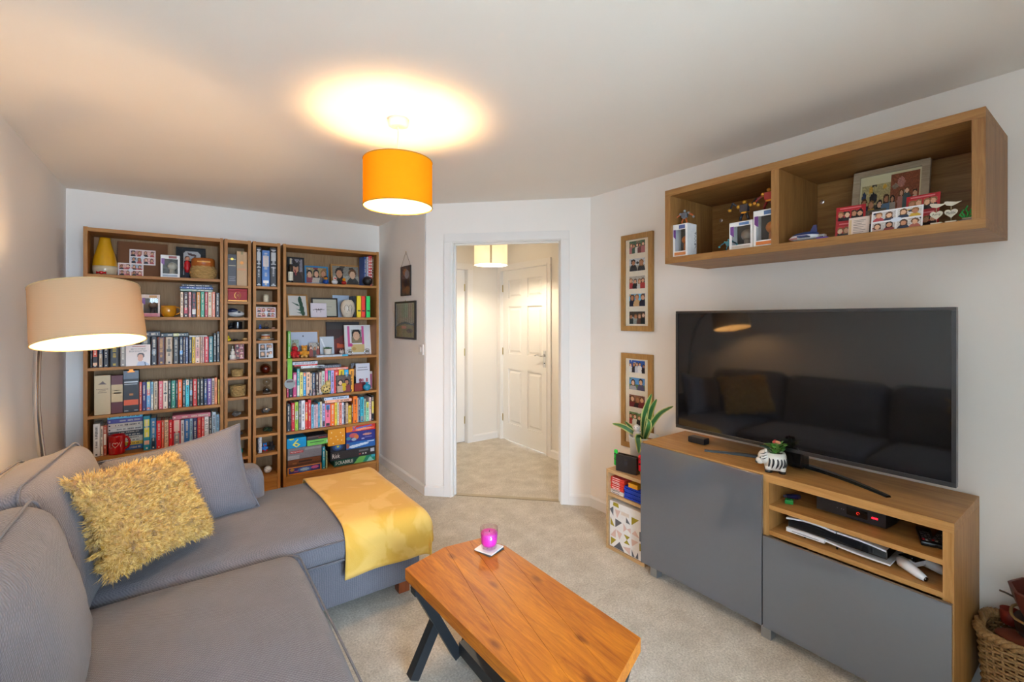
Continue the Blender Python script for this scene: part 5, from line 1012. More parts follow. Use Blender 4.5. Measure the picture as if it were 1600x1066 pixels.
pebble('crystal', 'dark green crystal two shelves below the hourglass', 'crystal', 418.5, 4.33, SN[9], .030, '2c3a2c', (1.2,1,.7), .2, 8, .28)
for k, (u0_, u1_, c_, lab_) in enumerate(((402.5,404.6,'2c2c34','black slim case, first of three beside the soft toys'),(404.8,406.8,'c8c8cc','silver slim case, second of three beside the soft toys'),(407,409.2,'d4d4d4','white slim case, third of three beside the soft toys'))):
    x0,x1,_,zt1 = fit(u0_,u1_,683,710,4.29); make_book(x1-x0-.0006, zt1-SN[10], .12, c_, ((x0+x1)/2,4.29,SN[10]+.0004), (0,0,0), lab_, 'slim cases in the hourglass tower', marks=True)
def plush(label, c, belly, loc, r, rz=0, ears=True, cat='soft toy'):
    m = mat(c, .9, var=.2, scale=120, bump=.4); mb_ = mat(belly, .9, var=.2, scale=120)
    o = item('soft_toy', [('body', MB().ball((0,0,r*1.02), r, 16, sc=(.95,.85,1)), m, True),('head', MB().ball((0,-r*.1,r*2.35), r*.72, 16), m, True),('muzzle', MB().ball((0,-r*.72,r*2.2), r*.30, 12), mb_, True),('arm', MB().ball((-r*.95,-r*.3,r*1.2), r*.34, 10, sc=(.8,.8,1.5)), m, True),('arm', MB().ball((r*.95,-r*.3,r*1.2), r*.34, 10, sc=(.8,.8,1.5)), m, True),('foot', MB().ball((-r*.5,-r*.75,r*.34), r*.34, 10), mb_, True),('foot', MB().ball((r*.5,-r*.75,r*.34), r*.34, 10), mb_, True),('eye', MB().ball((-r*.26,-r*.72,r*2.5), r*.08, 8), mat('101010', .2), True),('eye', MB().ball((r*.26,-r*.72,r*2.5), r*.08, 8), mat('101010', .2), True)], label, cat, loc, (0,0,rz))
    if ears:
        for s in (-1,1): MB().ball((s*r*.5,0,r*2.95), r*.24, 10).build('ear', m, o, smooth=True)
    return o
plush('blue and red soft toy low in the hourglass tower', '2c74c0', 'b01c24', (on_y(414.5,500,4.31)[0],4.335,SN[10]), .022)
plush('black soft toy low in the hourglass tower', '18161a', '3a3034', (on_y(424.5,500,4.31)[0],4.335,SN[10]), .0235, .2)
item('ball', [('ball', MB().ball((0,0,.030), .030, 20), mat('d8d4cc', .5), True),('seam', MB().tube([(.0303*cos(t)*cos(.5*sin(2*t)), .0303*sin(t)*cos(.5*sin(2*t)), .030+.0303*sin(.5*sin(2*t))) for t in [2*pi*k/40 for k in range(40)]], .0009, 5, closed=True), mat('8a3030'))], 'white stitched ball on the lowest shelf of the hourglass tower', 'ball', (on_y(418.5,500,4.32)[0],4.32,SN[11]))
# ------------------------------------------------------------------ right bookcase, top shelf
M_OAKF = wood('frame_oak', 'c08a4c', '9c6a32', 'x', scale=20, rough=.5); M_DKF = mat('17171a', .35)
Z1 = SB[0]
x0,x1,_,zt1 = fit(449.5,457.5,404,441,4.30); r = (x1-x0)/2; hh = zt1-Z1
item('wine_bottle', [('body', MB().lathe([(r*.92,0),(r,.004),(r,hh*.60),(r*.8,hh*.68),(r*.36,hh*.76),(r*.34,hh*.8)], 24), mat('141210', .12, coat=.5), True),('label', MB().lathe([(r*1.01,hh*.08),(r*1.01,hh*.44)], 24, cap=False), mat('d8d0bc', .6), True),('foil', MB().lathe([(r*.37,hh*.76),(r*.40,hh*.99),(r*.36,hh)], 18), mat('c8bca4', .35), True)], 'miniature dark wine bottle with a cream label on the right bookcase', 'bottle', ((x0+x1)/2+.002,4.295,Z1))
x0,x1,_,zt1 = fit(449.5,476,401,441,4.37); w = x1-x0; a = people(22,34,1,'8c8890','3c3438',['201418'],61,big=1.1); c_ell(a,11,10,5,1.6,'141014'); c_poly(a,[(8,16),(10,15),(12,24),(10,25)],'8a2030')
pic_frame(w, zt1-Z1, .016, .016, M_DKF, a, ((x0+x1)/2+.004,4.385,Z1), (LEAN,0,radians(-4)), 'black framed graduation photo behind the wine bottle')
x0,x1,_,zt1 = fit(477,514,415.5,440,4.40); w = x1-x0; pic_frame(w, zt1-Z1, .014, .014, mat('2a78a8', .4), people(40,26,3,'a89060','7a6048',['8c3c48','c8b8a8','6c7078'],62,big=1.2), ((x0+x1)/2,4.41,Z1), (LEAN,0,0), 'blue framed family photo behind the blue rubber duck')
x0,x1,_,zt1 = fit(521,567,413.5,444,4.41); w = x1-x0; pic_frame(w, zt1-Z1, .014, .016, M_OAKF, people(48,30,2,'8a8478','b0a898',['2c2824','48423c'],63,big=1.3), ((x0+x1)/2-.014,4.425,Z1), (LEAN,0,0), 'oak framed wedding photo behind the white rubber duck')
def duck(label, u, y, s, body, head, bill, extra=None):
    o = item('rubber_duck', [('body', MB().ball((0,0,s*.42), s*.48, 18, sc=(1.05,1.15,.85)), mat(body, .3), True),('tail', MB().ball((0,s*.48,s*.62), s*.15, 10, sc=(1,1.2,.8)), mat(body, .3), True),('head', MB().ball((0,-s*.08,s*1.05), s*.34, 16), mat(head, .3), True),('bill', MB().ball((0,-s*.40,s*1.0), s*.15, 10, sc=(1.5,1,.7)), mat(bill, .3), True),('eye', MB().ball((-s*.13,-s*.37,s*1.16), s*.05, 8), mat('121212', .2), True),('eye', MB().ball((s*.13,-s*.37,s*1.16), s*.05, 8), mat('121212', .2), True)], label, 'rubber duck', (on_y(u,500,y)[0],y,Z1))
    if extra: MB().ball((0,-s*.06,s*1.18), s*.33, 14, sc=(1.03,1.03,.75)).build('cap', mat(extra, .4), o, smooth=True)
    return o
duck('blue rubber duck with a dark cap and orange bill', 509, 4.305, .052, '1c50a0', 'c07a20', 'd88a18', '1a2038')
duck('white rubber duck with a red bill', 523, 4.302, .054, 'd8d4d4', 'e4dcd4', 'd83c28')
duck('red rubber duck with an orange head', 537.5, 4.30, .046, 'a81c1c', 'd8941c', 'c8881c')
for (u0_, u1_, v_, c_, lab_) in ((573.8,575.8,401.5,'b8c0cc','thin pale book between the blue and red books, top shelf of the right bookcase'),(576,578.6,400,'c03038','red and white book, left of the two at the end of the top shelf'),(578.8,581.2,400,'b82c34','red and white book, right of the two at the end of the top shelf'),(581.4,583.6,402,'5a3a1c','thin brown book at the right end of the top shelf')):
    x0,x1,_,zt1 = fit(u0_,u1_,v_,440,4.30); make_book(x1-x0-.0006, zt1-Z1, .13, c_, ((x0+x1)/2,4.30,Z1+.0004), (0,0,0), lab_, 'books on the top shelf of the right bookcase', [(.1+.1*q,.14+.1*q,'d8d0c8') for q in range(8)] if 'red' in lab_ and 'thin' not in lab_ else ())
x0,x1,_,zt1 = fit(563,573.6,402,443,4.34); make_book(.020, zt1-Z1, .085, '24447c', (x1-.022,4.330,Z1+.002), (0,0,radians(14)), 'blue book turned sideways at the end of the top shelf', 'books on the top shelf of the right bookcase')
item('globe_ornament', [('ball', MB().ball((0,0,.046), .046, 24), mat('1c1a1a', .45, var=.3), True),('stand', MB().lathe([(.026,0),(.028,.004),(.02,.008)], 20), mat('141414', .4), True),('mark', MB().ball((.012,-.040,.055), .010, 10, sc=(1,.4,1)), mat('6a6a64', .5), True)], 'round black ornament at the right end of the top shelf', 'ornament', (on_y(575.5,500,4.285)[0]-.004,4.30-.0,Z1))
# ------------------------------------------------------------------ right bookcase, second shelf
Z2 = SB[1]
def leaf_art():
    a = cv(40,46,'ddd6cc')
    for (cx, cy, rx, ry) in ((26,10,4,9),(28,20,4,9),(29,30,5,9),(31,40,4,7)): c_ell(a,cx,cy,rx,ry,'2f5340')
    c_poly(a,[(6,14),(22,20),(24,24),(18,22)],'2f5340'); c_poly(a,[(16,30),(28,32),(27,36)],'37604a'); c_poly(a,[(17,38),(30,38),(28,42)],'37604a'); return a
x0,x1,_,zt1 = fit(450,484,459,495,4.36); w = x1-x0; pic_frame(w, zt1-Z2, .012, .014, M_OAKF, leaf_art(), ((x0+x1)/2,4.37,Z2), (radians(-15),0,radians(6)), 'oak framed pressed green leaf leaning on the second shelf')
x0,x1,_,zt1 = fit(488,529,465.5,495.5,4.40); w = x1-x0; a = cv(40,28,'c8c0a8'); c_rect(a,8,12,32,13,'a8a090'); c_rect(a,12,17,28,18,'a8a090')
pic_frame(w, zt1-Z2, .012, .014, mat('2c221e', .4), a, ((x0+x1)/2,4.41,Z2), (LEAN,0,0), 'dark framed cream certificate behind the white branch card')
x0,x1,_,zt1 = fit(486,511,473.5,495.7,4.33); w = x1-x0; a = cv(36,32,'d4ccd4'); c_poly(a,[(4,16),(12,13),(17,14),(18,11),(19,14),(24,13),(33,15),(24,15),(18,16),(12,15)],'3a3038'); c_rect(a,13,14,14,21,'3a3038'); c_rect(a,22,14,23,21,'3a3038')
card('greeting_card', w, zt1-Z2, a, ((x0+x1)/2,4.335,Z2), (LEAN,0,0), 'white card with a dark winged branch drawing')
x0,x1,_,zt1 = fit(521.5,548,461,496,4.44); card('greeting_card', x1-x0, zt1-Z2, c_grain(cv(20,26,'b8c8dc'),.06,3), ((x0+x1)/2,4.455,Z2), (LEAN,0,0), 'pale blue card behind the white patterned vase', back='b8c8dc')
x0,x1,_,zt1 = fit(534,556,469,496,4.32); r = (x1-x0)/2; hh = zt1-Z2
vs_ = item('vase', [('body', MB().lathe([(r*.55,0),(r*.62,.004),(r*.95,hh*.35),(r,hh*.55),(r*.88,hh*.82),(r*.6,hh*.97),(r*.5,hh),(r*.42,hh*.97)], 32, sy=.62), mat('cfc2ae', .35), True)], 'white flattened vase painted with black looping lines', 'vase', ((x0+x1)/2-.012,4.310,Z2))
def vline(pts):
    P = []
    for px, pz in pts:
        t = pz/hh; rr = r*(.62+.38*sin(pi*min(1,max(0,t*.9+.05)))); q = max(-.95,min(.95,px/rr)); P.append((px, -rr*.62*sqrt(1-q*q)-.0008, pz))
    MB().tube(P, .0012, 5).build('painted_line', mat('241e1c'), vs_)
vline([(-.022+.030*sin(t)*.6, hh*.5+.045*cos(t)*.7) for t in [k*.35 for k in range(-6,9)]]); vline([(.012+.016*sin(t), hh*.52+.03*cos(t)) for t in [k*.4 for k in range(-7,8)]]); vline([(.022,hh*.2),(.026,hh*.4),(.018,hh*.55)]); vline([(-.026,hh*.22),(-.02,hh*.18),(-.013,hh*.22)])
for (u0_, u1_, v_, c_, lab_, dy) in ((552,556.6,463,'1c1a1a','black book beside the yellow one, second shelf of the right bookcase',.02),(558.2,564.4,462.5,'e0c01c','yellow book beside the red one, second shelf of the right bookcase',0),(565,571,463,'d83424','red book between the yellow and green ones, second shelf',0),(571.4,572.4,463,'2a2a2a','very thin black book between the red and green ones',0),(572.6,578.6,463,'2ac060','bright green book at the right end of the second shelf',0)):
    x0,x1,_,zt1 = fit(u0_,u1_,v_,490,4.29+dy); make_book(x1-x0-.0006, zt1-Z2, .14, c_, ((x0+x1)/2,4.29+dy,Z2+.0004), (0,0,0), lab_, 'bright books on the second shelf of the right bookcase', [(.28,.34,'2a2a2a')] if dy == 0 and u1_-u0_ > 3 else (), marks=False)
# ------------------------------------------------------------------ right bookcase, third shelf
Z3 = SB[2]
x0,x1,_,zt1 = fit(449,453.5,518,560,4.30); make_book(x1-x0, zt1-Z3, .17, '5c9a2c', (x0+.011+.004,4.30,Z3+.0004), (0,0,0), 'tall green book at the left end of the third shelf, right bookcase', 'books on the third shelf of the right bookcase')
x0,x1,_,zt1 = fit(453.5,500,517,553,4.44); w = x1-x0; a = cv(44,34,'c4c8d4'); c_rect(a,0,20,44,34,'8c8c94'); c_ell(a,20,6,1.2,1.2,'3c3c44'); c_rect(a,19.5,7,20.5,20,'54545c'); c_rect(a,24,22,44,34,'6c6864')
pic_frame(w, zt1-Z3, .012, .014, M_OAKF, a, ((x0+x1)/2,4.45,Z3), (LEAN,0,0), 'oak framed grey landscape photo behind the red soft toy')
x0,x1,_,zt1 = fit(454,468,531,556,4.38); card('photo_print', x1-x0, zt1-Z3, people(16,24,1,'8ca090','a89870',['7c6c54'],71), ((x0+x1)/2,4.39,Z3), (LEAN,0,0), 'small green landscape print behind the red soft toy', 'photo')
x0,x1,_,zt1 = fit(484,500,536,555,4.36); card('photo_print', x1-x0, zt1-Z3, people(20,22,3,'a4a098','5c5850',['8c3c34','54504c'],72), ((x0+x1)/2,4.37,Z3), (LEAN,0,0), 'small group photo between the orange toy and the white card', 'photo')
x0,x1,_,zt1 = fit(501,523,526,553,4.40); a = cv(26,30,'c4ccd4'); c_poly(a,[(1,3),(4,3),(11,20),(9,21)],'eef2f6'); card('greeting_card', x1-x0, zt1-Z3, a, ((x0+x1)/2,4.41,Z3), (LEAN,0,0), 'pale card behind the small potted succulent')
x0,x1,_,zt1 = fit(510,562,503.5,553,4.50); w = x1-x0; a = cv(40,36,'3c2420'); c_poly(a,[(0,36),(0,22),(14,18),(24,12),(40,16),(40,36)],'6a2018'); c_poly(a,[(12,24),(24,26),(34,25),(34,28),(12,29)],'c84c1c'); c_poly(a,[(20,24),(23,14),(24,14),(22,24)],'c8583c'); c_rect(a,0,0,40,8,'3a322e')
item('canvas_picture', [('canvas', MB().box(-w/2,w/2,0,.016,0,zt1-Z3,b=.002), mat('3a2420', .8))], 'dark red canvas picture of a tree at the back of the third shelf', 'picture', ((x0+x1)/2,4.485,Z3+.003), (radians(-6),0,0))
print_obj('print', a, w*.98, (zt1-Z3)*.98, bpy.data.objects['canvas_picture'], (0,-.0006,(zt1-Z3)/2))
x0,x1,_,zt1 = fit(540,583,508,555,4.38); w = x1-x0; hh = zt1-Z3; a = cv(44,48,'e4e0dc'); c_rect(a,4,0,8,36,'d85c94'); c_rect(a,30,0,34,36,'d85c94'); a[6:30,11:30] = people(19,24,1,'9ca4a0','7c7460',['8a7858'],73,big=1.9); c_rect(a,10,32,34,46,'d8b878'); c_ell(a,15,40,4,3,'c89850'); c_ell(a,9,33,4,3,'d04888')
pic_frame(w, hh, .010, .014, mat('e4ded8', .5), a, ((x0+x1)/2,4.39,Z3), (LEAN,0,0), 'white framed portrait decorated with pink ribbons')
for k, u in enumerate((547,574)):
    o = item('napkin_ring', [('ring', MB().tube([(.026*cos(2*pi*q/28),0,.029+.026*sin(2*pi*q/28)) for q in range(28)], .0022, 6, closed=True), M_CHROME, True),('leaf', MB().ball((-.006,-.003,.034), .012, 10, sc=(1.1,.3,.8)), mat('8a8478', .25, metal=.8), True),('leaf', MB().ball((.010,-.003,.030), .010, 10, sc=(.8,.3,1.1)), mat('8a8478', .25, metal=.8), True)], ('silver leafy ring ornament left of the ribboned portrait','silver leafy ring ornament right of the ribboned portrait')[k], 'ornament', (on_y(u,500,4.31)[0],4.315,Z3))
sp = item('succulent', [('pot', MB().lathe([(.026,0),(.030,.003),(.036,.050),(.034,.052),(.030,.046),(.002,.044)], 28), mat('d4cec4', .5), True)], 'small green succulent in a white pot on the third shelf', 'plant', (on_y(513,500,4.32)[0],4.335,Z3+.017))
for k in range(26):
    a_ = k*2.4; q = .034*sqrt((k+.5)/26); MB().tube([(q*.5*cos(a_),q*.5*sin(a_),.045),(q*cos(a_),q*sin(a_),.062-q*.2),(q*1.25*cos(a_),q*1.25*sin(a_),.070-q*.3)], [.004,.005,.001], 6).build('leaf', mat('3c6a3c', .5, var=.2), sp, smooth=True)
x0,x1,_,_ = fit(495,544,552,560,4.27); w = x1-x0
bx_ = item('flat_box', [('body', MB().box(0,w,0,.11,0,.0165,b=.001), mat('ccd0d8', .45))], 'flat white and blue box lying under the succulent', 'box', (x0,4.268,Z3-.0004))
MB().quad((w*.80,-.0006,.0005),(w,-.0006,.0005),(w,-.0006,.0162),(w*.80,-.0006,.0162)).build('blue_end', mat('3ca8cc', .45), bx_); MB().quad((w*.18,-.0006,.006),(w*.52,-.0006,.006),(w*.50,-.0006,.011),(w*.20,-.0006,.011)).build('lettering', mat('8c94a0', .45), bx_)
plush('red smiling soft toy at the left of the third shelf', 'b8141c', 'c83c34', (on_y(461.5,500,4.29)[0],4.32,Z3), .034, .2, ears=False); plush('orange soft toy beside the red one', 'd8922c', 'e0b060', (on_y(476.5,500,4.30)[0],4.325,Z3), .034, -.2, ears=True)
item('cat_ornament', [('body', MB().ball((0,0,.018), .020, 12, sc=(1.2,.8,.9)), mat('b8a8a0', .4), True),('ear', MB().lathe([(.007,0),(.001,.014)], 8, Matrix.Translation((-.012,0,.030))), mat('b8a8a0', .4)),('ear', MB().lathe([(.007,0),(.001,.014)], 8, Matrix.Translation((.012,0,.030))), mat('b8a8a0', .4)),('nose', MB().ball((0,-.016,.018), .004, 8), mat('2a2024'), True)], 'small pale cat-eared ornament beside the ribboned portrait', 'ornament', (on_y(533,500,4.34)[0],4.37-.05,Z3+.017))
# lime ribbon with a medal hanging down from the third shelf
xm = on_y(452.8,560,4.244)[0]
md = thing('medal', 'round silver medal on a lime green ribbon hanging from the third shelf', 'medal', (xm,4.240,0))
rw = .018
def strip(P, w, t=.001):
    vs = []; fs = []
    for (y, z) in P: vs += [(-w,y,z),(w,y,z)]
    for i in range(len(P)-1): fs.append((2*i,2*i+1,2*i+3,2*i+2))
    return MB().add(vs, fs)
zm = on_y(452.5,600,4.24)[1]
o = strip([(.050,Z3+.003),(.012,Z3+.0030),(.0045,Z3+.0015),(.002,Z3-.008),(.002,zm+.035)], rw).build('ribbon', mat('76b82c', .5, var=.12), md); sd_ = o.modifiers.new('t','SOLIDIFY'); sd_.thickness = .0012; sd_.offset = 0
MB().lathe([(.038,-.0025),(.041,-.001),(.041,.001),(.038,.0025)], 32, Matrix.Translation((0,.001,zm)) @ Matrix.Rotation(radians(90),4,'X')).build('disc', mat('7c7c78', .45, metal=.7), md)
MB().tube([(.0405*cos(2*pi*k/36),-.0015,zm+.0405*sin(2*pi*k/36)) for k in range(36)], .0025, 6, closed=True).build('disc_rim', mat('a8a8a4', .35, metal=.8), md, smooth=True)
MB().box(-.025,.025,-.0035,-.002,zm+.012,zm+.027).build('emblem', mat('3a1c20', .4), md)
# ------------------------------------------------------------------ right bookcase, fourth shelf extras
Z4 = SB[3]
for k, (u, h_, c_) in enumerate(((485,.052,'8a8a92'),(490.5,.058,'a89aa4'),(496.5,.046,'9c9a8c'))):
    item('figurine', [('body', MB().lathe([(.012,0),(.014,.004),(.010,h_*.5),(.006,h_*.62)], 14), mat(c_, .35, metal=.4), True),('head', MB().ball((0,0,h_*.8), h_*.18, 12), mat(c_, .35, metal=.4), True)], ('pewter figurine, left of three by the spotted cat','taller pewter figurine, middle of three by the spotted cat','pewter figurine, right of three next to the spotted cat')[k], 'figurine', (on_y(u,600,4.27)[0],4.268,Z4))
ct = item('spotted_cat', [('body', MB().ball((0,0,.045), .040, 18, sc=(1.12,.8,1.05)), mat('d8bc74', .3), True),('head', MB().ball((.016,-.006,.092), .026, 16), mat('d8bc74', .3), True),('ear', MB().lathe([(.009,0),(.001,.020)], 8, Matrix.Translation((.004,-.006,.110))), mat('d8bc74', .3)),('ear', MB().lathe([(.009,0),(.001,.020)], 8, Matrix.Translation((.030,-.006,.110))), mat('d8bc74', .3)),('base', MB().lathe([(.030,0),(.032,.004),(.026,.010)], 20), mat('2a2018', .5), True)], 'yellow spotted cat ornament at the front of the fourth shelf', 'ornament', (on_y(510,600,4.268)[0],4.285,Z4))
ct.location.y = 4.2495+.034
for (px, pz) in ((-.022,.06),(.004,.036),(-.010,.028),(.022,.048),(.000,.066),(-.028,.040)): MB().ball((px,-.031*sqrt(max(.05,1-(px/.046)**2)),pz), .0065, 8, sc=(1,.35,1)).build('spot', mat('3a2414', .5), ct, smooth=True)
x0,x1,_,zt1 = fit(526,549,586.5,616,4.262); w = x1-x0; a = people(24,30,2,'6c5c54','7a6c5c',['c8a890','8a3c3c'],81); c_ell(a,13,17,4,3.5,'e0b81c'); c_ell(a,13,24,3.5,4,'e0b81c')
pic_frame(w, zt1-Z4, .006, .010, mat('34302c', .4), a, ((x0+x1)/2,4.262,Z4), (radians(-7),0,radians(2)), 'small framed picture with a yellow shape leaning on the fourth-shelf books')
x0,x1,_,zt1 = fit(558.5,580.5,568.5,602,4.30); w = x1-x0; hh = zt1-Z4; a = cv(30,44,'d4d4dc'); c_ell(a,9,28,3,3.5,'8a3c48'); c_ell(a,14,28,2.5,3,'c0707c'); c_rect(a,6,31,19,38,'6a2030'); c_ell(a,23,28,2.5,3.5,'b0505c'); c_rect(a,0,37,6,41,'b4b8c4'); c_rect(a,6,37,20,44,'6a2030')
gc = card('greeting_card', w, hh, a, ((x0+x1)/2,4.33,Z4), (radians(-6),0,0), 'white card with small maroon figures behind the turquoise pot'); 
for zz, k in ((.83,.32),(.74,.38)):
    mb = MB(); n = 9
    for q in range(n): mb.quad((w*(-k+2*k*q/n),-.0009,hh*zz),(w*(-k+2*k*(q+.65)/n),-.0009,hh*zz),(w*(-k+2*k*(q+.65)/n),-.0009,hh*(zz+.03)),(w*(-k+2*k*q/n),-.0009,hh*(zz+.03)))
    mb.build('lettering', mat('3c3a44'), gc)
x0,x1,_,zt1 = fit(550.5,559,568,597,4.42); card('photo_print', x1-x0+.03, zt1-Z4, people(20,36,1,'8c8c90','70707a',['2a2a30'],82), ((x0+x1)/2+.015,4.43,Z4), (LEAN,0,0), 'grey photo print standing behind the white card', 'photo')
x0,x1,_,zt1 = fit(554,566,599.5,611,4.285); w = x1-x0; item('small_box', [('body', MB().box(-w/2,w/2,0,.03,0,(zt1-Z4)*.8,b=.0015), mat('8a1a10', .5)),('lid', MB().box(-w/2-.001,w/2+.001,-.001,.031,(zt1-Z4)*.8,zt1-Z4,b=.0015), mat('7a1810', .5))], 'small dark red box left of the turquoise pot', 'box', ((x0+x1)/2,4.285,Z4))
item('pot', [('body', MB().ball((0,0,.030), .036, 20, sc=(1,.9,.84)), mat('1490b4', .2, coat=.4), True),('neck', MB().lathe([(.013,.052),(.012,.064),(.018,.074),(.015,.074),(.009,.062)], 20, cap=False), mat('1490b4', .2), True),('foot', MB().lathe([(.020,0),(.018,.006)], 20), mat('12789a', .3))], 'round turquoise pot on the right of the fourth shelf', 'pot', (on_y(573,605,4.29)[0],4.285,Z4))
x0,x1,_,zt1 = fit(580,587,580,606,4.35); item('photo_block', [('block', MB().box(-.016,.016,0,.018,0,zt1-Z4,b=.006), mat('c8c0b8', .2, coat=.4)),('picture', MB().quad((-.012,-.0006,.012),(.012,-.0006,.012),(.012,-.0006,(zt1-Z4)*.85),(-.012,-.0006,(zt1-Z4)*.85)), mat('a04868', .4))], 'rounded photo block with a pink picture beside the turquoise pot', 'ornament', (min((x0+x1)/2,1.468),4.35,Z4))
# ------------------------------------------------------------------ right bookcase, bottom shelf: board games
ZB = .108
def game(label, u0, u1, z, h, y, d, c, paint_fn=None, text=None, cat='board game', lid=.6):
    x0 = max(.7135, on_y(u0,700,y)[0]); x1 = min(1.489, on_y(u1,700,y)[0]); w = x1-x0
    o = item('board_game', [('box_base', MB().box(-w/2+.0015,w/2-.0015,.0015,d-.0015,0,h*.5,b=.001), mat(c, .45)),('box_lid', MB().box(-w/2,w/2,0,d,h*(1-lid) if lid < 1 else 0.001,h,b=.001), mat(c, .4, var=.05))], label, cat, ((x0+x1)/2,y,z))
    if paint_fn is not None: print_obj('print', paint_fn, w*.992, h*.965, o, (0,-.0006,h*.5))
    for (s, px, pz, tw, th, col) in (text or []): letter(s, mat(col, .4), o, (w*px,-.0011,h*pz), w=w*tw, h=h*th)
    return z+h+.0012, o
def stripes(w, h, bg, specs):
    a = cv(w, h, bg)
    for (x0,y0,x1,y1,c) in specs: c_rect(a, x0, y0, x1, y1, c)
    return a
yb_ = 4.285
def zz(u, v): return on_y(u, v, yb_)[1]
z = ZB
a = stripes(60,16,'e09020',[(2,2,58,14,'2c2a78')]); c_ell(a,30,8,13,5,'3c6cc0'); c_ell(a,30,8,8,3,'9cc4e0'); c_ell(a,48,7,7,3,'c85c9c'); c_ell(a,8,6,4,3,'b08830'); c_ell(a,15,10,4,1.5,'a058a0')
z, _ = game('blue and purple board game with an orange border, bottom of the left pile', 449, 502.5, z, .066, yb_, .22, '2c2a78', a, lid=1)
a = c_grain(stripes(50,12,'6a3c22',[(0,8,50,12,'4a2818')]),.15,4); c_rect(a,16,3,36,6,'2c1810'); c_rect(a,7,5,13,8,'8a5a34')
z, _ = game('brown board game second from the bottom of the left pile', 449.5, 502, z, .060, yb_, .22, '5a3420', a, lid=1)
a = c_grain(stripes(60,22,'7c7c84',[(0,14,20,22,'a0a0a8'),(30,2,60,6,'94949c')]),.12,5); c_rect(a,4,5,27,10,'b02028')
z, _ = game('grey property-trading board game in the left pile, red banner', 449.5, 502.5, z, .098, yb_, .22, '6c6c74', a, [('MONOPOLY',-.24,.66,.34,.14,'e8e4e4')], lid=1)
zl = z
a = cv(40,20,'0a96d0'); c_ell(a,9,1,5,2,'e0d840')
z6, o6 = game('cyan game box with a big yellow 6 on top of the left pile', 448.5, 478.5, zl, .086, yb_, .20, '0a92cc', a, [('6',-.02,.47,.5,.82,'e8e04a')], lid=1)
a = stripes(40,12,'78cc60',[(5,4,30,6,'3c6a3c'),(14,8,26,9,'5a9c4c'),(35,3,39,9,'c4dcc0')])
zg, _ = game('green game box beside the cyan one', 480, 514.5, zl, .048, yb_, .20, '70c458', a, lid=1)
a = stripes(40,10,'3a3034',[(2,1,22,4,'6a5850'),(22,5,38,7,'a83838')])
zd, _ = game('dark red and black game box lying on the green box', 479.5, 512, zg, .034, yb_, .20, '3a3034', a, lid=1)
make_book(.024, on_y(505,697,yb_)[1]-ZB-.012, .18, '168098', (on_y(506.5,700,yb_)[0],yb_+.012,ZB+.0004), (0,0,0), 'teal book standing between the two piles of games', 'books on the bottom shelf of the right bookcase')
make_book(.009, .150, .14, 'c4c890', (on_y(511.5,700,yb_)[0],yb_+.02,ZB+.0004), (0,0,0), 'small pale green book beside the teal one on the bottom shelf', 'books on the bottom shelf of the right bookcase')
z = ZB
a = stripes(64,10,'0c4c40',[(40,0,64,10,'1c8c6c')]); c_poly(a,[(30,10),(38,0),(50,0),(44,10)],'6cb85c'); c_poly(a,[(50,10),(56,2),(62,10)],'90d0c0'); c_rect(a,58,0,64,4,'3ca8c0')
z, _ = game('green word-tile board game at the bottom of the right pile', 522, 588.5, z, .058, yb_, .20, '0c4c40', a, [('SCRABBLE',-.26,.55,.42,.52,'e8e8e4')], lid=1)
a = c_grain(stripes(64,14,'2c2c32',[(40,3,54,6,'6c6c72'),(57,3,63,9,'c4c4c8'),(40,9,43,11,'b04038'),(45,9,47,11,'d0d0d0'),(49,9,51,11,'d0d0d0')]),.1,6)
z, _ = game('black strategy board game second from the bottom of the right pile', 516.5, 588.5, z, .078, yb_, .20, '2a2a30', a, [('Risk',-.38,.5,.16,.5,'e0dcdc')], lid=1)
zr = z
a = cv(40,16,'1c2436'); c_ell(a,20,6,15,9,'20447c'); c_ell(a,20,6,9,5.5,'3c74b0'); c_ell(a,20,5,3.5,2.5,'c8cc40')
z1, _ = game('dark blue game box with round rings under the orange cube', 516.5, 539.5, zr, .060, yb_+.01, .19, '1c2436', a, lid=1)
a = cv(50,16,'2468b8'); c_rect(a,36,2,48,4,'dce8f4'); c_poly(a,[(4,13),(6,8),(20,6),(34,4),(40,6),(36,9),(12,14)],'c8dcf0'); c_ell(a,2,8,3,6,'9c5c4c')
z2, _ = game('bright blue board game under the purple-blue one in the right pile', 541, 588.5, zr, .064, yb_, .20, '2060b0', a, lid=1)
a = c_grain(cv(50,26,'2c3488'),.15,8); c_ell(a,12,9,7,6,'c85c60'); c_ell(a,17,14,4,6,'d87838'); c_ell(a,4,16,4,4,'3c8c9c'); c_ell(a,13,20,4,4,'9cb4c8'); c_ell(a,36,10,8,3,'c88a7c'); c_ell(a,38,18,6,1.5,'7c84c4'); c_rect(a,26,19,31,23,'9ca4d0')
z3, _ = game('purple-blue board game under the red and orange box', 541, 588.5, z2, .092, yb_, .20, '2a3080', a, lid=1)
a = cv(50,16,'e03420'); c_poly(a,[(0,0),(18,0),(8,16),(0,16)],'f08020'); c_poly(a,[(14,12),(30,8),(48,10),(48,12),(20,15)],'f0a080'); c_poly(a,[(16,6),(44,3),(45,6),(17,10)],'5c78c8')
hz = min(.078, SB[4]-.025-z3)
game('red and orange game box with a blue 5 on top of the right pile', 541, 588.5, z3, hz, yb_, .20, 'dc3420', a, [('5',-.24,.5,.12,.72,'2c5cb8')], lid=1)
a = cv(30,30,'e89a20')
for (px, py) in ((5,16),(14,14),(22,8),(17,20),(24,22),(9,26),(6,6),(26,14)): c_ell(a,px,py,1.1,1.1,'f4d8a0')
x0 = on_y(512.5,700,yb_-.012)[0]; x1 = on_y(539.3,700,yb_-.012)[0]; w = x1-x0
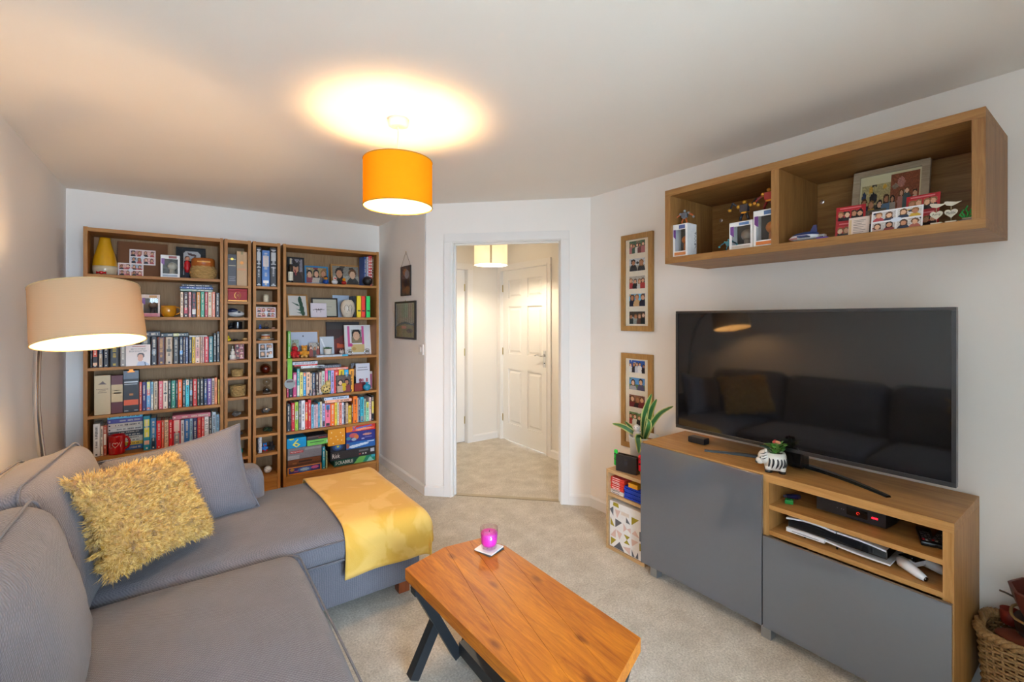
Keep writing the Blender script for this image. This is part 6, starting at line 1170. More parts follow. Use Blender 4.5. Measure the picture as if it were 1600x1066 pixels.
o = item('gift_box', [('body', MB().box(-w/2,w/2,0,.15,0,.150,b=.001), mat('e89a20', .5))], 'orange cube box with pale stars between the game piles', 'box', ((x0+x1)/2,yb_-.012,z1))
print_obj('print', a, w*.99, .148, o, (0,-.0006,.075))
# ------------------------------------------------------------------ pictures on the walls
RZ = radians(-90)       # things on the right hand wall look towards -x
def strip_frame(y0, y1, z0, z1, label, seeds):
    w = y1-y0; h = z1-z0; n = len(seeds); ph = []
    for k, (bg, gr, cl, nn, sd) in enumerate(seeds):
        zc = h*(.865-.182*k); ph.append((0, zc, w*.50, h*.128, people(36, 24, nn, bg, gr, cl, sd, big=1.15)))
    return pic_frame(w, h, .036, .020, M_OAKF2, None, (XR-.0225,(y0+y1)/2,z0), (0,0,RZ), label, mount='e8dcc8', photos=ph)
M_OAKF2 = wood('wall_frame_oak', 'b98f56', '96703c', 'z', scale=14, rough=.5)
strip_frame(1.920, 2.190, 1.368, 2.046, 'tall oak frame of five photos, upper of the two beside the television', [('4c6a4c','8a7a60',['b06a6c','3c5a44','e0d8cc','6a3c3c'],5,101),('c4c8cc','a8a498',['24242c'],2,102),('b0a89c','c0b8ac',['a83434','202024','c8c4bc'],4,103),('6cb4d8','8a9a68',['1c2038','c8a070'],3,104),('3a3430','28282c',['20282c','8c9490','5c4038'],4,105)])
strip_frame(1.922, 2.190, .545, 1.210, 'tall oak frame of five photos, lower of the two beside the television', [('2c5aa8','4c4c54',['e4e0dc','20202c','c8c8cc'],5,106),('5c94c8','5c7848',['a8a4a8','54506c'],2,107),('8a5c50','5c2c2c',['7a2c30','2a1c20'],3,108),('6a8a58','4c5c3c',['a83c34','e0dcd0','2c2c30'],4,109),('b0b4b8','7c7c80',['34343c','9c5c50'],3,110)])
AR = radians(90)        # things on the alcove wall look towards -x too
def on_alcove(u0, u1, v0, v1):
    y0, _ = on_x(u0, 500, XA-.01); y1, _ = on_x(u1, 500, XA-.01); um = (u0+u1)/2; return y1, y0, on_x(um, v1, XA-.01)[1], on_x(um, v0, XA-.01)[1]
ya_, yb_, za_, zb_ = on_alcove(618, 649.5, 471, 530); a = cv(30,48,'a8a494')
for k in range(9): c_rect(a, 3*k+2, 2, 3*k+3, 28, '8c8c80')
c_poly(a,[(0,48),(0,33),(14,27),(30,31),(30,48)],'8a8454'); c_poly(a,[(0,34),(6,28),(16,26),(24,29),(30,28),(30,32),(14,29)],'5c6c6c'); c_ell(a,13,34,4,2,'c87c5c'); c_ell(a,22,39,5,3,'6c5c50'); c_grain(a,.15,9)
pa = pic_frame(yb_-ya_, zb_-za_, .016, .016, mat('2c2420', .4), a, (XA-.018,(ya_+yb_)/2,za_), (0,0,RZ), 'dark framed landscape painting by the light switch')
MB().tube([(0,.010,zb_-za_),(0,.010,zb_-za_+.012)], .002, 6).build('hook', M_BRASS, pa)
ya_, yb_, za_, zb_ = on_alcove(626.5, 641.5, 416, 462.5); a = c_grain(cv(16,44,'5c4230'),.35,10); c_ell(a,7,8,4,5,'b0762c'); c_ell(a,10,12,4,7,'a89c98'); c_ell(a,8,26,3,6,'3a3038'); c_ell(a,11,36,4,6,'8a5c34'); c_ell(a,5,38,3,4,'7c4c2c')
pb = pic_frame(yb_-ya_, zb_-za_, .006, .012, mat('241c18', .4), a, (XA-.015,(ya_+yb_)/2,za_), (0,0,RZ), 'small tall painting hanging from a cord above the landscape painting')
hw = (yb_-ya_)/2; MB().tube([(-hw+.004,.006,zb_-za_),(0,.008,zb_-za_+.125),(hw-.004,.006,zb_-za_)], .0016, 6).build('cord', mat('6a4a34'), pb); MB().ball((0,.008,zb_-za_+.128), .004, 8).build('nail', M_BRASS, pb)
ya_, yb_, za_, zb_ = on_alcove(653, 661, 538.5, 554.5); yc_ = (ya_+yb_)/2; zc_ = (za_+zb_)/2
item('light_switch', [('plate', MB().box(-.043,.043,-.009,0,-.043,.043,b=.003), mat('e8e4e0', .35)),('rocker', MB().box(-.013,.013,-.014,-.009,-.020,.020,b=.002), mat('f0ece8', .3))], 'white light switch on the wall beside the doorway', 'light switch', (XA-.0006,yc_,zc_), (0,0,RZ))
# ------------------------------------------------------------------ wall shelf contents
WZ = WZ0+wt
def wy(u, x): return on_x(u, 400, x)[0]
def wall_box(u0, u1, v0, x, label, **k):
    y0 = min(wy(u0,x), 1.4995) if u0 < 1100 else wy(u0,x); y1 = wy(u1,x); h = on_x((u0+u1)/2, v0, x)[1]-WZ
    o = window_box(label, y0-y1, .085, h, (x,(y0+y1)/2,WZ), RZ, **k); return (y0+y1)/2, WZ+h+.0008
c1, t1 = wall_box(1045, 1074, 351, 2.172, 'white figure box at the left end of the wall shelf', top_c='4a5c94', bot_c='d08048', fig_c='e07a1c', side_text='GROOT')
c2, t2 = wall_box(1139.6, 1176.4, 346, 2.180, 'white figure box in the middle of the wall shelf left bay', top_c='5c7cac', bot_c='c8bcb0', fig_c='8a7868')
c3, t3 = wall_box(1177.2, 1217, 327, 2.172, 'tall white figure box against the wall shelf divider', top_c='4a6c9c', bot_c='dc7c3c', fig_c='d07c34')
def robot(label, y, x, z, s, body, limb, trim, wide=1.0, arms_up=False):
    """small jointed toy figure: generic armoured shape"""
    o = thing('action_figure', label, 'toy figure', (x,y,z+.0006), (0,0,RZ)); B = mat(body, .3); Lm = mat(limb, .3); T = mat(trim, .3, metal=.3)
    MB().box(-s*.16*wide,s*.16*wide,-s*.09,s*.09,s*.46,s*.78,b=s*.03).build('torso', B, o); MB().box(-s*.11,s*.11,-s*.07,s*.07,s*.38,s*.47,b=s*.02).build('hips', T, o); MB().ball((0,0,s*.88), s*.085, 12).build('head', T, o, smooth=True)
    for k in (-1,1):
        MB().tube([(k*s*.08,0,s*.40),(k*s*.16,-s*.03,s*.22),(k*s*.18,0,s*.05)], [s*.06,s*.055,s*.05], 8).build('leg', Lm, o, smooth=True); MB().box(k*s*.18-s*.06,k*s*.18+s*.06,-s*.13,s*.06,0,s*.06,b=s*.015).build('foot', T, o)
        MB().ball((k*s*.24*wide,0,s*.72), s*.09, 10).build('shoulder', T, o, smooth=True)
        E_ = (k*s*.46*wide,-s*.02,s*(.92 if arms_up else .56)); H_ = (k*s*.56*wide,-s*.08,s*(.62 if arms_up else .40))
        MB().tube([(k*s*.24*wide,0,s*.70),E_,H_], [s*.05,s*.05,s*.045], 8).build('arm', Lm, o, smooth=True); MB().ball(H_, s*.08, 10).build('hand', T, o, smooth=True)
    return o
robot('grey and orange toy robot standing on the left figure box', c1, 2.214, t1, .085, '5c6470', 'c86428', '8a8e94', 1.2)
robot('navy and gold toy figure standing on the middle figure box', c2+.004, 2.222, t2, .112, '23283a', '1c2030', 'c89028', 1.1, True)
robot('red and gold toy figure standing on the tall figure box', c3+.006, 2.214, t3, .110, 'a01818', '7a1414', 'c8862c', 1.0)
robot('small teal toy robot beside the middle figure box', wy(1137,2.18), 2.188, WZ, .062, '2c6c78', '24545c', '3c8490', 1.3)
# toy shark plane, dice and coloured bits
item('toy_plane', [('hull', MB().ball((0,0,.020), .040, 16, sc=(1.5,.55,.42)), mat('d8dade', .35), True),('back', MB().ball((.004,0,.030), .036, 14, sc=(1.5,.5,.36)), mat('1c3470', .35), True),('fin', MB().add([(.02,-.002,.036),(.05,-.002,.038),(.048,-.002,.068),(.036,-.002,.068),(.02,.002,.036),(.05,.002,.038),(.048,.002,.068),(.036,.002,.068)], [(0,1,2,3),(7,6,5,4),(0,4,5,1),(1,5,6,2),(2,6,7,3),(3,7,4,0)]), mat('182c64', .35)),('wing', MB().box(-.01,.03,-.052,.030,.016,.022,b=.002), mat('1c3470', .35)),('mouth', MB().box(-.052,-.020,-.024,-.016,.013,.019), mat('b07c80', .4))], 'navy and white toy plane at the left of the big shelf bay', 'toy', (2.205,wy(1255,2.205)-.004,WZ), (0,0,RZ))
item('dice', [('cube', MB().box(-.012,.012,-.012,.012,0,.024,b=.002), mat('dcdcdc', .4)),('mark', MB().box(-.007,.007,-.0125,-.012,.008,.015), mat('5c6470'))], 'white cube standing behind the toy plane', 'cube', (2.27,wy(1285,2.27),WZ+.010), (0,0,RZ))
item('toy_brick', [('brick', MB().box(-.020,.020,-.014,.014,0,.009,b=.001), mat('5c3c9c', .35))], 'flat purple toy brick beside the toy plane', 'toy brick', (2.19,wy(1285,2.19),WZ), (0,0,RZ+.15))
item('toy_brick', [('brick', MB().box(-.022,.022,-.016,.016,0,.0095,b=.001), mat('2c3a4c', .35)),('stud', MB().lathe([(.005,.0095),(.005,.012)], 10, Matrix.Translation((-.01,0,0))), mat('c8d020', .35)),('stud', MB().lathe([(.005,.0095),(.005,.012)], 10, Matrix.Translation((.01,0,0))), mat('d86a3c', .35))], 'dark toy brick with coloured studs under the white cube', 'toy brick', (2.27,wy(1285,2.27),WZ), (0,0,RZ))
# photo cards and the big frame in the right bay
def wcard(name, u0, u1, vt, x, arr, label, rz=0.0, cat='card', lean=-12, back='e8e4dc', yo=0.0):
    y0, y1 = wy(u0,x), wy(u1,x); h = on_x((u0+u1)/2, vt, x)[1]-WZ
    return card(name, y0-y1, h, arr, (x,(y0+y1)/2+yo,WZ), (radians(lean),0,RZ+rz), label, cat, back=back)
y0, y1 = wy(1332,2.44), wy(1453,2.44); w = y0-y1; hh = on_x(1392,254,2.46)[1]-WZ
a = cv(64,52,'d8cfa8'); a[8:52,2:33] = people(31,44,4,'b0a070','3c3c38',['2c3c5c','c89838','34343c','5c7c9c'],121,big=1.1,horizon=.4); a[2:52,33:62] = people(29,50,4,'8a4c34','8c7c6c',['a89c90','b87c70','4c6064','c8b8a0'],122,big=.9,horizon=.7); a[30:52,8:30] = people(22,22,2,'6c6458','4c443c',['2c2c30','c8b090'],123)
pic_frame(w, min(hh,.326), .026, .018, wood('silver_oak', 'b4a48c', '94846c', 'x', scale=20, rough=.5), a, (2.405,(y0+y1)/2+.004,WZ), (radians(-12),0,RZ), 'big silver-grey framed photo collage on the wall shelf')
def red_card(seed):
    a = cv(40,54,'b01824')
    for k,(x,y) in enumerate(((3,6),(21,6),(3,32),(21,32))): a[y:y+17, x:x+16] = people(16,17,2,'c83038','3a1418',['1c1418','2c1c24'],seed+k,big=1.5,horizon=.8)
    c_rect(a,5,2,34,4,'d87078'); c_rect(a,5,27,34,29,'d87078'); return a
wcard('photo_card', 1305, 1350, 319, 2.285, red_card(130), 'red photo booth card beside the handwritten letter', .12, back='a81c24')
wcard('photo_card', 1412, 1466, 301, 2.270, red_card(140), 'red photo booth card behind the wooden hearts', -.05, back='a81c24')
a = cv(34,40,'e0ccc0')
for k in range(9): c_rect(a, 8, 6+3.4*k, 28-(k%3)*3, 7+3.4*k, '8a7c78')
c_rect(a,1,4,5,36,'d8b888'); wcard('letter', 1325, 1357, 338, 2.235, a, 'handwritten letter card in front of the red photo card', .08, cat='letter')
a = cv(64,42,'e8e6e8')
for k,(x,y,bg,cl) in enumerate(((2,3,'c8c4c4',['b04048','2c3450']),(33,2,'d0ccc8',['24304c','c8a030']),(2,23,'c4bcb8',['c8a090','8a3c3c']),(33,22,'ccc8c4',['24304c','b86c5c']))): a[y:y+17, x:x+29] = people(29,17,2,bg,'b8b0ac',cl,150+k,big=1.5,horizon=.8)
c_ell(a,32,21,7,4.5,'d8e0ec'); wcard('photo_card', 1360, 1441, 324, 2.205, a, 'large white card of four photos at the front of the wall shelf', 0)
item('sweet_bar', [('wrapper', MB().box(-.026,.026,-.008,.008,0,.014,b=.002), mat('c89030', .4)),('band', MB().box(-.010,.026,-.0085,.0085,.004,.0145,b=.002), mat('d8d4cc', .4))], 'small yellow and white sweet bar behind the photo cards', 'sweet', (2.33,wy(1432,2.33),WZ), (0,0,RZ))
def token(label, u, name, x=2.212):
    y = wy(u,x); o = thing('wooden_token', label, 'ornament', (x,y,WZ+.0006), (0,0,RZ)); W_ = mat('d8cdb8', .6, var=.06); t = .0035
    MB().box(-.015,.015,-.009,.009,0,.012,b=.001).build('block', W_, o); MB().tube([(0,0,.012),(0,0,.078)], .0012, 6).build('peg', mat('a8906a'), o)
    H_ = [(.0011*16*sin(q)**3, .0011*(13*cos(q)-5*cos(2*q)-2*cos(3*q)-cos(4*q))) for q in [2*pi*k/28 for k in range(28)]]
    MX = Matrix.Translation((0,.001,.040)) @ Matrix.Rotation(radians(90),4,'X'); MB().prism([p for p in reversed(H_)], 0, t, MX).build('heart', W_, o)
    bird = [(-.020,.004),(-.014,-.005),(.000,-.009),(.012,-.004),(.026,.004),(.012,.003),(.000,.006),(-.012,.009),(-.018,.009)]
    MB().prism(bird, 0, t, Matrix.Translation((.002,.001,.074)) @ Matrix.Rotation(radians(90),4,'X')).build('bird', W_, o)
    letter(name, mat('3a3230'), o, (0,-.0030,.041), w=.024, h=.010); return o
token('wooden heart and bird token standing left of its pair', 1463, 'Amy'); token('wooden heart and bird token standing right of its pair', 1486, 'Maddie')
sw = thing('toy_seaweed', 'green toy seaweed on grey toy bricks at the right end of the wall shelf', 'toy', (2.212,max(wy(1519,2.212),.355),WZ+.0006), (0,0,RZ)); 
MB().box(-.018,.018,-.010,.010,0,.011,b=.001).build('brick', mat('6a6460', .4), sw); MB().box(-.010,.014,-.010,.010,.011,.016,b=.001).build('brick', mat('b0a888', .4), sw)
for q,(px,hh_) in enumerate(((-.010,.030),(0.0,.042),(.010,.028),(-.016,.018))): MB().tube([(px*.5,0,.016),(px+.004,0,.016+hh_*.35),(px-.003,0,.016+hh_*.7),(px+.002,0,.016+hh_)], [.003,.0028,.0026,.0018], 6).build('frond', mat('10a038', .4), sw, smooth=True)
# ------------------------------------------------------------------ on the TV unit
def kid_(o, n): return [c for c in o.children if c.name.split('.')[0] == n][-1]
zb = thing('zebra_planter', 'white and black striped zebra planter with a small green plant on the television unit', 'planter', (2.205,.995,zt+.0006), (0,0,radians(-62)))
M_ZW = mat('dcd8d0', .3, coat=.3); M_ZB = mat('18181a', .3)
# local: head towards -x, side seen towards -y
MB().lathe([(.030,.010),(.040,.016),(.050,.045),(.049,.075),(.043,.090),(.040,.090),(.043,.070),(.030,.030),(.002,.028)], 30, Matrix.Translation((.010,0,0)), sx=.92, sy=.88).build('body', M_ZW, zb, smooth=True); zbody = kid_(zb, 'body')
hd = MB().ball((-.034,-.008,.066), .031, 16, sc=(.9,.85,1.05)).build('head', M_ZW, zb, smooth=True); MB().ball((-.052,-.010,.048), .020, 12, sc=(.95,.95,.85)).build('muzzle', M_ZW, hd, smooth=True); MB().ball((-.066,-.012,.041), .0095, 10, sc=(.7,1.2,.7)).build('nose', M_ZB, hd, smooth=True)
for s in (-1,1): MB().lathe([(.008,0),(.007,.008),(.001,.018)], 10, Matrix.Translation((-.028,-.008+s*.016,.090))).build('ear', M_ZW, hd, smooth=True)
MB().ball((-.052,-.030,.066), .0032, 8).build('eye', M_ZB, hd)
for (fx, fy) in ((-.018,-.018),(-.018,.018),(.036,-.018),(.036,.018)): MB().lathe([(.015,0),(.016,.010),(.014,.011)], 14, Matrix.Translation((fx,fy,0))).build('hoof', M_ZB, zb, smooth=True); MB().lathe([(.014,.011),(.017,.028)], 14, Matrix.Translation((fx,fy,0))).build('leg', M_ZW, zb, smooth=True)
def zr_(z): return .0005+ (.040+.010*sin(pi*min(1,(z-.016)/.06)))
for k, a0_ in enumerate((-2.35,-2.0,-1.6,-1.25,-.9,-.5,-.1,2.6,2.2,1.7,1.2,.7)):
    P = []
    for q in range(8): z_ = .022+q*.009; an = a0_+.22*sin(q*.45); rr = zr_(z_)*1.0; P.append((.010+rr*.925*cos(an), rr*.885*sin(an), z_))
    MB().tube(P, [.001,.003,.0042,.0045,.0045,.0042,.003,.001], 6).build('stripe', M_ZB, zbody, smooth=True)
for (zc,yy) in ((.082,-.030),(.070,-.033),(.058,-.033)): MB().tube([(-.052,yy*.80,zc),(-.038,yy*1.06,zc+.004),(-.024,yy*1.02,zc+.012)], [.0008,.0022,.0008], 6).build('stripe', M_ZB, hd, smooth=True)
MB().lathe([(.038,.080),(.002,.084)], 20, Matrix.Translation((.012,0,0))).build('soil', mat('3a2a1c', .9), zb)
def leaf_blade(L_, w, bend, M, curl=.15):
    vs = []; fs = []; n = 7
    for i in range(n+1):
        t = i/n; ww = w*(sin(pi*min(1,t*.93+.07))**.8); x = L_*t; z = bend*t*t*L_
        vs += [(x,-ww/2,z+curl*ww),(x,0,z),(x,ww/2,z+curl*ww)]
    for i in range(n): fs += [(3*i,3*i+1,3*i+4,3*i+3),(3*i+1,3*i+2,3*i+5,3*i+4)]
    return MB().add(vs, fs, M)
g = random.Random(21)
for k in range(46):
    an = g.uniform(0,2*pi); q = .034*sqrt(g.random()); M = Matrix.Translation((.012+q*cos(an),q*sin(an),.086+g.uniform(0,.036))) @ Matrix.Rotation(an,4,'Z') @ Matrix.Rotation(radians(-g.uniform(10,75)),4,'Y')
    leaf_blade(g.uniform(.018,.030), g.uniform(.013,.020), -.3, M).build('leaf', mat('3c7a2c' if k % 3 else '6a9c48', .4, var=.2), zb, smooth=True)
for k in range(3): leaf_blade(.042, .024, -.2, Matrix.Translation((-.008-.006*k,-.01+.01*k,.100)) @ Matrix.Rotation(radians(170+20*k),4,'Z') @ Matrix.Rotation(radians(-28),4,'Y')).build('leaf', mat('2c6a5c', .4, var=.2), zb, smooth=True)
for (px,py) in ((.004,-.012),(.016,-.006),(.010,.008),(.024,-.014)): MB().ball((px,py,.138), .007, 10).build('flower', mat('b83c3c' if px < .012 else 'd89878', .5), zb, smooth=True)
item('speaker_box', [('case', MB().box(-.050,.050,-.028,.028,0,.034,b=.008), mat('23252a', .35))], 'small black box behind the left end of the television', 'electronics', (2.370,1.470,zt), (0,0,RZ))
# set-top box on the upper shelf
M_STB = mat('26262a', .35, var=.05)
st = item('set_top_box', [('case', MB().prism([(-.122,0),(.122,0),(.132,.10),(.125,.19),(-.125,.19),(-.132,.10)], .004, .058), M_STB),('display', MB().box(-.010,.062,-.0008,.001,.018,.050), mat('0c0a0c', .1)),('foot', MB().lathe([(.01,0),(.01,.004)], 12, Matrix.Translation((-.1,.03,0))), M_STB),('foot', MB().lathe([(.01,0),(.01,.004)], 12, Matrix.Translation((.1,.03,0))), M_STB)], 'black set-top box with a red light on the upper open shelf', 'set-top box', (2.265,.716,.613), (0,0,RZ))
MB().box(.076,.096,-.0012,.0005,.030,.036,b=.001).build('status_light', mat('ff1020', .4, emit=4.0), st); MB().tube([(.030+.005*cos(2*pi*k/14),-.001,.033+.005*sin(2*pi*k/14)) for k in range(12)], .0006, 5).build('display_digits', mat('ff3020', .4, emit=1.5), st)
MB().box(-.045,-.042,-.0008,0,.032,.035).box(-.030,-.027,-.0008,0,.032,.035).box(-.022,-.019,-.0008,0,.032,.035).build('mark', mat('8a8a90'), st)
def kid(o, n): return [c for c in o.children if c.name.split('.')[0] == n][0]
def remote(label, y, x, rz, c='141416'):
    o = item('remote_control', [('case', MB().box(-.022,.022,-.080,.080,0,.016,b=.006), mat(c, .3))], label, 'remote control', (x,y,.6132), (0,0,rz)); cs = kid(o, 'case')
    for i in range(5):
        for j in range(3): MB().box(-.013+j*.010-.003,-.013+j*.010+.004,-.062+i*.020,-.050+i*.020,.016,.0178).build('button', mat(('c02030','a8a8a8','3a3a40','5c5c62')[(i*3+j) % 4 if i == 0 else 2+(i+j) % 2], .4), cs)
    return o
remote('black remote control with a red button on the upper open shelf', .482, 2.300, radians(-72)); remote('black remote control nearest the side panel of the television unit', .440, 2.315, radians(-90))
item('toy_brick', [('brick', MB().box(-.016,.016,-.012,.012,0,.018,b=.002), mat('109040', .35)),('stud', MB().lathe([(.005,.018),(.005,.022)], 10, Matrix.Translation((-.007,0,0))), mat('109040', .35)),('stud', MB().lathe([(.005,.018),(.005,.022)], 10, Matrix.Translation((.007,0,0))), mat('109040', .35))], 'bright green toy brick on the upper open shelf', 'toy brick', (2.235,.938,.613), (0,0,radians(-70)))
item('toy_gun', [('barrel', MB().tube([(-.03,0,.012),(.03,0,.012)], .010, 10), mat('1c2460', .3), True),('grip', MB().box(.006,.022,-.006,.006,0,.012,b=.002), mat('141a48', .3)),('tip', MB().tube([(-.042,0,.012),(-.03,0,.012)], .006, 10), mat('8a8ab0', .3), True)], 'small dark blue toy behind the green brick', 'toy', (2.305,.950,.613), (0,0,radians(-40)))
# games console lying on the lower shelf
pc = thing('games_console', 'white and black games console lying on the lower open shelf', 'games console', (2.178,.738,.4986), (0,0,RZ))
M_PSW = mat('dfe2e8', .35, var=.03); M_PSB = mat('121318', .12, coat=.5)
def slab(prof, y0, y1, z_of, nm, m):
    pass
def curved_panel(z0a, z0b, th, x0, x1, y0, y1, n=14, sag=0.0, sl=0.0):
    vs = []; fs = []
    for i in range(n+1):
        t = i/n; x = x0+(x1-x0)*t; zc = z0a+(z0b-z0a)*t + sag*sin(pi*t)
        for (yy, dz) in ((y0,0),(y1,sl)): vs += [(x,yy,zc+dz),(x,yy,zc+dz+th)]
    for i in range(n):
        a = 4*i; b = 4*i+4; fs += [(a,b,b+2,a+2),(a+1,a+3,b+3,b+1),(a,a+1,b+1,b),(a+2,b+2,b+3,a+3)]
    fs += [(0,2,3,1),(4*n,4*n+1,4*n+3,4*n+2)]; return MB().add(vs, fs)
MB().box(-.184,.168,.010,.200,.030,.066,b=.004).build('core', M_PSB, pc)
curved_panel(.064,.070,.007,-.188,.000,0,.215,sag=.010).build('top_plate', M_PSW, pc); curved_panel(.070,.060,.006,.004,.166,.004,.215,sag=.004).build('top_plate', M_PSW, pc)
curved_panel(.010,.012,.018,-.188,-.040,.0,.215,sag=.001).build('bottom_plate', M_PSW, pc); curved_panel(.020,.012,.006,-.040,.178,.006,.215,sag=-.004).build('bottom_plate', M_PSW, pc)
MB().box(-.165,-.060,-.001,.001,.0175,.0190).build('disc_slot', mat('101014'), pc); MB().lathe([(.004,0),(.004,.012)], 10, Matrix.Translation((.0,.02,0))).build('foot', M_PSB, pc); MB().lathe([(.004,0),(.004,.012)], 10, Matrix.Translation((-.12,.02,0))).build('foot', M_PSB, pc); MB().lathe([(.004,0),(.004,.012)], 10, Matrix.Translation((-.06,.18,0))).build('foot', M_PSB, pc)
# controller
gp = thing('game_controller', 'white game controller with black centre at the end of the lower shelf', 'controller', (2.262,.512,.4990), (0,0,radians(-20)))
gp.scale = (.85,.85,.85)
MB().rbox(-.062,.062,-.028,.034,.014,.050,.016,6).build('body', M_PSW, gp, smooth=True)
for s in (-1,1): MB().tube([(s*.052,.010,.034),(s*.060,-.030,.028),(s*.066,-.070,.018),(s*.066,-.092,.013)], [.024,.022,.018,.012], 12).build('grip', M_PSW, gp, smooth=True); MB().tube([(s*.066,-.088,.0135),(s*.066,-.098,.0115)], [.0115,.009], 10).build('grip_tip', M_PSB, gp, smooth=True); MB().lathe([(.009,.050),(.007,.056),(.010,.060),(.002,.061)], 14, Matrix.Translation((s*.026,-.014,0))).build('thumbstick', M_PSB, gp, smooth=True)
MB().box(-.034,.034,-.032,.036,.046,.0515,b=.004).build('touch_pad', M_PSB, gp)
# ------------------------------------------------------------------ small shelf unit contents
sz = SZ+.0006
ns = thing('handheld_console', 'black docked handheld games console with green and red side controllers', 'games console', (2.215,1.862,sz), (0,0,radians(-80)))
ns.scale = (.92,.92,1.0)
MB().box(-.078,.078,0,.050,0,.104,b=.006).build('dock', mat('222226', .45), ns); MB().box(-.070,.070,.018,.030,.104,.110).build('screen', mat('0a0a0c', .2), ns)
cl_ = MB().rbox(-.104,-.080,.016,.036,.024,.124,.008,4).build('controller', mat('10c83c', .4), ns, smooth=True); cr_ = MB().rbox(.080,.104,.016,.036,.024,.124,.008,4).build('controller', mat('e81830', .4), ns, smooth=True)
for s, zc in ((-1,.100),(1,.070)): MB().lathe([(.006,0),(.005,.005)], 12, Matrix.Translation((s*.092,.016,zc)) @ Matrix.Rotation(radians(90),4,'X')).build('stick', mat('18181a'), cl_ if s < 0 else cr_)
for s, zb2 in ((-1,.066),(1,.100)):
    for k in range(4): MB().lathe([(.0028,0),(.0028,.0022)], 8, Matrix.Translation((s*.092+.006*cos(k*pi/2),.0165,zb2+.006*sin(k*pi/2))) @ Matrix.Rotation(radians(90),4,'X')).build('button', mat('18181a'), cl_ if s < 0 else cr_)
MB().box(-.012,.012,-.0006,.001,.045,.072,b=.004).build('emblem', mat('38383e', .25), ns)
pp = thing('potted_plant', 'leafy plant in a white and mustard pot beside the television', 'plant', (2.435,1.895,sz))
MB().lathe([(.070,0),(.078,.004),(.086,.062)], 36).build('mustard_base', mat('c89a34', .5), pp, smooth=True); MB().lathe([(.086,.062),(.098,.185),(.098,.190),(.091,.190),(.085,.150),(.002,.150)], 36).build('pot', mat('d4d8dc', .4), pp, smooth=True)
MB().lathe([(.086,.158),(.050,.164),(.002,.166)], 30).build('soil', mat('8a4a2c', .9, var=.3, bump=.4), pp, smooth=True)
def strap_mat():
    m = bpy.data.materials.new('variegated_leaf'); N, L, P = nodes(m); P.inputs['Roughness'].default_value = .35
    at = N.new('ShaderNodeAttribute'); at.attribute_name = 'rim'; r = N.new('ShaderNodeValToRGB'); r.color_ramp.elements[0].position = .55; r.color_ramp.elements[0].color = hx('2f6a34')+(1,); r.color_ramp.elements[1].position = .80; r.color_ramp.elements[1].color = hx('c8c87c')+(1,)
    tc = N.new('ShaderNodeTexCoord'); nz = N.new('ShaderNodeTexNoise'); nz.inputs['Scale'].default_value = 60; L.new(tc.outputs['Object'], nz.inputs['Vector'])
    ad = N.new('ShaderNodeMath'); ad.operation = 'MULTIPLY_ADD'; ad.inputs[1].default_value = .25; L.new(nz.outputs['Fac'], ad.inputs[0]); sb_ = N.new('ShaderNodeMath'); sb_.operation = 'SUBTRACT'; sb_.inputs[1].default_value = .12; L.new(at.outputs['Fac'], sb_.inputs[0]); L.new(sb_.outputs[0], ad.inputs[2]); L.new(ad.outputs[0], r.inputs[0]); L.new(r.outputs[0], P.inputs['Base Color']); return m
M_STRAP = strap_mat()
def strap_leaf(pts, w, parent, face):
    """long strap leaf along a spline, width across 'face', pale margins"""
    P = spline(pts, 5); n = len(P); vs = []; fs = []; rim = []
    for i, p in enumerate(P):
        t = (P[min(i+1,n-1)]-P[max(i-1,0)]).normalized(); s = t.cross(Vector(face)); s = s.normalized() if s.length > 1e-4 else Vector((1,0,0)); nn = s.cross(t)
        q = i/(n-1); ww = w*(sin(pi*(q*.88+.10))**.7)
        for k in (-1,-.72,0,.72,1): vs.append(tuple(p+s*ww/2*k+nn*(ww*.12*(k*k)))); rim.append(abs(k))
    for i in range(n-1):
        for k in range(4): a = i*5+k; fs.append((a,a+1,a+6,a+5))
    o = MB().add(vs, fs).build('leaf', M_STRAP, parent, smooth=True); at = o.data.attributes.new('rim','FLOAT','POINT'); at.data.foreach_set('value', rim); return o
cf = (-.75,-.55,.3)
def rel(u, v, x): y, z = on_x(u, v, x); return Vector((x-2.435, y-1.895, z-sz))
def L2(us, w, xs): 
    P = [rel(u, v, x) for (u, v), x in zip(us, xs)]; P[0] = Vector((P[0].x*.3, P[0].y*.3, .165)); strap_leaf(P, w, pp, cf)
L2([(1004,682),(1006,660),(1010,638),(1018,616)], .044, (2.42,2.41,2.40,2.39)); L2([(1008,682),(1012,660),(1018,640),(1026,624)], .042, (2.43,2.42,2.42,2.42)); L2([(1012,684),(1018,664),(1032,646),(1052,635)], .034, (2.42,2.40,2.37,2.33))
L2([(996,686),(986,674),(972,666),(957,662)], .036, (2.43,2.39,2.36,2.34)); L2([(998,686),(990,672),(982,664),(976,658)], .022, (2.44,2.45,2.46,2.47)); L2([(1006,684),(1012,672),(1014,662),(1012,655)], .036, (2.41,2.36,2.35,2.36)); L2([(1002,686),(997,682),(998,696),(998,708)], .040, (2.36,2.335,2.325,2.322))
item('owl_ornament', [('body', MB().ball((0,0,.036), .032, 16, sc=(.8,.7,1.15)), mat('c8beb4', .6, var=.15), True),('head', MB().ball((-.002,-.003,.084), .024, 14), mat('d0c6bc', .6, var=.15), True),('eye', MB().ball((-.012,-.022,.090), .0035, 8), mat('1c1818'), True),('eye', MB().ball((.006,-.025,.090), .0035, 8), mat('1c1818'), True)], 'small pale bird ornament standing in the plant pot', 'ornament', (2.372,1.905,sz+.164), (0,0,radians(-60)))
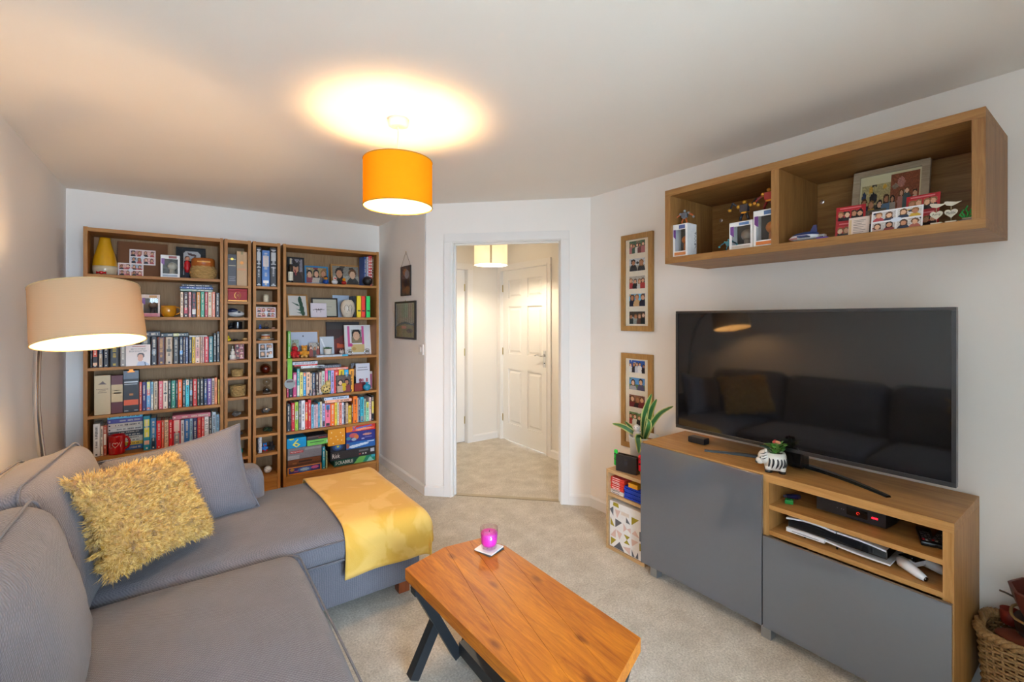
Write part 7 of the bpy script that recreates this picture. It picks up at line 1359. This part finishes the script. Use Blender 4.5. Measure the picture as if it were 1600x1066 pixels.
# game cases on the shelf of the unit
zc = .3526
for k in range(10):
    col = ('e8e4e0','d8d4d0','d8382c','e0402c','d83428','dc4030','d83428','e0402c','d83c30','24a0c8')[k]; lab = ('white game case at the bottom of the pile','pale game case second from the bottom of the pile','red game case third from the bottom of the pile','red game case fourth from the bottom of the pile','red game case fifth from the bottom of the pile','red game case sixth from the bottom of the pile','red game case seventh from the bottom of the pile','red game case eighth from the bottom of the pile','red game case second from the top of the pile','blue game case on top of the pile')[k]
    if k == 9: x_, y_, r_ = 2.265, 1.900, RZ+.2
    else: x_, y_, r_ = 2.205+.003*(k % 3), 1.9255, RZ
    o = item('game_case', [('case', MB().box(-.052 if k < 9 else -.045,.052 if k < 9 else .045,0,.165 if k < 9 else .10,0,.0102,b=.0015), mat(col, .3))], lab+' beside the blue ones', 'game case', (x_,y_,zc), (0,0,r_), 'game cases on the small shelf unit'); zc += .0112
    MB().quad((-.040,-.0005,.0035),(.020,-.0005,.0035),(.020,-.0005,.0070),(-.040,-.0005,.0070)).build('title', mat('f0e8e4' if k > 1 else '5c4444', .4), o) if k < 9 else None
zc = .3526
for k in range(7):
    lab = ('blue game case at the bottom of the blue pile','blue game case second from the bottom of the blue pile','blue game case third from the bottom of the blue pile','blue game case in the middle of the blue pile','blue game case third from the top of the blue pile','blue game case under the yellow box','small yellow box on top of the blue game cases')[k]
    o = item('game_case' if k < 6 else 'game_box', [('case', MB().box(-.068 if k < 6 else -.035,.068 if k < 6 else .035,0,.14,0,.0118 if k < 6 else .026,b=.0018), mat('1438b0' if k < 6 else 'e0a030', .25))], lab, 'game case', (2.20+.004*(k % 2),1.796-.0*(k),zc), (0,0,RZ), 'game cases on the small shelf unit' if k < 6 else None); zc += .0126 if k < 6 else .03
# patterned storage box in the bottom of the unit
fb = item('storage_box', [('body', MB().box(-.126,.126,0,.30,0,.285,b=.003), mat('e4e0dc', .7)),('handle', MB().box(-.03,.03,-.003,0,.225,.245,b=.001), mat('d8c8b8', .6))], 'white fabric storage box patterned with grey, mustard and pink triangles', 'storage box', (2.192,1.8475,.0206), (0,0,RZ))
def tri(pts, c): MB().add([(x,-.0006,z) for x,z in pts], [tuple(range(len(pts)))]).build('triangle', mat(c, .7), fb)
GR, MU, PK = '5c5e64', '9c8a1c', 'd4b4a8'
def SBX(a, b): t = a/372.0; return (-.1245+t*.249, max(.003, .282*(1-(b-348-105*t)/(505+55*t))))
for pts, c in (([(45,360),(105,375),(112,425),(40,398)],MU),([(0,440),(45,410),(45,518)],GR),([(65,440),(130,455),(90,540)],PK),([(10,525),(10,615),(60,640)],MU),([(68,545),(68,645),(150,590)],GR),([(140,455),(195,490),(140,498)],'b02030'),([(195,515),(195,580),(245,600)],GR),([(258,505),(340,535),(258,600)],MU),([(165,590),(165,690),(205,655)],PK),([(10,735),(75,665),(75,765)],PK),([(80,670),(150,715),(118,785)],PK),([(15,755),(80,790),(15,845)],MU),([(170,715),(240,745),(205,780)],MU),([(205,780),(240,840),(170,815)],MU),([(50,880),(120,810),(175,940)],GR),([(155,860),(245,870),(240,960)],PK),([(260,700),(300,660),(345,745)],PK),([(255,760),(335,790),(265,845)],PK),([(258,880),(262,975),(295,985)],GR),([(300,985),(330,910),(335,1005)],GR),([(345,800),(345,890),(362,890),(362,805)],MU),([(345,665),(362,665),(362,780),(345,775)],GR),([(205,655),(250,640),(250,705)],PK)):
    tri([SBX(a, b) for a, b in pts], c)
# ------------------------------------------------------------------ wicker basket beside the TV unit
M_WK2 = wood('willow', 'b08a58', '7c5a34', 'x', scale=40, rough=.6)
wb = thing('wicker_basket', 'large wicker log basket beside the television unit', 'basket', (2.425,.120,0.0006))
def rr_pt(t, hx_, hy_, n_=4.0):
    c_, s_ = cos(t), sin(t); return (math.copysign(abs(c_)**(2/n_),c_)*hx_, math.copysign(abs(s_)**(2/n_),s_)*hy_)
NB = 96; HB = .325
for k in range(26):
    z_ = .012+k*.0118; f_ = .90+.10*z_/HB; P = []
    for i in range(NB):
        x, y = rr_pt(2*pi*i/NB, .126*f_, .232*f_); am = .0042*(1 if ((i//3)+k) % 2 else -1); d_ = sqrt(x*x+y*y); P.append((x+x/d_*am, y+y/d_*am, z_))
    MB().tube(P, .0052, 5, closed=True).build('wicker_strand', M_WK2, wb, smooth=True)
for i in range(32):
    x, y = rr_pt(2*pi*(i*3+1)/NB, .126, .232); MB().tube([(x*.90,y*.90,.004),(x,y,HB-.01)], .0045, 6).build('stake', M_WK2, wb)
for ph_ in (0, 2.1, 4.2):
    P = []
    for i in range(NB):
        x, y = rr_pt(2*pi*i/NB, .126, .232); q = 2*pi*i/NB*16+ph_; d_ = sqrt(x*x+y*y); P.append((x+x/d_*.010*cos(q), y+y/d_*.010*cos(q), HB+.002+.010*sin(q)))
    MB().tube(P, .0085, 6, closed=True).build('rim_braid', M_WK2, wb, smooth=True)
MB().box(-.10,.10,-.20,.20,.004,.012).build('base', M_WK2, wb)
bl = MB().rbox(-.084,.084,-.168,.170,.020,.296,.035,12,crown=(0,0,.018),wob=.006,seed=9).build('blanket', mat('6a2e16', .95, var=.25, scale=24, bump=.6), None, (2.425,.120,.0), smooth=True); tag(bl, 'rust brown blanket stuffed inside the wicker basket', 'blanket')
item('cloth_pumpkin', [('cloth', MB().ball((0,0,.016), .044, 18, sc=(1.15,1.5,.36)), mat('662a10', .95, var=.3, scale=30, bump=.5), True),('stem', MB().tube([(0,0,.028),(.004,.006,.040)], .005, 8), mat('5c4428'))], 'rust orange cloth pumpkin on the blanket in the basket', 'ornament', (2.372,.245,.318), (0,0,.3))
item('tin_cup', [('body', MB().lathe([(.024,0),(.026,.004),(.028,.052),(.026,.052),(.022,.006),(.002,.006)], 20), mat('8a2818', .45), True)], 'small red cup at the back of the wicker basket', 'cup', (2.500,.285,.317))
bw = thing('painted_bowl', 'dark red painted bowl with a twisted rope on top of the basket', 'bowl', (2.425,.172,.352))
bw.scale = (1.22,1.22,1.08)
def oct_(r, z): return (r, z)
MB().lathe([(.060,.040),(.085,.052),(.102,.095),(.112,.138),(.104,.140),(.092,.098),(.07,.070),(.002,.066)], 10, Matrix.Translation((0,-.02,0)), a0=.3).build('bowl', mat('5c2418', .5, var=.5, scale=14), bw, smooth=False)
MB().lathe([(.070,-.010),(.096,.0),(.100,.036),(.060,.040)], 24, Matrix.Translation((0,-.02,0))).build('lower_bowl', mat('2c1814', .5, var=.3), bw, smooth=True)
MB().tube([(.104*cos(2*pi*k/36),-.02+.104*sin(2*pi*k/36),.050+.004*sin(k)) for k in range(36)], .004, 6, closed=True).build('rope', mat('9c7848', .8), bw, smooth=True)
MB().tube([(-.02,.070,.100),(-.022,.092,.108),(-.028,.104,.112)], .003, 6).build('twig', mat('4a3824'), bw); MB().tube([(.03*cos(k*.5)*(1-k*.02),-.02+.03*sin(k*.5)*(1-k*.02),.078+.0008*k) for k in range(30)], .006, 6).build('dried_coil', mat('4a3020', .9), bw, smooth=True)
